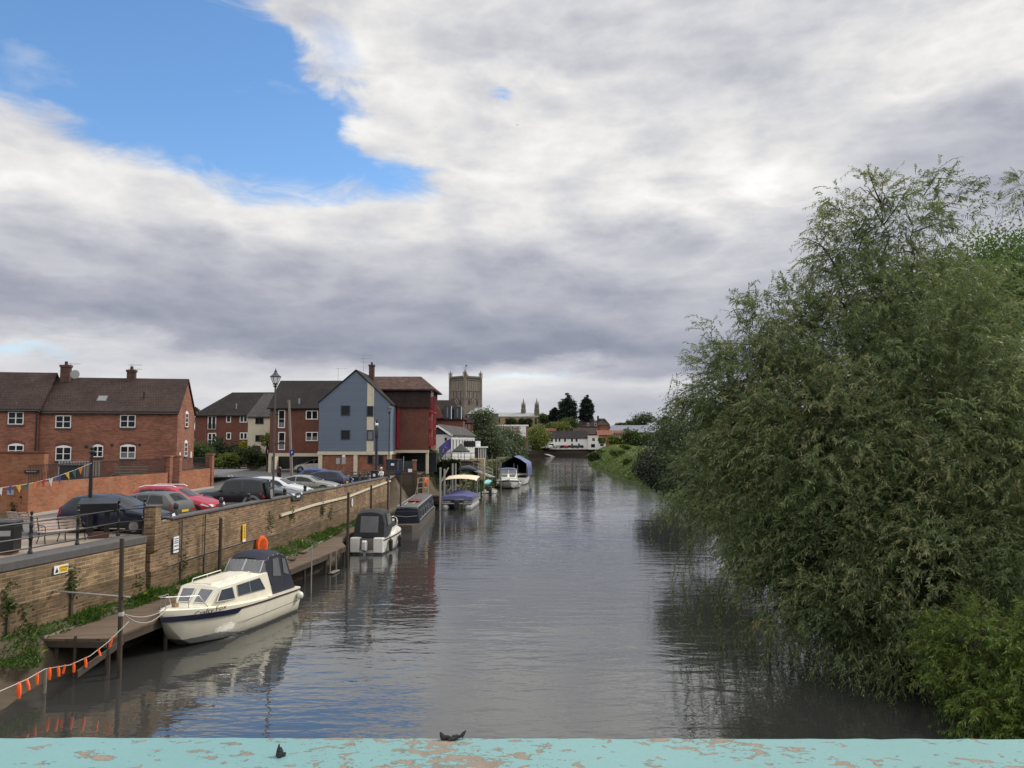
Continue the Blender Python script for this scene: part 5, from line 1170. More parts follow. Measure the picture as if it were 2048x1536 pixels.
# --- the cream cabin cruiser
BP = onz(600, 1222, 0); ST = onz(352, 1297, 0)
hd = Vector((-.27, -.963, 0)).normalized(); lf = Vector((-hd.y, hd.x, 0))
sc_ = BP - lf * 1.08; BL = (ST - sc_).dot(hd)
rz = math.atan2(hd.y, hd.x)
b1 = empty('cabin_cruiser', (sc_.x, sc_.y, 0), rz, 'cream cabin cruiser with navy canopy moored bow towards the bridge', 'boat')
mb = MB(); hb, sh, LT = hull(mb, BL, 2.35, 1.0, 1.48, .85); mb.build('hull', M['hull_cream'], b1, True, 28)
so = lambda x: sh(x) - .20 * max(0, (x / LT - .2) / .8) ** 1.1
mb = MB(); band(mb, hb, so, 0, LT * .995, -.075, -.02, .03, 24); mb.build('rubbing_strip', M['stripe_brown'], b1)
mb = MB(); strip(mb, hb, so, LT * .62, LT * .996, -.205, -.02, .034, 20, 1); strip(mb, hb, so, LT * .62, LT * .996, -.205, -.02, .034, 20, -1)
x = LT * .62; mb.add([(x, hb(x) + .034, so(x) - .205), (x, hb(x) + .034, so(x) - .02), (x - .3, hb(x - .3) + .034, so(x) - .05)], [(0, 1, 2)]); mb.build('bow_stripe', M['stripe_navy'], b1)
mb = MB(); strip(mb, lambda x: hb(x) * .985, lambda x: 0, .1, LT * .62, .50, .515, .012, 12, 1); mb.build('moulded_line', M['stripe_brown'], b1)
mb = MB(); secs = []
for i in range(20):
    x = LT * (.3 + .698 * i / 19); y = hb(x) - .02; z = sh(x); secs.append([(x, y, z - .005), (x, y - .05, z + .035), (x, 0, z + .075), (x, -(y - .05), z + .035), (x, -y, z - .005)])
mb.loft(secs, cap=False)
for s in (-1, 1):
    secs = []
    for i in range(12):
        x = LT * .34 * i / 11; y = hb(x); z = sh(x); secs.append([(x, s * (y + .005), z - .02), (x, s * (y - .0), z + .05), (x, s * (y - .22), z + .05), (x, s * (y - .24), z - .1)])
    mb.loft(secs, cap=True)
mb.bx(-.02, -.98, .8, .12, .98, 1.05)
mb.build('deck', M['gel_cream'], b1, True, 30)
# cabin: sides lean in; raked forward windows
xa, xf0, xf1 = LT * .265, LT * .785, LT * .715          # aft end, foot of the forward face, top of the forward face
xm = LT * .60
zA, zF = 2.02, 1.92
def cy(x): return min(hb(x) - .13, 1.03)
def cabin_pt(x, k): z0 = sh(x) + .03; zt = zA + (zF - zA) * (x - xa) / (xf1 - xa); return (x, cy(x) * (1 - .13 * k), z0 + (zt - z0) * k)
mb = MB(); secs = []
xs = [xa + .32, xa + .5, xa + 1.2, xm, xf1]
for x in xs:
    p0 = cabin_pt(x if x != xs[0] else xa, 0); p1 = cabin_pt(x, 1)
    if x == xf1: p0 = (xf0, cy(xf0) * .86, sh(xf0) + .05)
    pc = (p1[0], 0, p1[2] + .10); pe = (p1[0], p1[1] * .93, p1[2] + .035)
    secs.append([p0, p1, pe, pc, (pe[0], -pe[1], pe[2]), (p1[0], -p1[1], p1[2]), (p0[0], -p0[1], p0[2])])
mb.loft(secs, cap=True); cabin = mb.build('cabin', M['gel_cream'], b1, True, 25)
mb = MB(); secs = []
for x in (xa + 1.0, xa + 1.9, xf1 - .12):
    z = zA + (zF - zA) * (x - xa) / (xf1 - xa) + .085; secs.append([(x, .42, z - .02), (x, .40, z + .04), (x, -.40, z + .04), (x, -.42, z - .02)])
mb.loft(secs, cap=True); mb.build('roof_panel', M['gel_cream'], b1)
for s in (-1, 1):
    def side(x, k): p = cabin_pt(x, k); return (p[0], s * p[1], p[2])
    def P4(xa_, xb_, xc_, xd_, k0, k1):
        q = [side(xa_, k0), side(xb_, k0), side(xc_, k1), side(xd_, k1)]; return q if s < 0 else [q[1], q[0], q[3], q[2]]
    quadpane(b1, 'side_window', M['glass_boat'], P4(LT * .345, LT * .585, LT * .585, LT * .385, .34, .88), frame=M['alloy'], fw=.03)
    quadpane(b1, 'side_window', M['glass_boat'], P4(LT * .612, LT * .735, LT * .70, LT * .622, .25, .88), frame=M['gel_white'], fw=.03)
    mb = MB(); a = Vector(side(LT * .475, .34)); c = Vector(side(LT * .48, .88)); mb.bar(a + Vector((0, s * .02, 0)), c + Vector((0, s * .02, 0)), .03, .03); mb.build('window_divider', M['alloy'], b1)
    # front panes
    f0 = Vector((xf0, cy(xf0) * .86 * s, sh(xf0) + .05)); f1 = Vector((xf1, cabin_pt(xf1, 1)[1] * s, cabin_pt(xf1, 1)[2])); m0 = Vector((xf0 + .02, 0, sh(xf0) + .08)); m1 = Vector((xf1, 0, f1.z + .03))
    def fp(u, k): a = m0.lerp(f0, u); c = m1.lerp(f1, u); return a.lerp(c, k)
    q = [fp(.14, .14), fp(.86, .14), fp(.86, .88), fp(.14, .88)]
    quadpane(b1, 'front_window', M['clear_vinyl'], q if s > 0 else [q[1], q[0], q[3], q[2]], frame=M['gel_white'], fw=.035)
    # grab rails on the roof
    mb = MB(); z = lambda x: zA + (zF - zA) * (x - xa) / (xf1 - xa) + .06
    x0, x1 = LT * .42, LT * .66; yy = s * .66
    mb.tube([(x0, yy, z(x0)), (x0 + .05, yy, z(x0) + .13), (x1 - .06, yy, z(x1) + .13), (x1, yy, z(x1))], .017, 6); mb.tube([((x0 + x1) / 2, yy, z(x0)), ((x0 + x1) / 2, yy, z(x0) + .12)], .013, 5); mb.build('grab_rail', M['gel_white'], b1, True)
# windscreen on the cabin's aft end, then the canopy
wz = zA + .09; ww = .82
q0 = [(xa + .72, .02, wz), (xa + .72, ww, wz - .05), (xa + .42, ww * .96, wz + .38), (xa + .42, .02, wz + .42)]
quadpane(b1, 'windscreen', M['clear_vinyl'], q0, frame=M['alloy'], fw=.028)
quadpane(b1, 'windscreen', M['clear_vinyl'], [(q0[1][0], -q0[1][1], q0[1][2]), (q0[0][0], -q0[0][1], q0[0][2]), (q0[3][0], -q0[3][1], q0[3][2]), (q0[2][0], -q0[2][1], q0[2][2])], frame=M['alloy'], fw=.028)
for s in (1, -1):
    q = [(xa + .72, s * ww, wz - .05), (xa + .12, s * (ww + .06), wz - .05), (xa + .1, s * (ww + .02), wz + .4), (xa + .42, s * ww * .96, wz + .38)]
    quadpane(b1, 'windscreen', M['clear_vinyl'], q if s > 0 else q[::-1], frame=M['alloy'], fw=.025)
mb = MB(); zt = wz + .42
cs = [(xa + .44, ww, zt - .06, .1), (xa + .1, ww + .04, zt + .14, .1), (xa - .62, ww + .06, zt + .17, .08), (xa - 1.0, ww + .08, zt + .0, .06)]
secs = [[(x, w * .99, z - .06), (x, w * .86, z + .02), (x, w * .45, z + h), (x, 0, z + h * 1.25), (x, -w * .45, z + h), (x, -w * .86, z + .02), (x, -w * .99, z - .06)] for x, w, z, h in cs]
mb.loft(secs, cap=False); mb.build('canopy_top', M['navy_canvas'], b1, True, 60)
for s in (1, -1):
    mb = MB(); y0 = ww
    top = [(x, s * w * .99, z - .06) for x, w, z, h in cs]; foot = [(xa + .16, s * (cy(xa) - .02), 1.5), (xa + .1, s * (hb(xa) - .12), sh(xa) + .06), (xa - .9, s * (hb(1) - .14), sh(1) + .05), (xa - 1.75, s * (hb(.3) - .15), 1.06)]
    V = top + foot; f = [(0, 1, 5, 4), (1, 2, 6, 5), (2, 3, 7, 6)]; mb.add(V, f if s < 0 else [q[::-1] for q in f]); cv = mb.build('canopy_side', M['navy_canvas'], b1)
    for i0, (ua, ub), (va, vb) in ((1, (.12, .80), (.42, .92)), (2, (.10, .72), (.42, .9))):
        T0, T1, F0, F1 = Vector(top[i0]), Vector(top[i0 + 1]), Vector(foot[i0]), Vector(foot[i0 + 1])
        bl = lambda u, v: F0.lerp(F1, u).lerp(T0.lerp(T1, u), v) + Vector((0, s * .014, 0))
        q = [bl(ua, va + .06), bl(ub, va), bl(ub - .05, vb), bl(ua + .1, vb)]; MB().add(q + [p + Vector((0, s * .012, 0)) for p in q], [(0, 1, 2, 3), (7, 6, 5, 4), (0, 4, 5, 1), (1, 5, 6, 2), (2, 6, 7, 3), (3, 7, 4, 0)]).build('vinyl_window', M['clear_vinyl'], cv)
mb = MB(); mb.add([(xa - 1.0, .9 * 1, zt - .06), (xa - 1.0, -.9, zt - .06), (xa - 1.75, -(hb(.3) - .15), 1.06), (xa - 1.75, hb(.3) - .15, 1.06)], [(3, 2, 1, 0)]); mb.build('canopy_back', M['navy_canvas'], b1)
mb = MB()
for i in range(9): y = -.8 + i * .2; mb.ball((xa + .455, y, zt - .03 - abs(y) * .04), .016, n=6, m=4)
for i in range(4): mb.ball((xa + .3 - i * .33, .93, zt + .04 + (.09 if i in (1, 2) else .02)), .016, n=6, m=4)
mb.build('canopy_stud', M['gel_white'], b1)
# pulpit rail, cleat, name, stem fitting
mb = MB(); zz = .46
def pr(x, s, h): return (x, s * max(.1, hb(x) - .1), sh(x) + h)
for s in (1, -1):
    mb.tube([pr(LT * .79, s, .04), pr(LT * .835, s, zz), pr(LT * .9, s, zz), (LT * .985, s * .16, sh(LT) + zz), (LT * .995, 0, sh(LT) + zz)], .016, 6)
    for u in (.88, .975): mb.tube([pr(LT * u, s, .03), pr(LT * u, s, zz)], .013, 5)
mb.build('pulpit_rail', M['steel'], b1, True)
MB().box(LT * .9, .05, sh(LT * .9) + .13, .2, .14, .14).tube([(LT * .9, .05, sh(LT * .9) + .1), (LT * .9, .05, sh(LT * .9) + .34)], .035, 6).build('windlass', plain('bronze', (.24, .16, .09), .5, .3, 8), b1)
xt = LT * .795; yt = hb(xt) + .004; sl = (hb(LT * .86) - hb(LT * .74)) / (LT * .12)
text_obj('boat_name', 'Crafty Fox', .25, M['ink'], b1, (xt, yt + .045, sh(xt) - .085), (R(84), R(-4), R(180) + math.atan(sl)), .2, 1.2)
MB().ball((.25, hb(.2) + .14, .72), .14, .14, .17, 12, 9).tube([(.25, hb(.2) + .1, .85), (.25, hb(.2) - .05, 1.06)], .01, 4).build('fender_ball', M['gel_white'], b1, True)
MB().bx(-.32, -.2, -.2, -.02, .2, .95).bx(-.4, -.17, .45, -.05, .17, 1.0).build('outboard', M['plastic_black'], b1, bevel=.04)
# mooring lines of the cruiser
q = b1.matrix_world if False else Matrix.Translation(b1.location) @ Matrix.Rotation(rz, 4, 'Z')
bowp = q @ Vector((LT * .95, .05, sh(LT * .95) + .1)); pp = Vector((-12.2, 24.65, 1.95))
mb = MB()
for sag in (.25, .5): mb.tube([pp.lerp(bowp, t) - Vector((0, 0, sag * 4 * t * (1 - t) * .8)) for t in [i / 8 for i in range(9)]], .013, 5)
mb.lathe([(.085, 1.9), (.092, 1.95), (.085, 2.02)], 8, (-12.25, 24.6, 0)); tag(mb.build('mooring_rope', M['rope'], None, True), 'slack pale mooring ropes from the post to the cream cruiser bow', 'rope')
# --- the black canopied white cruiser
S0 = onz(700, 1109, 0); S1 = onz(766, 1110, 0); sc2 = (S0 + S1) / 2; rz2 = R(83)
b2 = empty('cabin_cruiser', (sc2.x, sc2.y + .1, 0), rz2, 'white motor cruiser with black canopy and silver outboard, stern to the bridge', 'boat')
BW = (S1 - S0).length
mb = MB(); hb2, sh2, LT2 = hull(mb, 5.6, BW * 1.06, .98, 1.25, .8, transom=.92); mb.build('hull', M['hull_white'], b2, True, 28)
mb = MB(); band(mb, hb2, sh2, 0, LT2 * .99, -.09, -.03, .035, 20); mb.build('rubbing_strip', M['stripe_brown'], b2)
mb = MB(); [strip(mb, lambda x: hb2(x) * .96, lambda x: 0, .1, LT2 * .6, z, z + .02, .03, 10, s) for z in (.3, .5, .68) for s in (1, -1)]; mb.build('moulded_line', M['grey_board'], b2)
w = BW / 2
for s in (1, -1): MB().bx(-.14, s * w * .42, .12, .35, s * w * 1.0, 1.08).build('transom_pod', M['gel_white'], b2, bevel=.05)
MB().bx(-.03, -w * .42, .3, .05, w * .42, 1.02).build('engine_well', plain('brown_grey_board', (.14, .12, .105), .7, .3, 6), b2)
mb = MB(); mb.loft([[(-.30, -.15, .35), (-.30, .15, .35), (-.30, .13, .92), (-.30, -.13, .92)], [(-.62, -.17, .3), (-.62, .17, .3), (-.58, .15, .98), (-.58, -.15, .98)], [(-.82, -.12, .38), (-.82, .12, .38), (-.74, .1, .9), (-.74, -.1, .9)]], closed=True)
ob = mb.build('outboard_motor', plain('outboard_silver', (.5, .5, .5), .35, .1, 4, metal=.3), b2, True, 40, bevel=.03); MB().bx(-.6, -.06, -.5, -.38, .06, .34).bx(-.32, -.06, .3, -.02, .06, .75).build('leg', M['grey_board'], ob)
mb = MB(); secs = []
for x, wf, z0, zt in ((.36, .94, 1.02, 2.62), (.95, .97, 1.02, 2.74), (1.2, .96, 1.02, 2.78), (2.2, .92, 1.3, 2.75), (2.7, .86, 1.55, 2.5)):
    W = w * wf; x_ = x; secs.append([(x, W, z0), (x, W * .97, z0 + (zt - z0) * .55), (x, W * .82, zt - .12), (x, W * .45, zt), (x, 0, zt + .04), (x, -W * .45, zt), (x, -W * .82, zt - .12), (x, -W * .97, z0 + (zt - z0) * .55), (x, -W, z0)])
secs[0] = [(.36 + .26 * (p[2] - 1.02) / 1.6, p[1], p[2]) for p in secs[0]]
mb.loft(secs, cap=True); cnp = mb.build('canopy', M['black_canvas'], b2, True, 50)
MB().add([(.36 + .1625 * (z - 1.02) - o_, y, z) for o_ in (.012, -.03) for y, z in ((w * .55, 1.36), (-w * .55, 1.36), (-w * .55, 2.4), (w * .55, 2.4))], [(0, 1, 2, 3), (7, 6, 5, 4), (0, 4, 5, 1), (1, 5, 6, 2), (2, 6, 7, 3), (3, 7, 4, 0)]).build('rear_vinyl_window', M['clear_vinyl'], cnp)
for s in (1, -1):
    q = [(1.0, s * w * .99, 1.75), (1.9, s * w * .96, 1.85), (1.9, s * w * .82, 2.5), (1.05, s * w * .86, 2.5)]; quadpane(cnp, 'side_vinyl_window', M['clear_vinyl'], q[::-1] if s > 0 else q, .05) if s > 0 else quadpane(cnp, 'side_vinyl_window', M['clear_vinyl'], q, .05)
mb = MB(); secs = []
for x, k, zt in ((2.3, .86, 2.0), (3.6, .82, 1.95), (4.5, .62, 1.62), (5.0, .45, 1.3)):
    y = w * k; z0 = sh2(x); secs.append([(x, y, z0), (x, y * .88, zt), (x, 0, zt + .07), (x, -y * .88, zt), (x, -y, z0)])
mb.loft(secs); mb.build('cabin', M['gel_white'], b2, True, 30)
for s in (1, -1):
    q = [(2.75, s * w * .845, 1.5), (3.7, s * w * .81, 1.5), (3.55, s * w * .745, 1.84), (2.85, s * w * .77, 1.86)]; quadpane(b2, 'side_window', M['glass_boat'], q[::-1] if s > 0 else q, .03)
mb = MB(); secs = [[(x, hb2(x) - .02, sh2(x)), (x, 0, sh2(x) + .06), (x, -hb2(x) + .02, sh2(x))] for x in [LT2 * (.06 + .93 * i / 12) for i in range(13)]]; mb.loft(secs, cap=False); mb.build('deck', M['gel_white'], b2, True)
mb = MB()
for s in (1, -1): mb.tube([(3.9, s * w * .8, sh2(4)), (4.2, s * w * .8, sh2(4) + .62), (5.6, s * .4, sh2(5.5) + .62), (LT2 * .99, 0, sh2(LT2) + .6)], .018, 6); mb.tube([(5.3, s * .52, sh2(5.3)), (5.3, s * .52, sh2(5.3) + .62)], .014, 5)
mb.build('pulpit_rail', M['frame_white'], b2, True)
for x in (1.1, 3.2): MB().lathe([(.03, -.42), (.13, -.3), (.14, .28), (.03, .4)], 10, (x, -hb2(x) - .15, .52)).tube([(x, -hb2(x) - .12, .9), (x, -hb2(x) + .03, 1.2)], .012, 4).build('fender', M['rubber'], b2, True)
# --- the narrowboat
N0 = onz(812, 1066, 0); rz3 = math.atan2(20, -.35)
nb = empty('narrowboat', (N0.x - .15, N0.y + .2, 0), rz3, 'long dark narrowboat with grey roof behind the black canopied cruiser', 'boat')
LN = 19.5; W = 1.1
mb = MB(); secs = []
for i in range(24):
    x = LN * i / 23; k = 1.0; 
    if x < 1.5: k = .55 + .45 * (x / 1.5) ** .5
    if x > LN - 3: k = max(.06, 1 - ((x - LN + 3) / 3) ** 2)
    secs.append([(x, W * k, .6), (x, W * k * .99, .4), (x, W * k * .97, -.3), (x, -W * k * .97, -.3), (x, -W * k * .99, .4), (x, -W * k, .6)])
mb.loft(secs, closed=True); mb.build('hull', plain('narrowboat_hull', (.07, .058, .048), .6, .4, 1.5, dirt=(.06, .05, .04)), nb, True, 30)
mb = MB(); secs = []
for x, zt in ((1.5, 1.78), (1.9, 1.90), (9, 1.90), (LN - 3.8, 1.93)): secs.append([(x, W * .96, .58), (x, W * .80, zt - .06), (x, W * .74, zt), (x, 0, zt + .06), (x, -W * .74, zt), (x, -W * .80, zt - .06), (x, -W * .96, .58)])
mb.loft(secs); mb.build('cabin', plain('narrowboat_navy', (.008, .010, .015), .3, .2, 2), nb, True, 25)
mb = MB(); secs = []
for x, zt in ((1.7, 1.85), (1.9, 1.905), (9, 1.905), (LN - 3.85, 1.935)): secs.append([(x, W * .79, zt - .045), (x, W * .73, zt + .012), (x, 0, zt + .072), (x, -W * .73, zt + .012), (x, -W * .79, zt - .045)])
mb.loft(secs, cap=False); mb.build('roof', plain('narrowboat_roof', (.085, .088, .09), .45, .2, 1.5), nb, True)
MB().bx(1.3, -W * .86, .58, 1.5, W * .86, 1.6).build('stern_cratch', M['navy_canvas'], nb, bevel=.04)
mb = MB()
for s in (1, -1): mb.bx(1.9, s * (W * .93) - .02, .77, LN - 3.8, s * W * .93 + .045, .83); mb.bx(1.9, s * W * .745, 1.88, LN - 3.9, s * W * .745 + s * .04, 1.96)
mb.build('grab_rail', M['grey_board'], nb)
mb = MB().tube([(1.28, W * .8, 1.22), (1.28, 0, 1.12), (1.28, -W * .8, 1.22)], .018, 5); mb.build('tie_rope', M['rope'], nb)
for i in range(6):
    x = 3.0 + i * 2.2
    for s in (1, -1):
        q = [(x, s * W * .93, .95), (x + 1.3, s * W * .93, .95), (x + 1.3, s * W * .845, 1.5), (x, s * W * .845, 1.5)]; quadpane(nb, 'window', M['glass_boat'], q[::-1] if s > 0 else q, .02, frame=M['alloy'] if i < 4 else None, fw=.03)
rb = MB().bx(5.6, -.55, 1.985, 7.4, .35, 2.09); rb.bx(5.5, -.6, 2.09, 5.75, .4, 2.13).bx(7.2, -.6, 2.09, 7.5, .4, 2.13); tag(rb.build('roof_box', plain('dull_red_box', (.22, .05, .05), .6, .3, 5), nb))
mb = MB().tube([(2.4, .3, 2.0), (4.9, .35, 2.02)], .03, 5).tube([(3, -.3, 2.0), (9, -.2, 2.03)], .025, 5); mb.build('boat_pole', M['pale_wood'], nb)
# --- the pontoon boat
P0 = onz(886, 1021, 0); P1 = onz(946, 1020, 0); c = (P0 + P1) / 2; WP = (P1 - P0).length / 2
pbt = empty('pontoon_boat', (c.x - .15, c.y + .2, 0), R(86), 'silver pontoon boat with tan sunshade and purple cover', 'boat')
LP = 8.6
for s in (1, -1): MB().lathe([(.05, -.15), (.3, -.05), (.38, .3), (.38, LP - 1.5), (.3, LP - .6), (.02, LP)], 12, (0, s * (WP - .38), .22), 'x').build('pontoon_float', M['galv'], pbt, True, 40)
MB().bx(.1, -WP, .62, LP - .3, WP, .74).build('deck', M['grey_board'], pbt)
mb = MB()
for s in (1, -1):
    for z in (.80, 1.02, 1.24): mb.bx(.35, s * WP - .02, z, LP - .5, s * WP + .02, z + .12)
    for i in range(7): mb.tube([(.4 + i * 1.25, s * (WP + .015), .72), (.4 + i * 1.25, s * (WP + .015), 1.45)], .028, 5)
    mb.bx(.3, s * WP * .45, .80, .34, s * WP, .92); mb.bx(.3, s * WP * .45, 1.02, .34, s * WP, 1.14); mb.bx(.3, s * WP * .45, 1.24, .34, s * WP, 1.36)
mb.build('side_rail', M['galv'], pbt)
mb = MB(); [mb.tube([(-.02, -WP * .75 + d, .1), (.02, -WP * .75 + d, 1.3)], .025, 5) for d in (0, .45)]; [mb.tube([(0, -WP * .75, z), (0, -WP * .75 + .45, z)], .02, 5) for z in (.3, .55, .8, 1.05)]; mb.build('boarding_ladder', M['steel'], pbt)
MB().bx(-.35, -.22, .2, .1, .22, 1.02).bx(-.28, -.08, -.5, .0, .08, .2).build('outboard_motor', M['plastic_black'], pbt, bevel=.05)
mb = MB(); secs = []
g = random.Random(4)
for i in range(11):
    x = .25 + i * .5; zc = 1.5 + .5 * math.exp(-((i - 7) / 3.5) ** 2); row = []
    for j in range(-6, 7):
        u = j / 6; y = u * (WP + .06); z = 1.38 + (zc - 1.38) * (1 - abs(u) ** 1.3) + g.uniform(-.03, .03) * (abs(u) < .9); row.append((x + g.uniform(-.03, .03), y, z))
    row = [(x, -WP - .08, 1.12 + .06 * math.sin(i * 2))] + row + [(x, WP + .08, 1.12 + .06 * math.sin(i * 2 + 1))]; secs.append(row)
secs.insert(0, [(p[0] - .12, p[1], p[2] - .33) for p in secs[0]])
mb.loft(secs, cap=False); mb.build('purple_cover', M['purple_canvas'], pbt, True, 60)
mb = MB(); secs = []
for i in range(9):
    x = 2.6 + i * .66; u = (i - 4) / 4; z = 3.36 - .3 * u * u; secs.append([(x, -WP * 1.12, z - .14), (x, -WP * 1.0, z), (x, -WP * .5, z + .1), (x, 0, z + .13), (x, WP * .5, z + .1), (x, WP * 1.0, z), (x, WP * 1.12, z - .14)])
mb.loft(secs, cap=False); mb.loft([[(p[0], p[1] * .99, p[2] - .03) for p in q] for q in secs], cap=False); mb.build('sunshade', M['tan_canvas'], pbt, True, 60)
mb = MB()
for s in (1, -1):
    for x0, x1 in ((3.3, 3.3), (5.0, 3.9), (5.2, 6.4), (8.0, 7.6), (6.0, 5.6)): mb.tube([(x0, s * WP * .98, 1.4), (x1, s * WP * .95, 3.2)], .022, 5)
mb.build('sunshade_frame', M['steel'], pbt)
# --- small open boat with outboard
p = onz(976, 994, 0)
ob = empty('open_boat', (p.x, p.y, 0), R(84), 'little white open boat with dark outboard beside the pontoon boat', 'boat')
mb = MB(); hb4, sh4, L4 = hull(mb, 4.0, 1.75, .62, .85, .5); mb.build('hull', M['gel_white'], ob, True, 30)
mb = MB(); strip(mb, lambda x: hb4(x), sh4, .0, L4 * .9, -.28, -.16, .02, 10, -1); mb.bx(-.02, -.8, .42, -.004, .8, .5); mb.build('stripe', M['ink'], ob)
MB().bx(-.3, -.5, .1, .02, -.12, 1.05).bx(-.25, -.38, -.4, -.05, -.24, .1).build('outboard_motor', M['plastic_black'], ob, bevel=.05)
mb = MB(); [mb.bx(x, -.75, .55, x + .35, .75, .68) for x in (.8, 2.0)]; mb.build('thwart', M['gel_white'], ob)
MB().box(1.9, .1, .95, 1.2, .7, .6).build('kit_bag', M['cloth_dark'], ob, bevel=.1)
# turquoise kayak lying beyond
p = at(982, 962, 104); q = at(968, 967, 101)
k = MB(); k.tube([q + (q - p) * .02, q.lerp(p, .25), q.lerp(p, .6), p], [.08, .33, .34, .1], 8); tag(k.build('kayak', M['turquoise'], None, True), 'turquoise kayak lying beside the small open boat', 'kayak')
# --- white cruiser bow on, with blue cloth frame boat behind
p = onz(1016, 978, 0)
b5 = empty('motor_cruiser', (p.x, p.y + 1.2, 0), R(-88) , 'white motor cruiser bow on, dark stripe under its deck edge', 'boat')
b5.location = (p.x - .1, p.y + 8.0, 0); b5.scale = (1.2, 1.32, .92)
mb = MB(); hb5, sh5, L5 = hull(mb, 6.4, 3.0, 1.05, 1.5, .7, bow_full=.4); mb.build('hull', M['hull_white'], b5, True, 28)
mb = MB(); band(mb, hb5, sh5, 0, L5 * .99, -.24, -.03, .03, 16); mb.build('rubbing_strip', M['ink'], b5)
mb = MB(); secs = [[(x, hb5(x), sh5(x)), (x, hb5(x) * .75, sh5(x) + .12), (x, 0, sh5(x) + .18), (x, -hb5(x) * .75, sh5(x) + .12), (x, -hb5(x), sh5(x))] for x in [L5 * (.05 + .94 * i / 12) for i in range(13)]]; mb.loft(secs, cap=False); mb.build('deck', M['gel_white'], b5, True)
mb = MB(); secs = []
for x, k, zt in ((.8, 1.15, 2.2), (3.4, 1.12, 2.2), (4.3, .9, 1.72)): secs.append([(x, k, 1.1), (x, k * .9, zt), (x, 0, zt + .06), (x, -k * .9, zt), (x, -k, 1.1)])
mb.loft(secs); mb.build('cabin', M['gel_white'], b5, True, 30)
for s in (1, -1):
    q = [(4.18, s * .12, 1.84), (4.18, s * .72, 1.82), (3.55, s * .9, 2.19), (3.55, s * .12, 2.21)]; quadpane(b5, 'front_window', M['glass_boat'], q if s > 0 else [q[1], q[0], q[3], q[2]], .04)
q = [(3.0, -1.0, 2.25), (3.0, 1.0, 2.25), (2.55, .95, 2.95), (2.55, -.95, 2.95)]; quadpane(b5, 'windscreen', M['clear_vinyl'], q, .03, frame=M['gel_white'], fw=.06)
MB().bx(2.52, -.03, 2.25, 3.03, .03, 2.97).build('windscreen_pillar', M['gel_white'], b5)
mb = MB(); secs = [[(x, 1.05, z), (x, .6, z + .14), (x, 0, z + .18), (x, -.6, z + .14), (x, -1.05, z)] for x, z in ((2.65, 2.95), (1.8, 3.1), (.9, 3.02))]; mb.loft(secs, cap=False); mb.build('bimini', M['blue_tarp'], b5, True)
mb = MB(); [mb.tube([(2.6, s * 1.15, 1.2), (2.6, s * 1.12, 3.8)], .025, 5) for s in (1, -1)]; mb.build('frame_pole', M['steel'], b5)
for s in (1, -1): MB().ball((5.0, s * (hb5(5) + .05), .85), .17, .17, .26, 8, 6).build('fender', M['gel_white'], b5, True)
b6 = empty('covered_boat', (at(1027, 965, 128).x, 128, 0), R(84), 'long white boat under a blue cloth tent frame', 'boat')
b6.scale = (1.15, 1.32, 1.08)
mb = MB(); hb6, sh6, L6 = hull(mb, 9.0, 3.2, 1.1, 1.3, .6); mb.build('hull', M['hull_white'], b6, True, 30)
mb = MB(); secs = []
g = random.Random(8)
for i in range(9):
    x = .6 + i * 1.0; j = lambda: g.uniform(-.06, .06)
    secs.append([(x, 1.75 + j(), 1.6 + j()), (x, 1.72 + j(), 2.4), (x, 1.6, 3.25 + j()), (x, .8, 3.85 + j()), (x, 0, 4.35 + j()), (x, -.8, 3.85 + j()), (x, -1.6, 3.25 + j()), (x, -1.72 + j(), 2.4), (x, -1.75 + j(), 1.25 + j())])
mb.loft(secs, cap=False); mb.build('cloth_tent', M['blue_tarp'], b6, True, 50)
MB().add(secs[-1], [tuple(range(9))]).bx(.8, -1.5, .9, 7, 1.5, 1.15).build('tent_back', M['navy_canvas'], b6)
mb = MB(); [mb.tube([(.6, s, 1.1), (.6, s, 3.3)], .03, 5) for s in (1.6, -1.6, .0)]; mb.build('frame_pole', M['steel'], b6)
# ---------------------------------------------------------------- cars (local: x to the front, y to the left, z up)
STY = {   # length, half width, hood..: lists of (x from the rear fraction, z)
 'hatch': dict(L=4.3, w=.9, top=[(0, .72), (.015, .98), (.03, 1.06), (.13, 1.43), (.26, 1.49), (.45, 1.47), (.56, 1.36), (.72, 1.0), (.86, .88), (.96, .74), (1, .55)], belt=[(0, .98), (.7, .9), (1, .6)], gh=(.03, .72), pil=(.16, .57), ws=(.565, .715), rs=(.04, .125), side=[(.15, .30), (.315, .44), (.455, .62)], axle=(.19, .815), rw=.315),
 'suv': dict(L=3.7, w=.82, top=[(0, .8), (.01, 1.05), (.02, 1.2), (.04, 1.64), (.2, 1.72), (.45, 1.71), (.57, 1.64), (.645, 1.12), (.72, 1.05), (.9, 1.0), (.97, .92), (1, .62)], belt=[(0, 1.1), (.65, 1.02), (1, .75)], gh=(.02, .66), pil=(.08, .56), ws=(.56, .645), rs=(.02, .045), side=[(.07, .30), (.345, .60)], axle=(.17, .8), rw=.36),
 'saloon': dict(L=4.5, w=.91, top=[(0, .68), (.02, .95), (.10, 1.02), (.20, 1.22), (.32, 1.36), (.45, 1.36), (.56, 1.26), (.70, .96), (.85, .86), (.95, .74), (1, .52)], belt=[(0, .95), (.7, .88), (1, .58)], gh=(.10, .70), pil=(.24, .57), ws=(.57, .695), rs=(.12, .25), side=[(.22, .36), (.375, .60)], axle=(.19, .81), rw=.32)}
def pw(t, x):
    for (a, za), (b, zb) in zip(t, t[1:]):
        if x <= b: return za + (zb - za) * max(0, (x - a)) / max(1e-6, b - a)
    return t[-1][1]
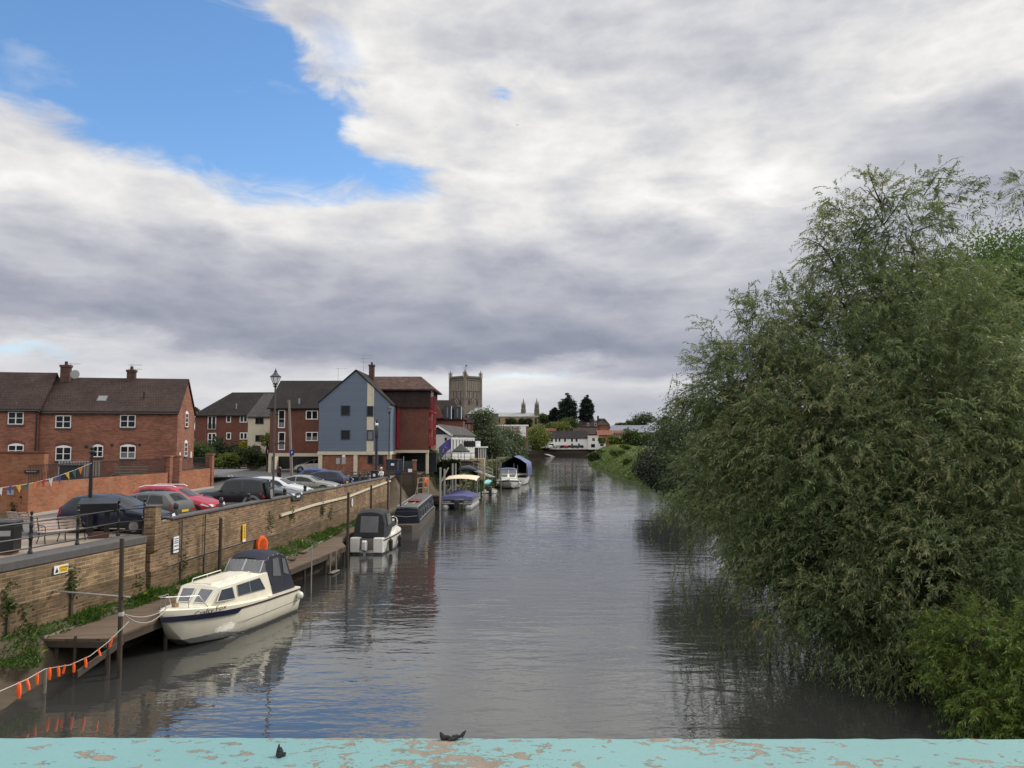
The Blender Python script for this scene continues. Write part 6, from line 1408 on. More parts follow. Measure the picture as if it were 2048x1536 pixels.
def car_body(S, H=1.0):
    n = 44; st = []
    Lc, w = S['L'], S['w']
    for i in range(n + 1):
        u = i / n; x = (u - .5) * Lc; zt = pw(S['top'], u) * H; k = 1 - .10 * max(0, (u - .82) / .18) ** 2 - .07 * max(0, (.12 - u) / .12) ** 2
        W = w * k; zl = .22 + .10 * max(0, (.08 - u) / .08) + .04 * max(0, (u - .93) / .07); b = min(pw(S['belt'], u) * H, zt - .015)
        gh = max(0, zt - b); wt = W * (.965 - .32 * min(1, gh / (.62 * H)) * (1 if gh > .05 else .25))
        st.append([(x, W * .86, zl), (x, W * .985, zl + .1), (x, W, zl + (b - zl) * .55), (x, W * .965, b), (x, wt, zt - min(.05, gh * .3 + .004)), (x, wt * .80, zt), (x, 0, zt + .025)])
    return st
def spt(st, u, j, k):
    """point between rings j and j+1 (fraction k) at length fraction u"""
    f = min(max(u, 0), .9999) * (len(st) - 1); i = int(f); f -= i
    a = Vector(st[i][j]).lerp(Vector(st[i][j + 1]), k); b = Vector(st[i + 1][j]).lerp(Vector(st[i + 1][j + 1]), k); return a.lerp(b, f)
CARMESH = {}
def car(label, style, paint, loc, rz, H=1.0, plate=True, arch=None, spare=False, roofrails=False, sc=1.0, Lf=1.0):
    S = STY[style]; st = car_body(S, H); Lc = S['L']; w = S['w']
    t = empty('parked_car', loc, rz, label, 'car', 'cars in the riverside car park'); t.scale = (sc * Lf, sc, sc)
    mb = MB(); mb.loft([r + [(p[0], -p[1], p[2]) for p in r[-2::-1]] for r in st], cap=True); mb.build('body', paint, t, True, 32)
    def panel(name, mat, parent, us, j, k0, k1, s, off=.008, n=6):
        mb = MB(); A = []; Bq = []
        for i in range(n + 1):
            q = i / n; u0 = us[0] + (us[1] - us[0]) * q; u1 = us[2] + (us[3] - us[2]) * q
            a = spt(st, u0, j, k0); b = spt(st, u1, j, k1); d = Vector((0, 1, .45)).normalized() * off
            for L_, p in ((A, a), (Bq, b)): L_.append((p.x + 0, s * (p.y + d.y), p.z + d.z))
        m = n + 1; mb.add(A + Bq, [(i, i + 1, m + i + 1, m + i) if s < 0 else (i + 1, i, m + i, m + i + 1) for i in range(n)]); return mb.build(name, mat, parent, True)
    for s in (1, -1):
        for i, (a, b) in enumerate(S['side']):
            first, last = i == 0, i == len(S['side']) - 1
            panel('side_window', M['glass_car'], t, (a - (.03 if first and style != 'suv' else 0), b + (.05 if last else 0), a + (.01 if first else 0), b - (.02 if last else 0)), 3, .10, .86, s)
    def screen(name, u0, u1, k=.93):
        mb = MB(); rows = []
        for i in range(6):
            u = u0 + (u1 - u0) * i / 5; e = spt(st, u, 4, .35); c = spt(st, u, 5, .999); mid = spt(st, u, 5, .4)
            rows.append([(p[0], p[1], p[2]) for p in ((e.x, e.y * k, e.z + .012), (mid.x, mid.y, mid.z + .012), (c.x, 0, c.z + .012), (mid.x, -mid.y, mid.z + .012), (e.x, -e.y * k, e.z + .012))])
        mb.loft(rows, cap=False); mb.build(name, M['glass_car'], t, True)
    screen('windscreen', *S['ws'])
    if style != 'suv': screen('rear_window', *S['rs'])
    else: MB().bx(-Lc / 2 - .012, -w * .66, 1.12, -Lc / 2 + .09, w * .66, 1.5).build('rear_window', M['glass_car'], t)
    r = S['rw']
    for ux in S['axle']:
        x = (ux - .5) * Lc
        for s in (1, -1):
            MB().lathe([(r + (.13 if arch else .075), -.004), (r + (.13 if arch else .075), .03 if arch else .02), (r + .01, .038 if arch else .028), (r + .01, -.004)], 22, (x, s * (w * .985) - (.0 if s > 0 else .024), r), 'y').build('wheel_arch', arch or M['grille'], t, True)
            wh = MB().lathe([(r * .62, -.03), (r * .97, -.03), (r, .0), (r, .02), (r * .95, .036), (r * .66, .04), (r * .62, .03)], 22, (0, 0, 0), 'y').build('wheel', M['rubber'], t, True, loc=(x, s * w * .99, r))
            mb = MB(); mb.lathe([(.02, .035), (r * .2, .035), (r * .2, .05), (.02, .05)], 10, (0, 0, 0), 'y'); mb.lathe([(r * .58, .028), (r * .66, .03), (r * .66, .045), (r * .58, .045)], 18, (0, 0, 0), 'y')
            for q in range(7): a = q * 2 * math.pi / 7; mb.bar((r * .15 * math.cos(a), .042, r * .15 * math.sin(a)), (r * .6 * math.cos(a), .038, r * .6 * math.sin(a)), .04, .02)
            rim = mb.build('rim', M['alloy'], wh)
            if s < 0: wh.scale = (1, -1, 1)
    for s in (1, -1):
        a = spt(st, .90, 3, .1); mb = MB()
        P = [spt(st, .885, 2, .72), spt(st, .975, 2, .70), spt(st, .985, 2, .98), spt(st, .90, 3, .3)]
        q = [(p.x, s * (p.y + .012), p.z + .006) for p in P]; mb.add(q, [(0, 1, 2, 3) if s < 0 else (3, 2, 1, 0)])
        c = P[1]; mb.add([(Lc / 2 - .005 + .012, s * w * .80, c.z), (Lc / 2 + .012, s * w * .52, c.z + .0), (Lc / 2 - .02, s * w * .55, c.z + .1), (c.x + .02, s * (P[2].y + .005), c.z + .13)], [(0, 1, 2, 3) if s > 0 else (3, 2, 1, 0)]); mb.build('headlight', M['head_clear'], t)
        P = [spt(st, .055, 2, .55), spt(st, .0, 2, .55), spt(st, .0, 2, .99), spt(st, .04, 3, .25)]
        mb = MB(); q = [(p.x - .004, s * (p.y + .012), p.z) for p in P]; mb.add(q, [(3, 2, 1, 0) if s < 0 else (0, 1, 2, 3)])
        mb.bx(-Lc / 2 - .014, s * w * .6, P[1].z, -Lc / 2 - .002, s * w * .9, P[2].z); mb.build('taillight', M['tail_red'], t)
        p = spt(st, S['ws'][1] - .03, 3, .2); MB().ball((p.x, s * (p.y + .12), p.z + .04), .06, .11, .07, 8, 6).build('wing_mirror', paint, t, True)
        mb = MB()
        for d in (.31, .45): a = spt(st, d, 2, .86); mb.bx(a.x - .09, s * (a.y + .006), a.z - .015, a.x + .09, s * (a.y + .022), a.z + .012)
        mb.build('door_handle', paint, t)
        mb = MB()
        for d in (.31, .445, .60):
            pts = [spt(st, d, 1, .3), spt(st, d, 2, .1), spt(st, d, 2, .95)]; mb.tube([(p.x, s * (p.y + .001), p.z) for p in pts], .006, 4)
        mb.build('door_seam', M['grille'], t)
    MB().bx(Lc / 2 - .06, -w * .42, .34, Lc / 2 + .016, w * .42, .5).build('grille', M['grille'], t, bevel=.01); MB().bx(Lc / 2 - .06, -w * .3, .6, Lc / 2 - .0, w * .3, .66).build('badge_bar', M['chrome'], t)
    MB().bx(-Lc / 2 - .02, -w * .8, .28, -Lc / 2 + .05, w * .8, .45).build('rear_bumper', M['grille'], t, bevel=.01)
    if plate:
        MB().bx(Lc / 2 + .017, -.26, .40, Lc / 2 + .026, .26, .51).build('number_plate', M['plate_white'], t); MB().bx(-Lc / 2 - .03, -.26, .56, -Lc / 2 - .021, .26, .67).build('number_plate', M['plate_yellow'], t)
    if spare:
        MB().lathe([(.1, -.2), (.34, -.2), (.36, -.1), (.36, .0), (.1, .0)], 20, (-Lc / 2 - .02, .1, .88), 'x').build('spare_wheel', M['rubber'], t, True); MB().lathe([(.02, -.23), (.26, -.23), (.26, -.2)], 18, (-Lc / 2 - .02, .1, .88), 'x').build('spare_cover', M['alloy'], t)
        mb = MB(); [mb.bx(-Lc / 2, s * w * .99, .34, Lc / 2 - .1, s * w * 1.03, .46) for s in (1, -1)]; mb.build('side_cladding', M['arch_grey'], t)
    if roofrails:
        mb = MB(); [mb.tube([(-Lc * .38, s * w * .6, 1.44 * H), (-Lc * .3, s * w * .6, 1.53 * H), (Lc * .02, s * w * .6, 1.53 * H), (Lc * .06, s * w * .6, 1.45 * H)], .022, 5) for s in (1, -1)]; mb.build('roof_rail', M['chrome'], t)
    return t
G3 = GZ + .006
navy = car_paint('paint_navy', (.007, .010, .026)); grey = car_paint('paint_grey', (.085, .085, .08)); red = car_paint('paint_red', (.33, .012, .03)); black = car_paint('paint_black', (.008, .009, .013)); silver = car_paint('paint_silver', (.52, .53, .54), .2); slate = car_paint('paint_slate', (.06, .065, .075)); stone = car_paint('paint_stone_grey', (.22, .22, .20)); dblue = car_paint('paint_dark_blue', (.012, .018, .05)); royal = car_paint('paint_royal_blue', (.02, .04, .19)); wht = car_paint('paint_white', (.66, .66, .65), .0)
def cx(px, Y): return at(px, 1000, Y).x
car('navy blue hatchback parked behind the information lectern', 'hatch', navy, (cx(232, 32.3), 32.5, G3), R(-8), 1.02)
car('grey hatchback showing its tail between the navy and the red car', 'hatch', grey, (cx(280, 35.3), 35.5, G3), R(170), .97)
car('red hatchback parked nose towards the river wall', 'hatch', red, (cx(346, 37.9), 38.3, G3), R(-5), 1.03, roofrails=True)
car('black off road car with spare wheel on its tail', 'suv', black, (cx(466, 42.3), 42.3, G3), R(183), 1.0, arch=M['arch_grey'], spare=True, roofrails=False)
car('slate blue saloon mostly hidden behind the black off road car', 'saloon', slate, (cx(522, 46.2), 46.3, G3), R(-6), 1.0)
car('silver white hatchback behind the tall street lamp', 'hatch', silver, (cx(553, 49.5), 49.6, G3), R(-4), .97)
car('stone grey saloon behind the wooden planter', 'saloon', stone, (cx(614, 54.4), 54.6, G3), R(-6), .98)
car('dark blue hatchback facing away from the river, tail lamps lit by daylight', 'hatch', dblue, (cx(636, 58.6), 58.8, G3), R(176), 1.0)
car('royal blue hatchback at the far end of the car row', 'hatch', royal, (cx(648, 62.4), 62.6, G3), R(-5), 1.0)
car('white hatchback parked in the undercroft of the brick flats', 'hatch', wht, (cx(622, 91.5), 92.6, G3), R(176), 1.05)
car('dark car deep inside the undercroft', 'hatch', slate, (cx(640, 97), 96.6, G3), R(176), 1.08)
# the distant car park before the white row house: small and plain
def small_car(label, paint, px, Y, rz, z=GZ - .02, van=False):
    p = at(px, 895, Y); t = empty('distant_car', (p.x, Y, z), rz, label, 'van' if van else 'car', 'cars parked far off by the white house')
    mb = MB(); hgt = 2.2 if van else 1.45
    prof = [(-2.1, .3), (-2.1, 1.0), (-1.9 if not van else -2.1, hgt), (.6 if not van else 1.0, hgt), (1.3 if not van else 1.7, 1.0), (2.1, .85), (2.15, .3)]
    mb.prism(prof, 'y', -.85, .85); mb.build('body', paint, t, bevel=.08)
    mb = MB(); mb.prism([(-1.75, 1.0), (-1.65, hgt - .12), (.5, hgt - .12), (1.1, 1.0)], 'y', -.87, .87); mb.build('side_window', M['glass_car'], t)
    mb = MB(); [mb.lathe([(.1, -.06), (.32, -.06), (.32, .06), (.1, .06)], 10, (x, s * .84, .32), 'y') for x in (-1.35, 1.35) for s in (1, -1)]; 
    for x in (-1.35, 1.35):
        for s in (1, -1): MB().lathe([(.1, -.06), (.32, -.06), (.32, .06), (.1, .06)], 10, (x, s * .84, .32), 'y').build('wheel', M['rubber'], t)
for px, Y, col, rz, van, lab in [(1064, 338, silver, 80, 0, 'silver car under the weeping willow'), (1070, 341, wht, 95, 1, 'white van under the weeping willow'), (1060, 334, slate, 88, 0, 'slate car nearest the river beneath the weeping willow'), (1084, 352, wht, 0, 0, 'white car just right of the weeping willow'), (1092, 356, silver, 10, 0, 'silver car beside the white house left end'), (1099, 349, wht, 100, 0, 'small white car before the long white house'), (1104, 353, wht, 5, 1, 'white van before the long white house'), (1110, 351, stone, 85, 0, 'stone grey car before the long white house'), (1117, 350, silver, 20, 0, 'silver car left of the distant red car'), (1125, 350, black, 170, 0, 'black car touching the distant red car'), (1132, 348, red, 90, 0, 'bright red car before the long white house'), (1141, 350, black, 0, 0, 'black car right of the distant red car'), (1150, 350, slate, 5, 0, 'slate car at the right of the far row'), (1158, 351, navy, 175, 0, 'navy car last in the far row')]:
    small_car(lab, col, px, max(Y, 340) if px > 1080 else Y, R(rz), van=bool(van))
# ---------------------------------------------------------------- street furniture and small things
# iron railing on the coping
rl = empty('iron_railing', (-16.1, 25.7, GZ), 0, 'black iron three bar railing on the coping beside the bench', 'railing')
o = Vector((-16.1, 25.7, GZ)); RP = [Vector((-17.9, 16.0, 3.67)), Vector((-17.05, 21.0, 3.67))] + [onz(px, py, 3.67) for px, py in ((60, 1107), (154, 1089), (236, 1072))] + [Vector((-14.66, 31.0, 3.67))]
for p in RP:
    q = p - o
    MB().lathe([(.075, 0), (.075, .06), (.05, .1), (.05, .42), (.066, .45), (.066, .55), (.05, .58), (.046, .82), (.06, .85), (.06, .95), (.044, .98), (.042, 1.18), (.06, 1.2), (.03, 1.25), (.052, 1.31), (.05, 1.36), (.01, 1.41)], 10, q).build('post', M['iron'], rl, True)
for h in (.18, .52, 1.02):
    mb = MB(); mb.tube([p - o + Vector((0, 0, h)) for p in RP] , .028, 6); mb.build('rail', M['iron'], rl, True)
# slatted bench
p = onz(118, 1083, GZ + .01); bn = empty('park_bench', p, R(58), 'weathered slatted bench facing the river behind the railing', 'bench')
Wb = .85
for i in range(4): MB().box(0, -.1 - i * .11, .44, 2 * Wb, .085, .03).build('seat_slat', M['bench_wood'], bn, bevel=.006)
for i in range(4): MB().box(0, .05 + .035 * i, .52 + i * .11, 2 * Wb, .025, .085, 0, ('X', R(-16))).build('back_slat', M['bench_wood'], bn, bevel=.006)
for x in (-Wb + .12, 0, Wb - .12):
    mb = MB().tube([(x, -.46, 0), (x, -.40, .25), (x, -.44, .42), (x, 0, .42), (x, .18, .95)], .022, 5); mb.tube([(x, .14, 0), (x, .0, .25), (x, 0, .42)], .022, 5)
    if x: mb.tube([(x, .08, .66), (x, -.3, .66), (x, -.42, .6), (x, -.44, .42)], .02, 5)
    mb.build('leg', M['iron'], bn, True)
p = onz(-12, 1100, GZ + .01); b2_ = copy_tree(bn); b2_.location = onz(42, 1068, GZ + .01); b2_.rotation_euler.z = R(150); b2_['label'] = 'dark worn bench end standing behind the black litter bin'
# litter bin at the left edge
p = onz(12, 1108, GZ + .01); lb = empty('litter_bin', p, R(10), 'black box litter bin at the left edge behind the railing', 'litter bin')
MB().bx(-.33, -.33, .08, .33, .33, .95).build('body', M['iron'], lb, bevel=.03); MB().bx(-.36, -.36, .955, .36, .36, 1.1).build('lid', M['plastic_black'], lb, bevel=.04); MB().bx(-.27, -.29, 0, .27, .29, .08).build('plinth', M['brick_brown'], lb)
MB().bx(-.25, -.338, .62, .25, -.331, .8).build('slot', M['galv'], lb)
# information lectern
p = onz(196, 1076, GZ + .01); lc = empty('information_lectern', p, R(20), 'broad black information lectern behind the railing', 'lectern')
MB().bx(-.35, -.1, 0, .35, .25, .22).build('plinth', M['brick_brown'], lc); MB().bx(-.36, -.04, .22, -.2, .16, 1.05).bx(.2, -.04, .22, .36, .16, 1.05).build('post', M['iron'], lc)
mb = MB(); mb.prism([(-.40, 1.0), (.3, 1.06), (.36, 1.5), (.30, 1.54), (-.46, 1.36)], 'x', -.68, .68); mb.build('sloping_board', M['iron'], lc, bevel=.02)
# bunting pole and bunting
p = Vector((at(184, 900, 31.5).x, 31.5, GZ)); bpz = at(184, 893, 31.5).z - GZ
bp_ = empty('bunting_pole', p, 0, 'slim black pole with ball finial carrying the bunting', 'pole')
MB().tube([(0, 0, 0), (0, 0, bpz * .55), (0, 0, bpz - .25)], [.085, .075, .055], 8).build('shaft', M['iron'], bp_, True)
MB().lathe([(.05, bpz - .3), (.12, bpz - .26), (.12, bpz - .2), (.06, bpz - .14), (.09, bpz - .05), (.02, bpz + .08)], 10).build('finial', M['iron'], bp_, True)
bu = empty('bunting', p, 0, 'string of small coloured pennants sloping from the black pole', 'bunting')
K = [at(184, 926, 31.4), at(150, 940, 31.0), at(100, 958, 30.4), at(50, 969, 29.8), at(0, 976, 29.2), at(-80, 985, 28.2)]
MB().tube([k - p for k in K], .012, 4).build('string', M['rope'], bu)
cols = [('pennant_orange', (.75, .24, .05)), ('pennant_green', (.05, .14, .13)), ('pennant_yellow', (.75, .5, .05)), ('pennant_blue', (.06, .08, .28)), ('pennant_white', (.72, .72, .7)), ('pennant_red', (.5, .04, .05))]
for i, px in enumerate((165, 152, 138, 122, 107, 91, 75, 60, 43, 25, 7)):
    for a, b in zip(K, K[1:]):
        ua, ub = CX + a.x / a.y * F, CX + b.x / b.y * F
        if ub <= px <= ua: q = a.lerp(b, (ua - px) / (ua - ub)) - p
    n, c = cols[(0, 1, 2, 3, 4, 5, 0, 1, 2, 3, 4)[i]]; s = .09 if c[2] > .04 or True else .1; dp = rnd.uniform(.25, .32); sw = rnd.uniform(.0, .10)
    mb = MB(); mb.add([q + Vector((-s, 0, 0)), q + Vector((s, 0, .03)), q + Vector((sw, .03, -dp)), q + Vector((-s, .008, 0)), q + Vector((s, .008, .03)), q + Vector((sw, .038, -dp))], [(0, 1, 2), (5, 4, 3), (0, 3, 4, 1), (1, 4, 5, 2), (2, 5, 3, 0)]); mb.build('pennant', plain(n, c, .7, .1, 5), bu)
# street lamps
def street_lamp(px, Y, py_top, label, lw, zb=GZ, bracket=True):
    x = at(px, 900, Y).x; zt = at(px, py_top, Y).z - zb; t = empty('street_lamp', (x, Y, zb), 0, label, 'street lamp', 'old style lantern street lamps')
    s = lw; zc = zt - s * 1.45
    mb = MB().tube([(0, 0, 0), (0, 0, 1.1), (0, 0, zc)], [.085 * s / .7, .075 * s / .7, .06 * s / .7], 8); mb.lathe([(.13, 0), (.13, .35), (.09, .45)], 10); mb.build('post', M['iron_grey'] if bracket else M['iron_navy'], t, True)
    mb = MB().lathe([(.06, zc - .12), (.1, zc - .06), (.05, zc), (.12, zc + .02), (.12, zc + .06)], 8)
    for q in range(4):
        a = q * math.pi / 2 + .4; mb.tube([(.05, 0, zc - .2) if 0 else (.05 * math.cos(a), .05 * math.sin(a), zc - .16), (.22 * s * math.cos(a), .22 * s * math.sin(a), zc - .02), (.2 * s * math.cos(a), .2 * s * math.sin(a), zc + .08)], .012, 4)
    if bracket:
        zz = zt - 2.6; mb.tube([(-.32, 0, zz), (.22, 0, zz)], .03, 5)
        zz = zt - 4.3; mb.tube([(0, 0, zz), (.62, 0, zz + .02)], .04, 5)
    mb.build('collar', M['iron'], t, True)
    zl = zc + .08; zh = zl + s * .62; r0, r1 = .20 * s, .46 * s
    mb = MB()
    for q in range(6):
        a = q * math.pi / 3 + .3; mb.tube([(r0 * math.cos(a), r0 * math.sin(a), zl), (r1 * math.cos(a), r1 * math.sin(a), zh)], .018 * s / .7, 4)
    mb.lathe([(r0 + .02, zl - .03), (r0 + .02, zl + .02)], 6, ph=.3)
    mb.build('lantern_frame', M['iron'], t); MB().lathe([(r0 * .95, zl + .01), (r1 * .95, zh - .005)], 6, ph=.3).build('lantern_glass', M['lamp_glass'], t)
    MB().lathe([(r1 + .06 * s, zh), (r1 + .06 * s, zh + .04 * s), (r1 * .62, zh + .22 * s), (r1 * .36, zh + .42 * s), (r1 * .26, zh + .5 * s), (r1 * .34, zh + .54 * s), (.05 * s, zh + .62 * s), (.07 * s, zh + .66 * s), (.01, zh + .8 * s)], 12).build('lantern_roof', M['iron_navy'], t, True, 50)
    return t
sl = street_lamp(548, 44.6, 739, 'tall lantern street lamp in front of the silver white car', .62)
street_lamp(778, 74, 811, 'smaller lantern street lamp at the right corner of the blue building', .46, bracket=False)
x = at(752, 900, 66).x
cp = empty('camera_column', (x, 66.2, GZ), 0, 'thick navy column with a white camera head before the blue building', 'column')
z = at(752, 852, 66).z - GZ; MB().tube([(0, 0, 0), (0, 0, z)], .12, 10).build('shaft', M['iron_navy'], cp, True); MB().lathe([(.16, z - 1.0), (.16, z - .1), (.1, z)], 10).build('collar', M['iron'], cp, True); MB().ball((0, 0, z + .12), .14).tube([(0, 0, z), (-.12, 0, z + .35)], .04, 5).build('camera_head', M['frame_white'], cp, True)
MB().tube([(0, 0, z + .2), (0, 0, z + .5)], .07, 8).build('cap', M['iron'], cp)
tp = empty('telegraph_pole', (at(583.5, 950, 80).x, 80, GZ), 0, 'leaning grey wooden telegraph pole before the dark brick flats', 'pole')
z = at(578, 800, 80).z - GZ; dx = at(578, 800, 80).x - at(583.5, 950, 80).x
MB().tube([(0, 0, 0), (dx, 0, z)], [.17, .11], 8).build('shaft', M['grey_wood'], tp, True); MB().tube([(dx * .95 - .22, 0, z - .15), (dx * .95 + .12, 0, z - .15)], .05, 5).build('cross_bar', M['grey_wood'], tp)
a = at(579.5, 900, 79.7); b = at(588, 911, 79.7); tag(MB().bx(0, 0, 0, b.x - a.x, .03, a.z - b.z).build('blue_sign', M['sign_blue'], None, loc=(a.x, 79.75, b.z)), 'small square blue parking sign on the leaning pole', 'sign')
text_obj('letter_mark', 'P', .42, M['sign_white'], bpy.data.objects['blue_sign'], ((b.x - a.x) / 2, -.005, (a.z - b.z) / 2), (R(90), 0, 0))
# bollards along the wall
for i, (px, Y, h, lab) in enumerate([(353, 33.2, 1.12, 'black bollard just behind the brick pier'), (443, 37.2, 1.05, 'black bollard at the nose of the black off road car'), (497, 41.0, 1.0, 'black bollard between the black car and the tall lamp'), (569.5, 45.2, .98, 'black bollard right of the tall lamp foot'), (610, 48.6, .98, 'black bollard left of the wooden planter'), (701, 58.2, 1.0, 'black bollard at the nose of the royal blue car'), (719, 60.5, 1.25, 'thick black bollard left of the picnic tables'), (736, 63.4, 1.2, 'black bollard left of the far litter bin')]):
    x = at(px, 980, Y).x; t = empty('bollard', (x, Y, G3), 0, lab, 'bollard', 'black bollards along the river wall')
    MB().lathe([(.1, 0), (.1, h * .72), (.085, h * .74), (.085, h * .78), (.105, h * .8), (.105, h * .94), (.06, h)], 12).build('shaft', M['iron'], t, True)
# planter
p = at(638, 980, 52.4); pl = empty('wooden_planter', (p.x, 52.4, G3), R(4), 'square wooden planter with low green plants by the river wall', 'planter')
MB().bx(-.75, -.45, 0, .75, .45, .5).build('box', M['pale_wood'], pl); MB().bx(-.8, -.5, .503, .8, .5, .56).build('rim', M['grey_wood'], pl)
rs = np.random.RandomState(3); PP = np.stack([rs.uniform(-.7, .7, 260), rs.uniform(-.4, .4, 260), np.full(260, .5)], 1); blades('plants', PP, rs.uniform(.15, .32, 260), rs.uniform(.06, .1, 260), M['bush'], rs, pl, .8)
# second planter-like trough and picnic furniture, litter bin, seated person
p = at(684, 958, 68); mb = MB().bx(-2.3, -.4, 0, 2.3, .4, .55); tr_ = tag(mb.build('trough', M['plastic_black'], None, loc=(p.x - .3, 69.5, G3), rz=R(-14), bevel=.03), 'long dark trough on the grass strip beyond the royal blue car', 'planter')
def picnic(x, y, lab):
    t = empty('picnic_table', (x, y, G3), R(10), lab, 'table', 'dark picnic tables by the blue building')
    MB().bx(-.8, -.35, .72, .8, .35, .77).build('tabletop', M['post_wood'], t)
    for s in (1, -1): MB().bx(-.8, s * .65 - .13, .43, .8, s * .65 + .13, .47).build('seat', M['post_wood'], t)
    for s in (1, -1):
        MB().bar((s * .55, -.3, .72), (s * .55, -.7, 0), .08, .05).build('leg', M['post_wood'], t); MB().bar((s * .55, .3, .72), (s * .55, .7, 0), .08, .05).build('leg', M['post_wood'], t)
picnic(at(731, 950, 69).x, 69.5, 'dark picnic table right of the thick bollard'); picnic(at(714, 950, 73).x, 73.5, 'dark picnic table nearer the cream post')
p = at(749, 950, 65.5); lb2 = empty('litter_bin', (p.x, 65.6, G3), 0, 'black litter bin with white square left of the seated person', 'litter bin')
MB().bx(-.28, -.26, 0, .28, .26, 1.1).build('body', M['iron'], lb2, bevel=.03); MB().bx(-.32, -.3, 1.103, .32, .3, 1.25).build('lid', M['plastic_black'], lb2, bevel=.05); MB().bx(-.1, -.268, .72, .1, -.262, .95).build('white_label', M['sign_white'], lb2)
# person seated on a bench, white top, white hair
px_, py_ = at(763, 945, 67.2).x, 67.2
sbench = empty('park_bench', (px_ - .1, py_ + .1, G3), R(180), 'dark bench under the seated person in white', 'bench')
MB().bx(-.75, -.25, .40, .75, .22, .45).build('seat', M['post_wood'], sbench); MB().bx(-.75, -.34, .5, .75, -.28, .85).build('backrest', M['post_wood'], sbench)
for x in (-.6, .6): MB().bx(x - .03, -.3, 0, x + .03, .2, .4).build('leg', M['iron'], sbench)
def skin_body(name, joints, bones, mat, parent, sub=1):
    me = bpy.data.meshes.new(name); me.from_pydata([j[0] for j in joints], bones, []); o = bpy.data.objects.new(name, me); COL.objects.link(o); o.parent = parent
    m = o.modifiers.new('skin', 'SKIN'); s = o.modifiers.new('sub', 'SUBSURF'); s.levels = s.render_levels = sub; me.materials.append(mat)
    for v, j in zip(me.skin_vertices[0].data, joints): v.radius = (j[1], j[1] if len(j) < 3 else j[2])
    me.skin_vertices[0].data[0].use_root = True; m.use_smooth_shade = True
    return o
pr_ = empty('person', (px_, py_, G3), R(-35), 'white haired person in a white top seated by the far end of the wall', 'person')
J = [((0, 0, .53), .15, .12), ((0, .02, .75), .14, .1), ((0, .0, 1.0), .15, .1), ((0, -.02, 1.10), .06), ((0, -.04, 1.17), .05), ((.17, 0, 1.02), .06), ((.24, -.06, .80), .045), ((.16, -.26, .70), .035), ((-.17, 0, 1.02), .06), ((-.24, -.06, .8), .045), ((-.16, -.26, .7), .035), ((.1, -.02, .52), .085), ((.12, -.42, .52), .065), ((.12, -.44, .1), .045), ((.12, -.56, .05), .04), ((-.1, -.02, .52), .085), ((-.12, -.42, .52), .065), ((-.12, -.44, .1), .045), ((-.12, -.56, .05), .04), ((0, -.05, 1.26), .085, .1), ((0, -.06, 1.36), .075, .085)]
Bn = [(0, 1), (1, 2), (2, 3), (3, 4), (4, 19), (19, 20), (2, 5), (5, 6), (6, 7), (2, 8), (8, 9), (9, 10), (0, 11), (11, 12), (12, 13), (13, 14), (0, 15), (15, 16), (16, 17), (17, 18)]
skin_body('body', J, Bn, M['skin'], pr_)
tj = [((0, 0, .50), .17, .14), ((0, .02, .75), .165, .125), ((0, 0, 1.0), .17, .12), ((0, -.01, 1.08), .085), ((.18, 0, 1.02), .08), ((.25, -.06, .80), .06), ((.19, -.2, .73), .05), ((-.18, 0, 1.02), .08), ((-.25, -.06, .8), .06), ((-.19, -.2, .73), .05)]
skin_body('white_top', tj, [(0, 1), (1, 2), (2, 3), (2, 4), (4, 5), (5, 6), (2, 7), (7, 8), (8, 9)], M['cloth_white'], pr_)
tj = [((0, 0, .50), .17, .135), ((.1, -.02, .52), .1), ((.12, -.42, .52), .082), ((.12, -.44, .14), .06), ((-.1, -.02, .52), .1), ((-.12, -.42, .52), .082), ((-.12, -.44, .14), .06)]
skin_body('trousers', tj, [(0, 1), (1, 2), (2, 3), (0, 4), (4, 5), (5, 6)], M['cloth_dark'], pr_)
MB().ball((0, -.035, 1.345), .10, .115, .105, 10, 7).build('hair', M['hair_white'], pr_, True)
MB().tube([(0, -.16, 1.30), (0, -.185, 1.27)], .015, 5).build('nose', M['skin'], pr_)
# notice boards on the blue building's ground floor
for i, (a, lab) in enumerate(((672, 'grey notice board left of a pair before the blue building'), (683.5, 'grey notice board with small white top, right of a pair'))):
    p = at(a + 3.5, 940, 84.6); t = empty('notice_board', (p.x, 84.6, GZ), 0, lab, 'notice board', 'grey notice boards')
    zt = at(a, 916 - 2 * i, 84.6).z - GZ; zb = at(a, 928, 84.6).z - GZ; MB().bx(-.2, -.03, zb, .22, .03, zt).build('panel', M['grey_board'], t); MB().tube([(0, .03, 0), (0, .03, zb)], .03, 5).build('post', M['grey_wood'], t)
    if i: MB().bx(-.16, -.03, zt + .004, .16, .03, zt + .22).build('top_sign', M['sign_white'], t)
# a-board, small black post with finger sign, by the shrubs
p = onz(518, 934, GZ); t = empty('a_board', (p.x, 99, GZ), 0, 'small pale a-board standing on the road edge by the shrubs', 'sign')
for s in (1, -1): MB().box(0, s * .22, .5, .62, .04, 1.05, 0, ('X', s * R(14))).build('panel', M['grey_board'], t)
p = at(515, 920, 98.5); t = empty('post_sign', (p.x, 98.5, GZ), 0, 'dark post with small brown sign before the cream house', 'sign'); MB().tube([(0, 0, 0), (0, 0, 3.0)], .05, 6).build('post', M['iron'], t); MB().bx(-.6, -.06, 2.55, .35, -.02, 3.05).build('panel', M['post_wood'], t)
p = onz(575, 952, GZ); t = empty('litter_bin', (p.x, 79, GZ), 0, 'slim black post bin left of the telegraph pole foot', 'litter bin'); MB().lathe([(.2, 0), (.22, .2), (.22, .9), (.26, .92), (.2, 1.05)], 10).build('body', M['iron'], t, True); MB().bx(-.1, -.24, .5, .1, -.21, .7).build('label_plate', M['red_paint'], t)
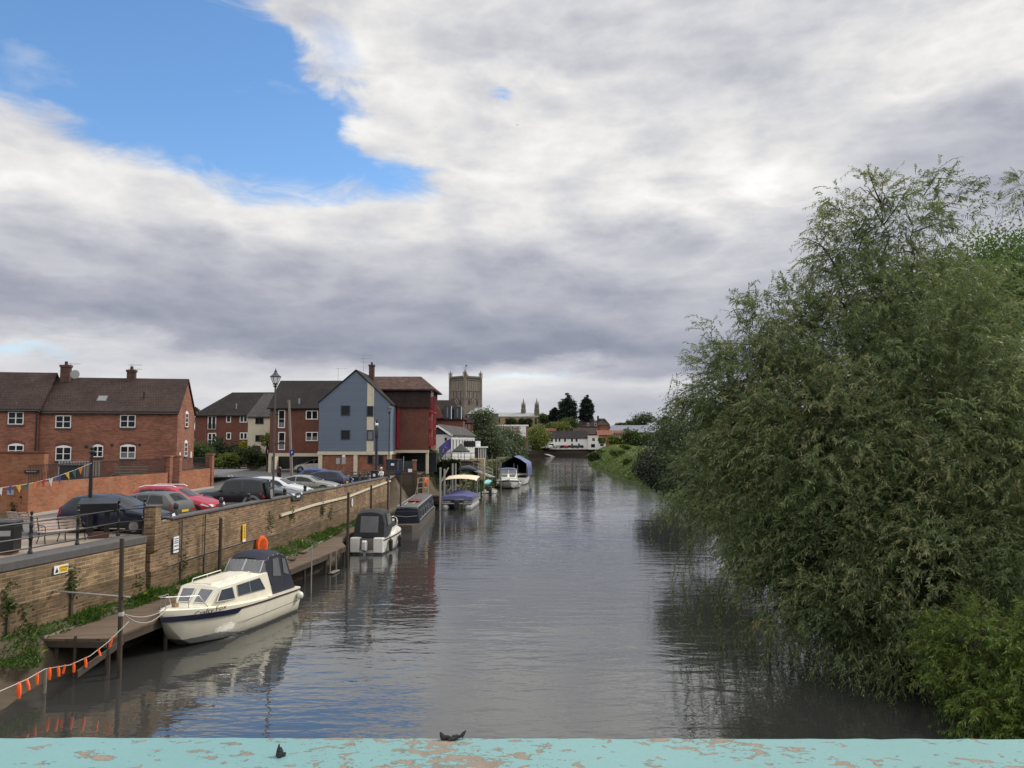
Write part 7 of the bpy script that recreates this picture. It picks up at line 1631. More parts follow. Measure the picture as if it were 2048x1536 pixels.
# ducks on the landing stage
def duck(px, py, rz, label, lying=False):
    p = onz(px, py, 1.155); t = empty('duck', p, rz, label, 'duck', 'ducks on the landing stage'); h = 0 if lying else .1
    secs = []
    for x, z, w, hh in ((-.26, .16, .015, .015), (-.18, .14, .06, .05), (-.05, .12, .095, .085), (.08, .12, .095, .09), (.17, .15, .06, .065), (.2, .22, .036, .04), (.21, .30, .038, .04), (.235, .335, .042, .042), (.275, .335, .028, .028), (.30, .33, .02, .012), (.345, .322, .016, .006)):
        secs.append([(x, w * math.cos(a), z + h + hh * math.sin(a)) for a in [q * math.pi / 5 for q in range(10)]])
    MB().loft(secs, closed=True).build('body', M['leaf_duck'], t, True, 60)
    MB().ball((.235, 0, .337 + h), .05, .046, .047, 8, 6).build('head_plumage', M['duck_dark'], t, True)
    if not lying: [MB().tube([(.0, s, .0), (.0, s, .14)], .008, 4).build('leg', M['orange'], t) for s in (.04, -.04)]
duck(606, 1114, R(195), 'duck standing upright on the landing stage edge'); duck(584, 1124, R(20), 'duck sitting low behind the cruiser canopy', True)
# plants in pots by the brick store
rs = np.random.RandomState(9)
for i, (px, py, s, lab) in enumerate(((62, 1024, 1.0, 'bushy plant in a pale pot at the tall brick wall corner'), (8, 1024, .5, 'low red flowered pot at the far left edge'), (28, 1025, .45, 'low flower trough under the white poster'))):
    p = onz(px, py, GZ); t = empty('potted_plant', p, 0, lab, 'plant', 'pots against the tall brick wall')
    MB().lathe([(.17 * s + .05, 0), (.26 * s + .06, .3 * s + .05), (.24 * s, .3 * s + .05), (.1, .25 * s)], 12).build('pot', M['plant_pot'] if i == 0 else M['plastic_black'], t, True)
    n = 420 if i == 0 else 160; d = unit(rs, n) * rs.uniform(.2, 1, n)[:, None] ** .5; P = d * np.array([.5, .4, .42]) * s + np.array([0, 0, .75 * s + .05]); leaf_mesh('foliage', P, d + rs.normal(size=(n, 3)) * .4, unit(rs, n), .16 * s + .04, .07 * s + .03, rs.uniform(0, 1, n), M['bush'], t)
p = onz(73, 1026, GZ); tag(MB().ball((0, 0, .26), .27, .24, .28, 10, 8).build('white_sack', M['plant_pot'], None, True, loc=p), 'round white sack beside the potted plant', 'sack')
# garden furniture glimpsed behind the railing
p = at(163, 934, 52); tag(MB().box(0, 0, .5, 1.3, .7, 1.0).bx(-.7, -.4, 1.0, .7, .4, 1.12).build('wheelie_bin', M['plastic_black'], None, loc=(at(142, 930, 56).x, 56, 4.5), bevel=.04), 'dark garden bin below the left ground floor window', 'bin')
t = empty('garden_bench', (at(258, 936, 55).x, 55, 4.5), 0, 'grey garden bench behind the railing under the right window', 'bench'); [MB().bx(-1.2, .3, z, 1.2, .34, z + .1).build('back_slat', M['grey_wood'], t) for z in (.55, .75, .95)]; MB().bx(-1.2, -.2, .42, 1.2, .3, .46).build('seat', M['grey_wood'], t); [MB().bx(x - .04, -.2, 0, x + .04, .3, .42).build('leg', M['grey_wood'], t) for x in (-1.1, 1.1)]
t = empty('picket_gate', (at(160, 930, 59).x, 59, 4.5), HA, 'grey picket panel below the house windows', 'fence')
MB().bx(-1.5, -.02, .3, 1.5, .02, .38).bx(-1.5, -.02, 1.0, 1.5, .02, 1.08).build('rail', M['grey_wood'], t); mb = MB(); [mb.bx(-1.5 + i * .2, -.045, .05, -1.38 + i * .2, -.021, 1.3) for i in range(15)]; mb.build('pale', M['galv'], t)
# ---- the landing by the pontoon boat
tw_ = empty('timber_wall', (-13.5, 83.3, 0), R(2), 'dark timber retaining wall closing the recess beyond the brick wall', 'wall')
MB().bx(0, 0, -.8, 4.0, .3, 3.7).build('boarding', M['timber_wall'], tw_); MB().bx(-.2, .0, 3.703, 3.3, .2, 4.15).build('upper_rail', M['timber_wall'], tw_)
for x in (1.25, 2.9, 3.9): MB().bx(x - .1, -.08, -.8, x + .1, -.003, 3.75).build('post', M['post_wood'], tw_)
for px, py, w, m, nm, lab in ((796, 944, .52, M['sign_blue'], 'blue_sign', 'small blue sign on the timber wall top rail'), (820, 941, .42, M['sign_white'], 'white_sign', 'small white sign on the timber wall top rail')):
    a = at(px, py, 83.2); tag(MB().bx(-w / 2, -.03, -.17, w / 2, .0, .17).build(nm, m, None, loc=(a.x, 83.24, a.z)), lab, 'sign')
pg = empty('pale_gate', (at(835, 985, 81.5).x, 81.5, 1.45), R(12), 'pale wooden barred gate beside the timber wall', 'gate')
mb = MB(); W = 1.15
for x in (0, W * .5, W): mb.bar((x, 0, 0), (x, 0, 1.9 + x * .1), .07, .05)
for z in (.3, .9, 1.5, 1.95): mb.bar((0, 0, z), (W, 0, z + .08), .05, .07)
mb.bar((-.35, -.1, -.3), (.15, -.05, 1.9), .06, .06); mb.build('bars', M['pale_wood'], pg)
sd_ = empty('floating_stage', (-9.0, 87, 0), R(4), 'brown floating stage with dark kerb left of the pontoon boat', 'jetty')
MB().bx(-1.0, 0, .2, 1.0, 9, 1.05).build('body', M['timber_wall'], sd_); MB().bx(-1.05, -.05, 1.053, 1.05, 9, 1.12).build('deck_boards', M['deck'], sd_); MB().bx(-1.0, -.12, .5, 1.0, -.051, .7).build('fender_board', M['post_wood'], sd_)
for px, Y, t0, t1, lab in ((880.5, 82, 935, 985, 'pale grey mooring pile nearest the timber wall'), (889, 84, 938, 962, 'grey pile with a sloping strut by the tan sunshade'), (905, 92, 927, 960, 'pair of grey piles above the tan sunshade, left one'), (911, 94, 927, 960, 'pair of grey piles above the tan sunshade, right one'), (968, 100, 935, 990, 'slim grey pile behind the small open boat'), (1002, 112, 936, 975, 'thin pile behind the white motor cruiser')):
    p = at(px, t1, Y); z = at(px, t0, Y).z; tag(MB().tube([(0, 0, -1.5), (0, 0, z)], .11 if px < 960 else .07, 7).build('mooring_pile', M['galv'] if px < 960 else M['grey_wood'], None, True, loc=(p.x, Y, 0)), lab, 'post', 'grey mooring piles by the boats')
tag(MB().bar((at(882, 965, 83).x, 83, at(882, 965, 83).z), (at(897, 935, 84).x, 84, at(897, 935, 84).z), .12, .1).build('sloping_strut', M['grey_wood'], None), 'sloping pale strut between the grey piles', 'post')
hf = empty('hedge', (at(872, 950, 97).x, 97.5, GZ), R(-6), 'dark clipped hedge screen behind the timber wall', 'hedge')
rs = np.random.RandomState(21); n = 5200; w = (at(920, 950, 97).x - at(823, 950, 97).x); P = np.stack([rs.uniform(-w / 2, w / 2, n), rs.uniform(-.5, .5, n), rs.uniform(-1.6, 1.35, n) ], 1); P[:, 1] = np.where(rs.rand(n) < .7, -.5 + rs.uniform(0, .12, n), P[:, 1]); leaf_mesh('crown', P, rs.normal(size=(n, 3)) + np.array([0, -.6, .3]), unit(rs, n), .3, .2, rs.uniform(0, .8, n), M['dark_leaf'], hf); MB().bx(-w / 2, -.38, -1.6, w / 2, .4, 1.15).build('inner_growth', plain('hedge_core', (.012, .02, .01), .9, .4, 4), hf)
# timber deck, steps and gangway beyond
td = empty('boathouse_terrace', (at(900, 920, 108).x, 108, 3.4), R(-3), 'raised terrace with dark rail in front of the boathouse', 'terrace')
MB().bx(-3.4, 0, -1.8, 3.9, 7, 1.0).build('base', M['timber_wall'], td); MB().bx(-3.5, -.1, 1.003, 4, 7, 1.12).build('floor', M['deck'], td)
mb = MB(); [mb.bx(-3.4 + i * .9, -.05, 1.12, -3.33 + i * .9, .02, 2.15) for i in range(9)]; mb.bx(-3.4, -.06, 2.15, 3.9, .03, 2.22); mb.bx(-3.4, -.05, 1.6, 3.9, .02, 1.65); mb.build('rail', M['iron'], td)
tc_ = empty('terrace_cabin', (at(952, 905, 112).x, 112, 4.4), R(-3), 'small white framed cabin at the river end of the terrace', 'building')
zt = at(955, 895.5, 112).z - 4.4; wC = at(968, 905, 112).x - at(946, 905, 112).x
MB().bx(-.1, 0, 0, wC - .3, 3, zt).build('wall', M['frame_dark'], tc_); MB().bx(-.2, -.15, zt + .003, wC - .1, 3.1, zt + .14).build('roof', M['frame_white'], tc_)
for i in range(5): MB().bx(.35 + i * .24, -.05, .1, .42 + i * .24, -.004, zt).build('white_post', M['frame_white'], tc_)
a = at(951, 882, 114); b = at(961, 893, 114); tag(MB().bx(0, 0, 0, b.x - a.x, .05, a.z - b.z).build('white_board', M['sign_white'], None, loc=(a.x, 114, b.z)), 'square white board above the terrace cabin', 'sign')
a = at(927, 882, 115); b = at(951, 894, 115); tag(MB().bx(0, 0, 0, b.x - a.x, 1.6, a.z - b.z).build('dark_canopy_box', M['iron'], None, loc=(a.x, 115, b.z)), 'black box canopy beside the square white board', 'canopy')
t = empty('parasol', (at(922, 905, 111).x, 111, 4.5), 0, 'black folded tent parasol on the terrace', 'parasol'); MB().tube([(0, 0, 0), (0, 0, 2.2)], .04, 5).build('pole', M['iron'], t); MB().lathe([(1.3, 1.15), (1.25, 1.35), (.5, 1.95), (.05, 2.4)], 8).build('canopy', M['iron'], t)
gw = empty('gangway', (0, 0, 0), 0, 'grey metal gangway with rails sloping down to the boats', 'gangway')
A = at(938, 930, 108); B = at(985, 948, 104); mb = MB()
for dy in (0, 1.0):
    for h in (0, .5, 1.0): mb.bar(A + Vector((0, dy, h - .4)), B + Vector((0, dy, h - .4)), .05, .05)
    for i in range(6): q = A.lerp(B, i / 5) + Vector((0, dy, -.4)); mb.tube([q, q + Vector((0, 0, 1.05))], .03, 4)
mb.build('handrail', M['galv'], gw); mb = MB(); mb.bar(A + Vector((0, .5, -.45)), B + Vector((0, .5, -.45)), 1.0, .08); mb.build('tread', M['galv'], gw)
pw_ = tag(MB().bx(0, 0, -3, 2.2, 3, .0).build('stone_steps_wall', M['pale_wood'], None, loc=tuple(at(938, 917, 110))), 'pale yellow low wall by the gangway top', 'wall')
for i, (px, py) in enumerate(((993, 925), (1000, 918), (975, 915), (985, 917))):
    p = at(px, py, 116); tag(MB().bx(-.05, -.05, -3.5, .05, .05, .3).build('fence_post', M['grey_wood'], None, loc=tuple(p)), ('grey fence post nearest the cloth tent boat', 'tall grey fence post by the river trees', 'leftmost grey post above the gangway', 'second grey post above the gangway')[i], 'post', 'grey posts by the gangway')
ri = at(935, 938, 103); r_ = MB(); r_.tube([ri + Vector((-.9, 0, 0)), ri + Vector((.2, -.3, .1)), ri + Vector((1.3, -.6, -.1))], [.35, .42, .12], 10); tag(r_.build('inflatable_dinghy', plain('dinghy_blue_grey', (.06, .08, .11), .5, .2, 4), None, True), 'dark blue inflatable dinghy stored by the gangway foot', 'dinghy')
a = at(758, 947, 71); gs = empty('dark_shed', (at(772, 940, 85).x, 85, GZ), R(-4), 'dark boarded store with notices behind the seated person', 'shed'); zz = at(785, 921, 85).z - GZ; MB().bx(0, 0, 0, 1.25, 2, zz).bx(-.1, -.1, zz, 1.35, 2.1, zz + .12).build('wall', M['navy_door'], gs); MB().bx(.55, -.02, 1.0, .9, -.003, 1.25).build('notice', M['sign_white'], gs); MB().bx(1.4, .05, 0, 3.0, .1, 1.5).build('side_panel', M['frame_dark'], gs); MB().tube([(1.95, -.03, 0), (1.95, -.03, 2.0)], .04, 5).build('post', M['galv'], gs)
t = empty('brick_pier', (at(829, 930, 84.2).x, 84.2, 2.5), 0, 'narrow red brick pier with pale cap before the hedge screen', 'pier'); z = at(829, 921, 84.2).z - 2.5; MB().bx(-.18, -.18, -1, .18, .18, z).build('shaft', M['brick_house'], t); MB().bx(-.24, -.24, z, .24, .24, z + .08).build('cap', M['galv'], t)
# flag
fx = at(902, 900, 104); t = empty('flagpole', (fx.x, 104, 2.5), 0, 'white flagpole on the terrace edge', 'flagpole'); z = at(902, 868, 104).z - 2.5; MB().tube([(0, 0, 0), (0, 0, z)], .05, 6).build('pole', M['galv'], t)
mb = MB(); secs = []
for i in range(10):
    u = i / 9; x = -.0 - 1.5 * u; secs.append([(x - .15 * (1 - v) * u, .12 * math.sin(u * 5 + v), z - .6 - 1.35 * v - 1.6 * u ** 1.3 + .35 * u * (1 - v)) for v in (0, .35, .7, 1)])
mb.loft(secs, cap=False); f_ = mb.build('flag', plain('flag_violet', (.10, .08, .32), .7, .2, 3), None, True, loc=(fx.x, 104, 2.5)); tag(f_, 'drooping violet flag with a pale emblem on the white flagpole', 'flag')
mb = MB(); mb.tube([(-.62, -.12, z - 1.95), (-.8, -.12, z - 1.75), (-1.0, -.14, z - 2.1), (-1.15, -.14, z - 2.5)], .09, 5); mb.build('emblem', M['grey_board'], f_)
# birds
def bird(px, py, Y, s, rz, lab):
    p = at(px, py, Y); mb = MB(); mb.add([(-.5 * s, 0, .1 * s), (-.1 * s, .12 * s, 0), (-.1 * s, -.12 * s, 0), (.5 * s, .05, .18 * s), (.1 * s, .12 * s, 0), (.1 * s, -.12 * s, 0), (0, .3 * s, 0), (0, -.4 * s, 0)], [(0, 1, 2), (3, 5, 4), (1, 4, 6), (1, 5, 4), (1, 2, 5), (2, 7, 5)])
    mb.add([(0, 0, -.07 * s), (-.1 * s, .12 * s, 0), (-.1 * s, -.12 * s, 0), (.1 * s, -.12 * s, 0), (.1 * s, .12 * s, 0)], [(0, 1, 2), (0, 2, 3), (0, 3, 4), (0, 4, 1)]); tag(mb.build('bird', M['iron'], None, loc=p, rz=rz), lab, 'bird', 'birds in the sky')
bird(1035, 250, 120, .55, R(30), 'lone dark bird high in the bright middle cloud')
for i, (px, py) in enumerate(((1166, 660), (1174, 664), (1181, 661), (1186, 668), (1191, 663))): bird(px, py, 320, .9, R(20 * i), 'tiny bird of the far flock under the dark cloud')
# distant pole and slipway by the far bank
p = at(1316, 880, 330); tag(MB().tube([(0, 0, 0), (0, 0, at(1316, 853, 330).z - 5)], .16, 6).bar((.0, 0, at(1316, 853, 330).z - 5.6), (-1.3, 0, at(1316, 853, 330).z - 4.4), .25, .2).build('telegraph_pole', M['grey_wood'], None, loc=(p.x, 330, 5)), 'distant pole with a raking arm before the grey hall', 'pole')
p = at(1092, 909, 346); tag(MB().bar((0, 0, .2), (3.0, -4, -.9), 2.0, .2).build('slipway', M['galv'], None, loc=p), 'pale slipway board on the far bank', 'slipway')
fw = empty('far_quay_wall', (7, 352, 0), 0, 'low brown quay wall at the far end of the river', 'wall')
mb = MB(); wall_strip(mb, [(-2, -2), (4, .2), (16, 2.2), (33, 4.5), (60, 8)], -.5, 2.6, .6); mb.build('brickwork', M['timber_wall'], fw); mb = MB(); wall_strip(mb, [(-2.2, -3.2), (4, -1.2), (16, .9), (33, 3.2)], .0, .9, .5); mb.build('timber_fender', M['post_wood'], fw)
# ---------------------------------------------------------------- the big willow on the right
def willow(name, label, base, blobs, nshoot, mat, seed, group=None, L_=(.5, 1.25), leaf=.135, tonemean=.42, tops=None, r0=.34, droop=.55, strands=None):
    """drooping shoots with alternate narrow leaves, spread through lobes; blobs (x,y,z,rx,ry,rz,density)"""
    t = empty(name, base, 0, label, 'tree', group); rs = np.random.RandomState(seed); B = np.array(base)
    wts = np.array([b[3] * b[5] * b[6] for b in blobs]); wts = wts / wts.sum(); PP = []; DD = []; WW = []; TT = []; TW = []; LS = []
    for b, w in zip(blobs, wts):
        k = max(4, int(nshoot * w)); nc = max(4, k // 12)
        cd = unit(rs, nc); cr = rs.uniform(.10, 1, nc) ** (1 / 2.4) * rs.uniform(.85, 1.12, nc); CC = cd * cr[:, None]; ctone = rs.normal(tonemean + rs.normal(0, .09), .19, nc); csz = rs.uniform(.62, 1.3, nc)
        idx = rs.randint(0, nc, k); loc = CC[idx] + rs.normal(size=(k, 3)) * .13
        S = np.array(b[:3]) + loc * np.array(b[3:6]) - B
        out = loc / np.maximum(np.linalg.norm(loc, axis=1, keepdims=True), .1)
        d = out * .75 + rs.normal(size=(k, 3)) * .42 + np.array([0, 0, .22]); d /= np.linalg.norm(d, axis=1, keepdims=True)
        ln = rs.uniform(L_[0], L_[1], k); m = 22
        tt = np.linspace(.12, 1, m)[None, :, None] * ln[:, None, None]
        g = droop * rs.uniform(.3, 1.3, k)[:, None, None]
        pos = S[:, None, :] + d[:, None, :] * tt + np.array([0, 0, -1.0]) * g * tt ** 2
        tan = d[:, None, :] + np.array([0, 0, -2.0]) * g * tt; tan /= np.linalg.norm(tan, axis=2, keepdims=True)
        sd = np.cross(tan, rs.normal(size=(k, 1, 3))); sd /= np.maximum(np.linalg.norm(sd, axis=2, keepdims=True), 1e-5)
        sg = np.where(np.arange(m) % 2 == 0, 1, -1)[None, :, None]
        ld = tan * .75 + sd * sg * .62 + rs.normal(size=(k, m, 3)) * .28 + np.array([0, 0, -.12])
        LS.append(np.repeat(csz[idx], m)); PP.append(pos.reshape(-1, 3)); DD.append(ld.reshape(-1, 3)); WW.append(unit(rs, k * m)); TT.append((ctone[idx][:, None] + rs.normal(0, .12, (k, m)) + np.linspace(-.12, .14, m)[None, :] + (rs.rand(k) < .04)[:, None] * .35).ravel())
        q = rs.rand(k) < .5; TW.append(pos[q][:, ::7, :][:, :4, :])
    if strands is not None:                                        # long hanging strands at the river edge
        S = np.array(strands) - B; S = np.repeat(S, 5, 0) + rs.normal(size=(len(S) * 5, 3)) * .35; k = len(S); m = 44; ln = rs.uniform(1.2, 3.0, k)
        tt = np.linspace(0, 1, m)[None, :, None] * ln[:, None, None]; sway = rs.normal(size=(k, 1, 3)) * np.array([.22, .22, 0]); pos = S[:, None, :] + np.array([0, 0, -1.0]) * tt + sway * np.sin(tt * 1.3)
        PP.append(pos.reshape(-1, 3)); DD.append((rs.normal(size=(k * m, 3)) * .6 + np.array([0, 0, -.7]))); WW.append(unit(rs, k * m)); TT.append(rs.normal(.35, .15, k * m)); LS.append(np.full(k * m, .8)); TW.append(pos[:, ::14, :][:, :4, :])
    P = np.concatenate(PP); D = np.concatenate(DD); W = np.concatenate(WW); T = np.concatenate(TT); Z = np.concatenate(LS)
    keep = P[:, 2] + B[2] > .05; P, D, W, T, Z = P[keep], D[keep], W[keep], T[keep], Z[keep]
    leaf_mesh('crown', P, D, W, leaf * Z * rs.uniform(.65, 1.3, len(P)), leaf * .24 * Z ** .5 * rs.uniform(.7, 1.3, len(P)), T, mat, t, .18)
    # fine twigs as one mesh of thin three-sided stems
    tw = np.concatenate(TW); k, m, _ = tw.shape; r = np.linspace(.007, .002, m)
    off = np.array([[1, 0, 0], [-.5, .87, 0], [-.5, -.87, 0]]); V = (tw[:, :, None, :] + off[None, None] * r[None, :, None, None]).reshape(-1, 3)
    base_i = (np.arange(k) * m * 3)[:, None, None] + (np.arange(m - 1) * 3)[None, :, None]; Fq = []
    for a in range(3): b_ = (a + 1) % 3; Fq.append(np.stack([base_i + a, base_i + b_, base_i + 3 + b_, base_i + 3 + a], -1).reshape(-1, 4))
    Fq = np.concatenate(Fq); me = bpy.data.meshes.new('twigs'); me.vertices.add(len(V)); me.loops.add(Fq.size); me.polygons.add(len(Fq)); me.vertices.foreach_set('co', V.astype(np.float32).ravel()); me.loops.foreach_set('vertex_index', Fq.astype(np.int32).ravel()); me.polygons.foreach_set('loop_start', np.arange(0, Fq.size, 4, dtype=np.int32)); me.materials.append(M['bark']); me.update()
    o = bpy.data.objects.new('twigs', me); COL.objects.link(o); o.parent = t
    g = random.Random(seed); mb = MB()
    tops = tops or [b[:3] for b in blobs]
    for i, tp in enumerate(tops):
        tp = Vector(tp) - Vector(base); b0 = Vector((g.uniform(-.35, .35), g.uniform(-.35, .35), -.6)); el = Vector((tp.x * .35, tp.y * .35, tp.z * .5 if tp.z > 2 else max(1.2, tp.z + 1))); e2 = el.lerp(tp, .5) + Vector((g.uniform(-.4, .4), g.uniform(-.4, .4), g.uniform(.1, .6)))
        raw = [b0, b0.lerp(el, .5), el, el.lerp(e2, .5), e2, e2.lerp(tp, .3), e2.lerp(tp, .6), e2.lerp(tp, .85)]; jit = [0, .2, .25, .3, .3, .28, .22, .1]
        pts = [q + Vector((g.uniform(-1, 1), g.uniform(-1, 1), g.uniform(-.7, .7))) * j for q, j in zip(raw, jit)]; mb.tube(pts, [r0, r0 * .75, r0 * .45, r0 * .32, r0 * .2, r0 * .13, r0 * .07, .01], 7)
        for _ in range(11):
            k_ = g.uniform(.45, 1); q = e2.lerp(tp, k_) if k_ > .6 else el.lerp(e2, k_ / .6); v = Vector((g.uniform(-1, 1), g.uniform(-1, 1), g.uniform(-.2, .9))) * g.uniform(.8, 1.5); mb.tube([q, q + v * .35 + Vector((g.uniform(-.1, .1), 0, .1)), q + v * .7 + Vector((0, g.uniform(-.15, .15), .12)), q + v * .95 - Vector((0, 0, .05))], [r0 * .1, r0 * .07, r0 * .04, .006], 5)
    if len(blobs) > 12:                                           # bare outer stems showing between the tufts
        for b in blobs:
            for _ in range(5):
                d = Vector(tuple(unit(rs, 1)[0])); d.y -= .5; d.normalize(); c = Vector(b[:3]) - Vector(base); q = c + Vector((d.x * b[3], d.y * b[4], d.z * b[5])) * .55; e = c + Vector((d.x * b[3], d.y * b[4], d.z * b[5])) * 1.08 + Vector((0, 0, -.2)); md = q.lerp(e, .5) + Vector((g.uniform(-.2, .2), 0, .2)); mb.tube([q, md, e], [.022, .015, .006], 4)
    mb.build('trunk', M['bark'], t, True)
    return t
def wb(px, py, Y, r, den=1.0, sq=1.0, dy=1.0): return pb(px, py, Y, r, sq, dy) + (den,)
base = (14.0, 27.5, .4)
WB_ = [wb(1825, 440, 30, 98, .6), wb(1708, 468, 30, 88, .55), wb(1655, 500, 30, 50, .35), wb(1760, 400, 30, 55, .4), wb(1775, 570, 30, 130, .85), wb(1690, 600, 30, 70, .5), wb(1880, 640, 29, 140, 1.0), wb(1590, 655, 30, 85, .6), wb(1490, 672, 30, 85, .62), wb(1680, 725, 29, 160, 1.0), wb(1455, 765, 30, 82, .7), wb(1540, 795, 29, 130, 1.0), wb(1440, 840, 30, 60, .65), wb(1850, 780, 27, 210, 1.1), wb(1528, 900, 29, 110, 1.0), wb(1660, 920, 27, 190, 1.15), wb(2040, 800, 27, 160, 1.0), wb(1960, 950, 25, 200, 1.15), wb(1430, 955, 29, 72, .8), wb(1372, 980, 30, 40, .6), wb(1550, 1030, 28, 125, 1.1), wb(1710, 1090, 26, 175, 1.2), wb(1535, 1095, 27, 82, .85), wb(1645, 1180, 26, 100, 1.1), wb(1870, 1140, 24, 190, 1.2), wb(2040, 1130, 23.5, 160, 1.0), wb(1560, 1195, 26, 55, .6), wb(1700, 1235, 24.5, 110, .9), wb(1800, 1280, 23, 85, .7), wb(2160, 900, 26, 190, .7), wb(2190, 780, 27, 150, .6)]
willow('willow_tree', 'huge grey green willow overhanging the right half of the river', base, WB_, 24000, M['willow'], 4, leaf=.152, strands=[tuple(at(px, py, Y)) for px, py, Y in ((1405, 1150, 28), (1425, 1170, 27.5), (1445, 1160, 27.5), (1465, 1190, 27), (1500, 1230, 26.5), (1520, 1250, 26), (1480, 1150, 27), (1550, 1250, 26), (1600, 1290, 25), (1345, 985, 30), (1370, 1010, 30), (1360, 760, 30), (1385, 820, 30), (1640, 1300, 24.5), (1410, 1060, 28.5), (1380, 1080, 29))])
by = (12.6, 20.5, .2)
YB = [wb(2010, 1330, 20.2, 110, 1.0), wb(1930, 1290, 20.5, 70, .8), wb(1960, 1420, 19.6, 80, .9), wb(2080, 1420, 19.2, 110, 1.0), wb(1890, 1370, 20.4, 45, .5), wb(2090, 1270, 20.5, 90, .8)]
willow('willow_bush', 'bright yellow green willow bush at the lower right corner', by, YB, 2600, M['willow_young'], 6, leaf=.12, L_=(.35, .8), r0=.08, tonemean=.45)
# trees standing behind and beside it on the bank
tree('broadleaved_tree', 'bright green broad leaved tree behind the willow at the right edge', 'tree', (26, 42, 3.5), [pb(1985, 560, 43, 90), pb(2065, 560, 44, 100), pb(2000, 640, 42, 140), pb(2120, 650, 43, 170), pb(1920, 620, 43, 100), pb(2160, 560, 46, 105)], 62000, .19, M['oak'], 31, .4, per=34, spread=.28)
willow('willow_tree', 'thin willow top peeping over the broad leaved tree at the right edge', (27.5, 40, 3.5), [wb(2046, 400, 40, 26, 1), wb(2062, 365, 40, 30, 1), wb(1990, 425, 40, 22, .4)], 95, M['willow'], 8, leaf=.15, r0=.12)
tree('dark_bush', 'dark rounded bush hanging over the water beyond the willow', 'bush', (20, 92, .8), [pb(1330, 925, 93, 42), pb(1302, 935, 95, 30), pb(1365, 930, 88, 45), pb(1340, 955, 90, 26), pb(1310, 960, 92, 18), pb(1285, 945, 98, 14)], 17000, .26, M['yew'], 33, .14, per=30, spread=.3, shell=.3)
tree('bank_tree', 'mid green tree on the bank left of the willow', 'tree', (17, 58, 2.5), [pb(1400, 880, 62, 75), pb(1350, 870, 64, 45), pb(1450, 850, 60, 80), pb(1400, 940, 58, 70), pb(1340, 885, 66, 30), pb(1480, 930, 52, 90), pb(1440, 1000, 50, 60)], 26000, .2, M['dark_leaf'], 35, .25, per=30, spread=.28, shell=.3)
tree('bank_tree', 'leafy tree filling the bank behind the right willow', 'tree', (24, 36, 3), [pb(1700, 900, 40, 190), pb(1880, 850, 40, 200), pb(1600, 1000, 40, 140), pb(1900, 1080, 36, 200), pb(2060, 900, 36, 200), pb(1720, 1150, 34, 130), pb(1780, 700, 42, 120)], 26000, .24, M['dark_leaf'], 37, .35, per=34, spread=.34, shell=.2)
# river trees on the left bank
tree('river_poplar', 'tall soft grey green tree at the left bank beyond the terrace', 'tree', (-6.5, 160, 3), [pb(966, 850, 160, 24, 1.3), pb(968, 875, 158, 30), pb(955, 890, 156, 22), pb(980, 893, 158, 26), pb(966, 833, 160, 15)], 9000, .5, M['poplar'], 41, .3, per=30, spread=.3, shell=.3)
tree('river_willow', 'rounded green willow between the tall grey green tree and the weeping willow', 'tree', (-1.5, 185, 2.5), [pb(1002, 880, 190, 27), pb(1022, 890, 188, 26), pb(1038, 897, 190, 15), pb(1005, 902, 182, 24), pb(1030, 906, 184, 16), pb(985, 905, 176, 16)], 11000, .5, M['poplar'], 43, .3, per=30, spread=.3, shell=.3)
tree('weeping_willow', 'distant yellow green weeping willow in the far car park', 'tree', (10.4, 338, 3.5), [pb(1074, 871, 338, 19), pb(1062, 880, 338, 12), pb(1086, 879, 338, 12), pb(1074, 884, 336, 18, .7)], 7000, .7, M['lime'], 45, .5, per=26, spread=.3)
def conifer(px0, px1, py0, py1, Y, label, seed, jag=1.0):
    c = at((px0 + px1) / 2, py1, Y); z1 = at(0, py0, Y).z; w = (px1 - px0) / 2 * Y / F; H = z1 - c.z; bl = []; g = random.Random(seed)
    for i in range(16):
        u = i / 15; tw_ = w * float(np.interp(u, [0, .2, .5, .78, .93, 1], [.85, 1, .92, .66, .36, .12])) * g.uniform(.86, 1.08); r = max(.5, tw_ * .5)
        for q in range(4 if u < .85 else 1): a = q * 1.571 + g.uniform(-.6, .6); d = (tw_ - r) * (1 if u < .85 else 0) * g.uniform(.7, 1.15); bl.append((c.x + d * math.cos(a), Y + d * math.sin(a), c.z + H * (.05 + .9 * u), r, r, max(r * .8, .8)))
    tree('conifer', label, 'tree', (c.x, Y, 3.2), bl, 12000, .95, M['conifer'], seed, .8, 'dark conifers near the abbey', per=26, spread=.3, shell=.3)
conifer(1116, 1154, 786, 845, 420, 'tallest broad dark conifer of the three', 51)
conifer(1159, 1188, 790, 842, 422, 'narrower dark conifer standing to the right', 53)
conifer(1098, 1120, 815, 846, 418, 'shortest ragged conifer on the left of the group', 55)
def clump(px, py, Y, r, label, mat, seed, n=3500, leaf=.8, wide=1.4, name='tree', z=3.2, trunk=True):
    c = at(px, py, Y); R_ = r * Y / F; g = random.Random(seed); bl = [(c.x + g.uniform(-1, 1) * R_ * (wide - .6), Y + g.uniform(-.5, .5) * R_, c.z + g.uniform(-.35, .3) * R_, R_ * g.uniform(.6, .85), R_ * .7, R_ * g.uniform(.55, .8)) for _ in range(5)]
    tree(name, label, 'tree' if 'tree' in name else 'bush', (c.x, Y, z), bl, n, leaf, mat, seed, .3, trunk=trunk and 'tree' in name, per=24, spread=.3, shell=.35)
clump(1025, 845, 425, 9, 'dark low tree in front of the abbey nave', M['dark_leaf'], 61); clump(1050, 845, 422, 9, 'dark spreading tree right of the nave wall', M['dark_leaf'], 62); clump(1088, 837, 435, 10, 'green tree at the nave end', M['bush'], 63)
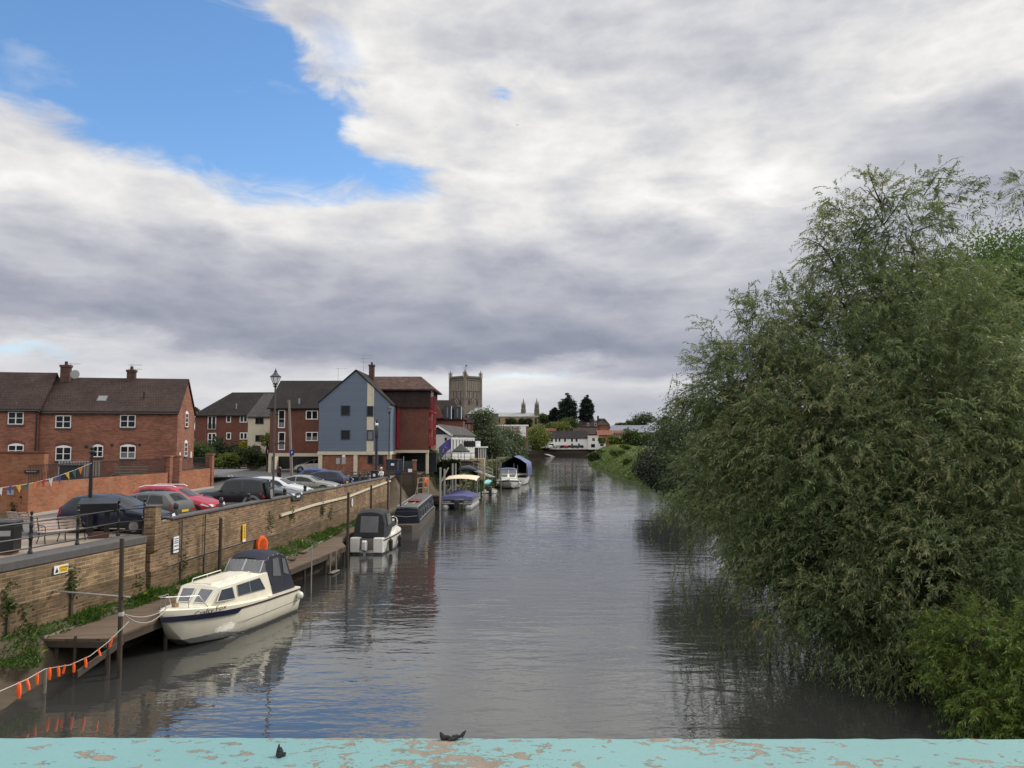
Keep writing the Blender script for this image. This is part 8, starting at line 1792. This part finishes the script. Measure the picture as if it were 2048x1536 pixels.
clump(1118, 856, 395, 15, 'olive green tree below the tallest conifer', M['lime'], 64); clump(1142, 850, 405, 14, 'mid green tree above the small orange roof', M['bush'], 65); clump(1108, 852, 400, 9, 'brownish tree left of the olive tree', M['bush'], 66)
clump(1300, 842, 460, 18, 'dark spreading tree above the grey hall', M['dark_leaf'], 67, wide=1.9); clump(1255, 848, 470, 8, 'small far tree left of the dark spreading tree', M['bush'], 68); clump(1275, 845, 480, 9, 'far tree left beside the dark spreading tree', M['dark_leaf'], 69); clump(1240, 850, 480, 6, 'tiny far tree right of the brown roofs', M['bush'], 70); clump(1334, 838, 475, 5, 'tiny dark tree over the pinkish roof', M['dark_leaf'], 71)
clump(1272, 876, 310, 17, 'dark round tree in front of the grey hall', M['bush'], 72, name='meadow_tree', z=5); clump(1300, 880, 300, 13, 'second round tree before the grey hall', M['bush'], 73, name='meadow_tree', z=5); clump(1228, 882, 330, 10, 'low hedge bush right of the white gatehouse', M['lime'], 74, name='hedge_bush', wide=2.6, z=4); clump(1205, 880, 345, 5, 'little bush against the white gatehouse', M['lime'], 75, name='hedge_bush', z=4, n=1200)
clump(1340, 870, 200, 22, 'dark tree at the meadow edge near the pole', M['bush'], 76, n=5000, leaf=.5, name='meadow_tree', z=5)
clump(400, 905, 82, 22, 'bright green garden bush at the brick house gable', M['bush'], 81, 5000, .22, 1.5, 'garden_bush'); clump(388, 818, 150, 5, 'tiny far tree between the brick buildings', M['dark_leaf'], 82, 900, .4, 1.3, 'tree')
clump(455, 905, 102, 30, 'large dark shrub mass before the brown flats', M['dark_leaf'], 83, 7000, .28, 1.6, 'garden_shrub'); clump(492, 908, 99, 18, 'dark rounded shrub by the cream house', M['bush'], 84, 4500, .25, 1.4, 'garden_shrub'); clump(488, 893, 101, 10, 'yellow flowering shrub among the dark shrubs', M['yellow_leaf'], 85, 1500, .2, 1.3, 'garden_shrub'); clump(462, 918, 97, 15, 'light green shrub at the road edge', M['lime'], 86, 3500, .24, 1.3, 'garden_shrub'); clump(505, 915, 97, 14, 'dark green ball shrub at the road edge', M['dark_leaf'], 87, 3500, .24, 1.2, 'garden_shrub'); clump(528, 920, 97, 12, 'green shrub under the cream house windows', M['bush'], 88, 3000, .24, 1.4, 'garden_shrub'); clump(441, 927, 96, 9, 'low yellow edged shrub near the road', M['lime'], 89, 2000, .2, 1.7, 'garden_shrub')
clump(538, 880, 94, 15, 'slender young tree before the cream house', M['lime'], 90, 1400, .2, 1.1, 'young_tree', z=GZ)
clump(852, 910, 96, 17, 'yellow green rounded bush under the red brick wing', M['lime'], 91, 4500, .2, 1.5, 'garden_bush'); clump(640, 935, 99, 10, 'dark shrub behind the undercroft', M['dark_leaf'], 92, 1500, .25, 2.0, 'garden_shrub')
# meadow growth on the right bank and reeds at its edge
rs = np.random.RandomState(77); PP = []
for (x0, y0), (x1, y1) in zip(RIGHTB[3:], RIGHTB[4:-2]):
    ln = math.hypot(x1 - x0, y1 - y0); n = int(ln * (230 if y0 > 110 else 60))
    u = rs.rand(n); d = rs.rand(n) ** 1.2 * 15; yy = y0 + (y1 - y0) * u; z = np.interp(d, [0, 1, 3, 6.5, 10.5, 18], [.1, 1.05, 2.4, 4.2, 5.05, 4.8]) * (1 if y0 > 110 else .75)
    PP.append(np.stack([x0 + (x1 - x0) * u + d, yy, z], 1))
PP = np.concatenate(PP); cl = .5 + .5 * np.sin(PP[:, 0] * .9 + PP[:, 1] * .23) * np.sin(PP[:, 1] * .31 + 1.3); tn = np.clip(.15 + .35 * cl + rs.normal(0, .15, len(PP)) + .35 * (PP[:, 2] > 4.6), 0, 1)
tag(blades('meadow_grass', PP, rs.uniform(.35, .95, len(PP)) * (.6 + .7 * cl), rs.uniform(.12, .24, len(PP)), M['meadow'], rs, lean=.45, tone=tn), 'tall rough grass and nettles covering the right flood bank', 'grass', None, 'stuff')
for i, (px, py, Y, r) in enumerate(((1235, 905, 190, 8), (1262, 925, 160, 7), (1290, 912, 150, 9), (1205, 903, 240, 6), (1250, 893, 200, 5))):
    clump(px, py, Y, r, ('nettle clump half way along the grass bank', 'low weed clump near the water on the grass bank', 'weed clump left of the black bush', 'small weed clump near the far tip of the bank', 'weed clump on the crest of the bank')[i], M['bush'] if i % 2 else M['meadow'], 120 + i, 1500, .4, 1.8, 'weed_clump', z=2)
clump(1190, 912, 207, 9, 'dark reed clump at the tip of the grass bank', M['bush'], 95, 2600, .5, 1.6, 'reed_bush', z=.5)
PP = []
for (x0, y0), (x1, y1) in zip(LEFTB[3:10], LEFTB[4:11]):
    n = int(math.hypot(x1 - x0, y1 - y0) * 70); u = rs.rand(n); d = rs.rand(n) * 2.6; PP.append(np.stack([x0 + (x1 - x0) * u + .5 - d, y0 + (y1 - y0) * u, np.interp(d, [0, .9, 1.9, 2.7], [-.1, .7, 2.2, 3.5])], 1))
PP = np.concatenate(PP); tag(blades('bank_growth', PP, rs.uniform(.4, 1.2, len(PP)), rs.uniform(.14, .3, len(PP)), M['bush'], rs, lean=.8), 'dense dark growth hiding the left river bank beyond the boats', 'undergrowth', None, 'stuff')
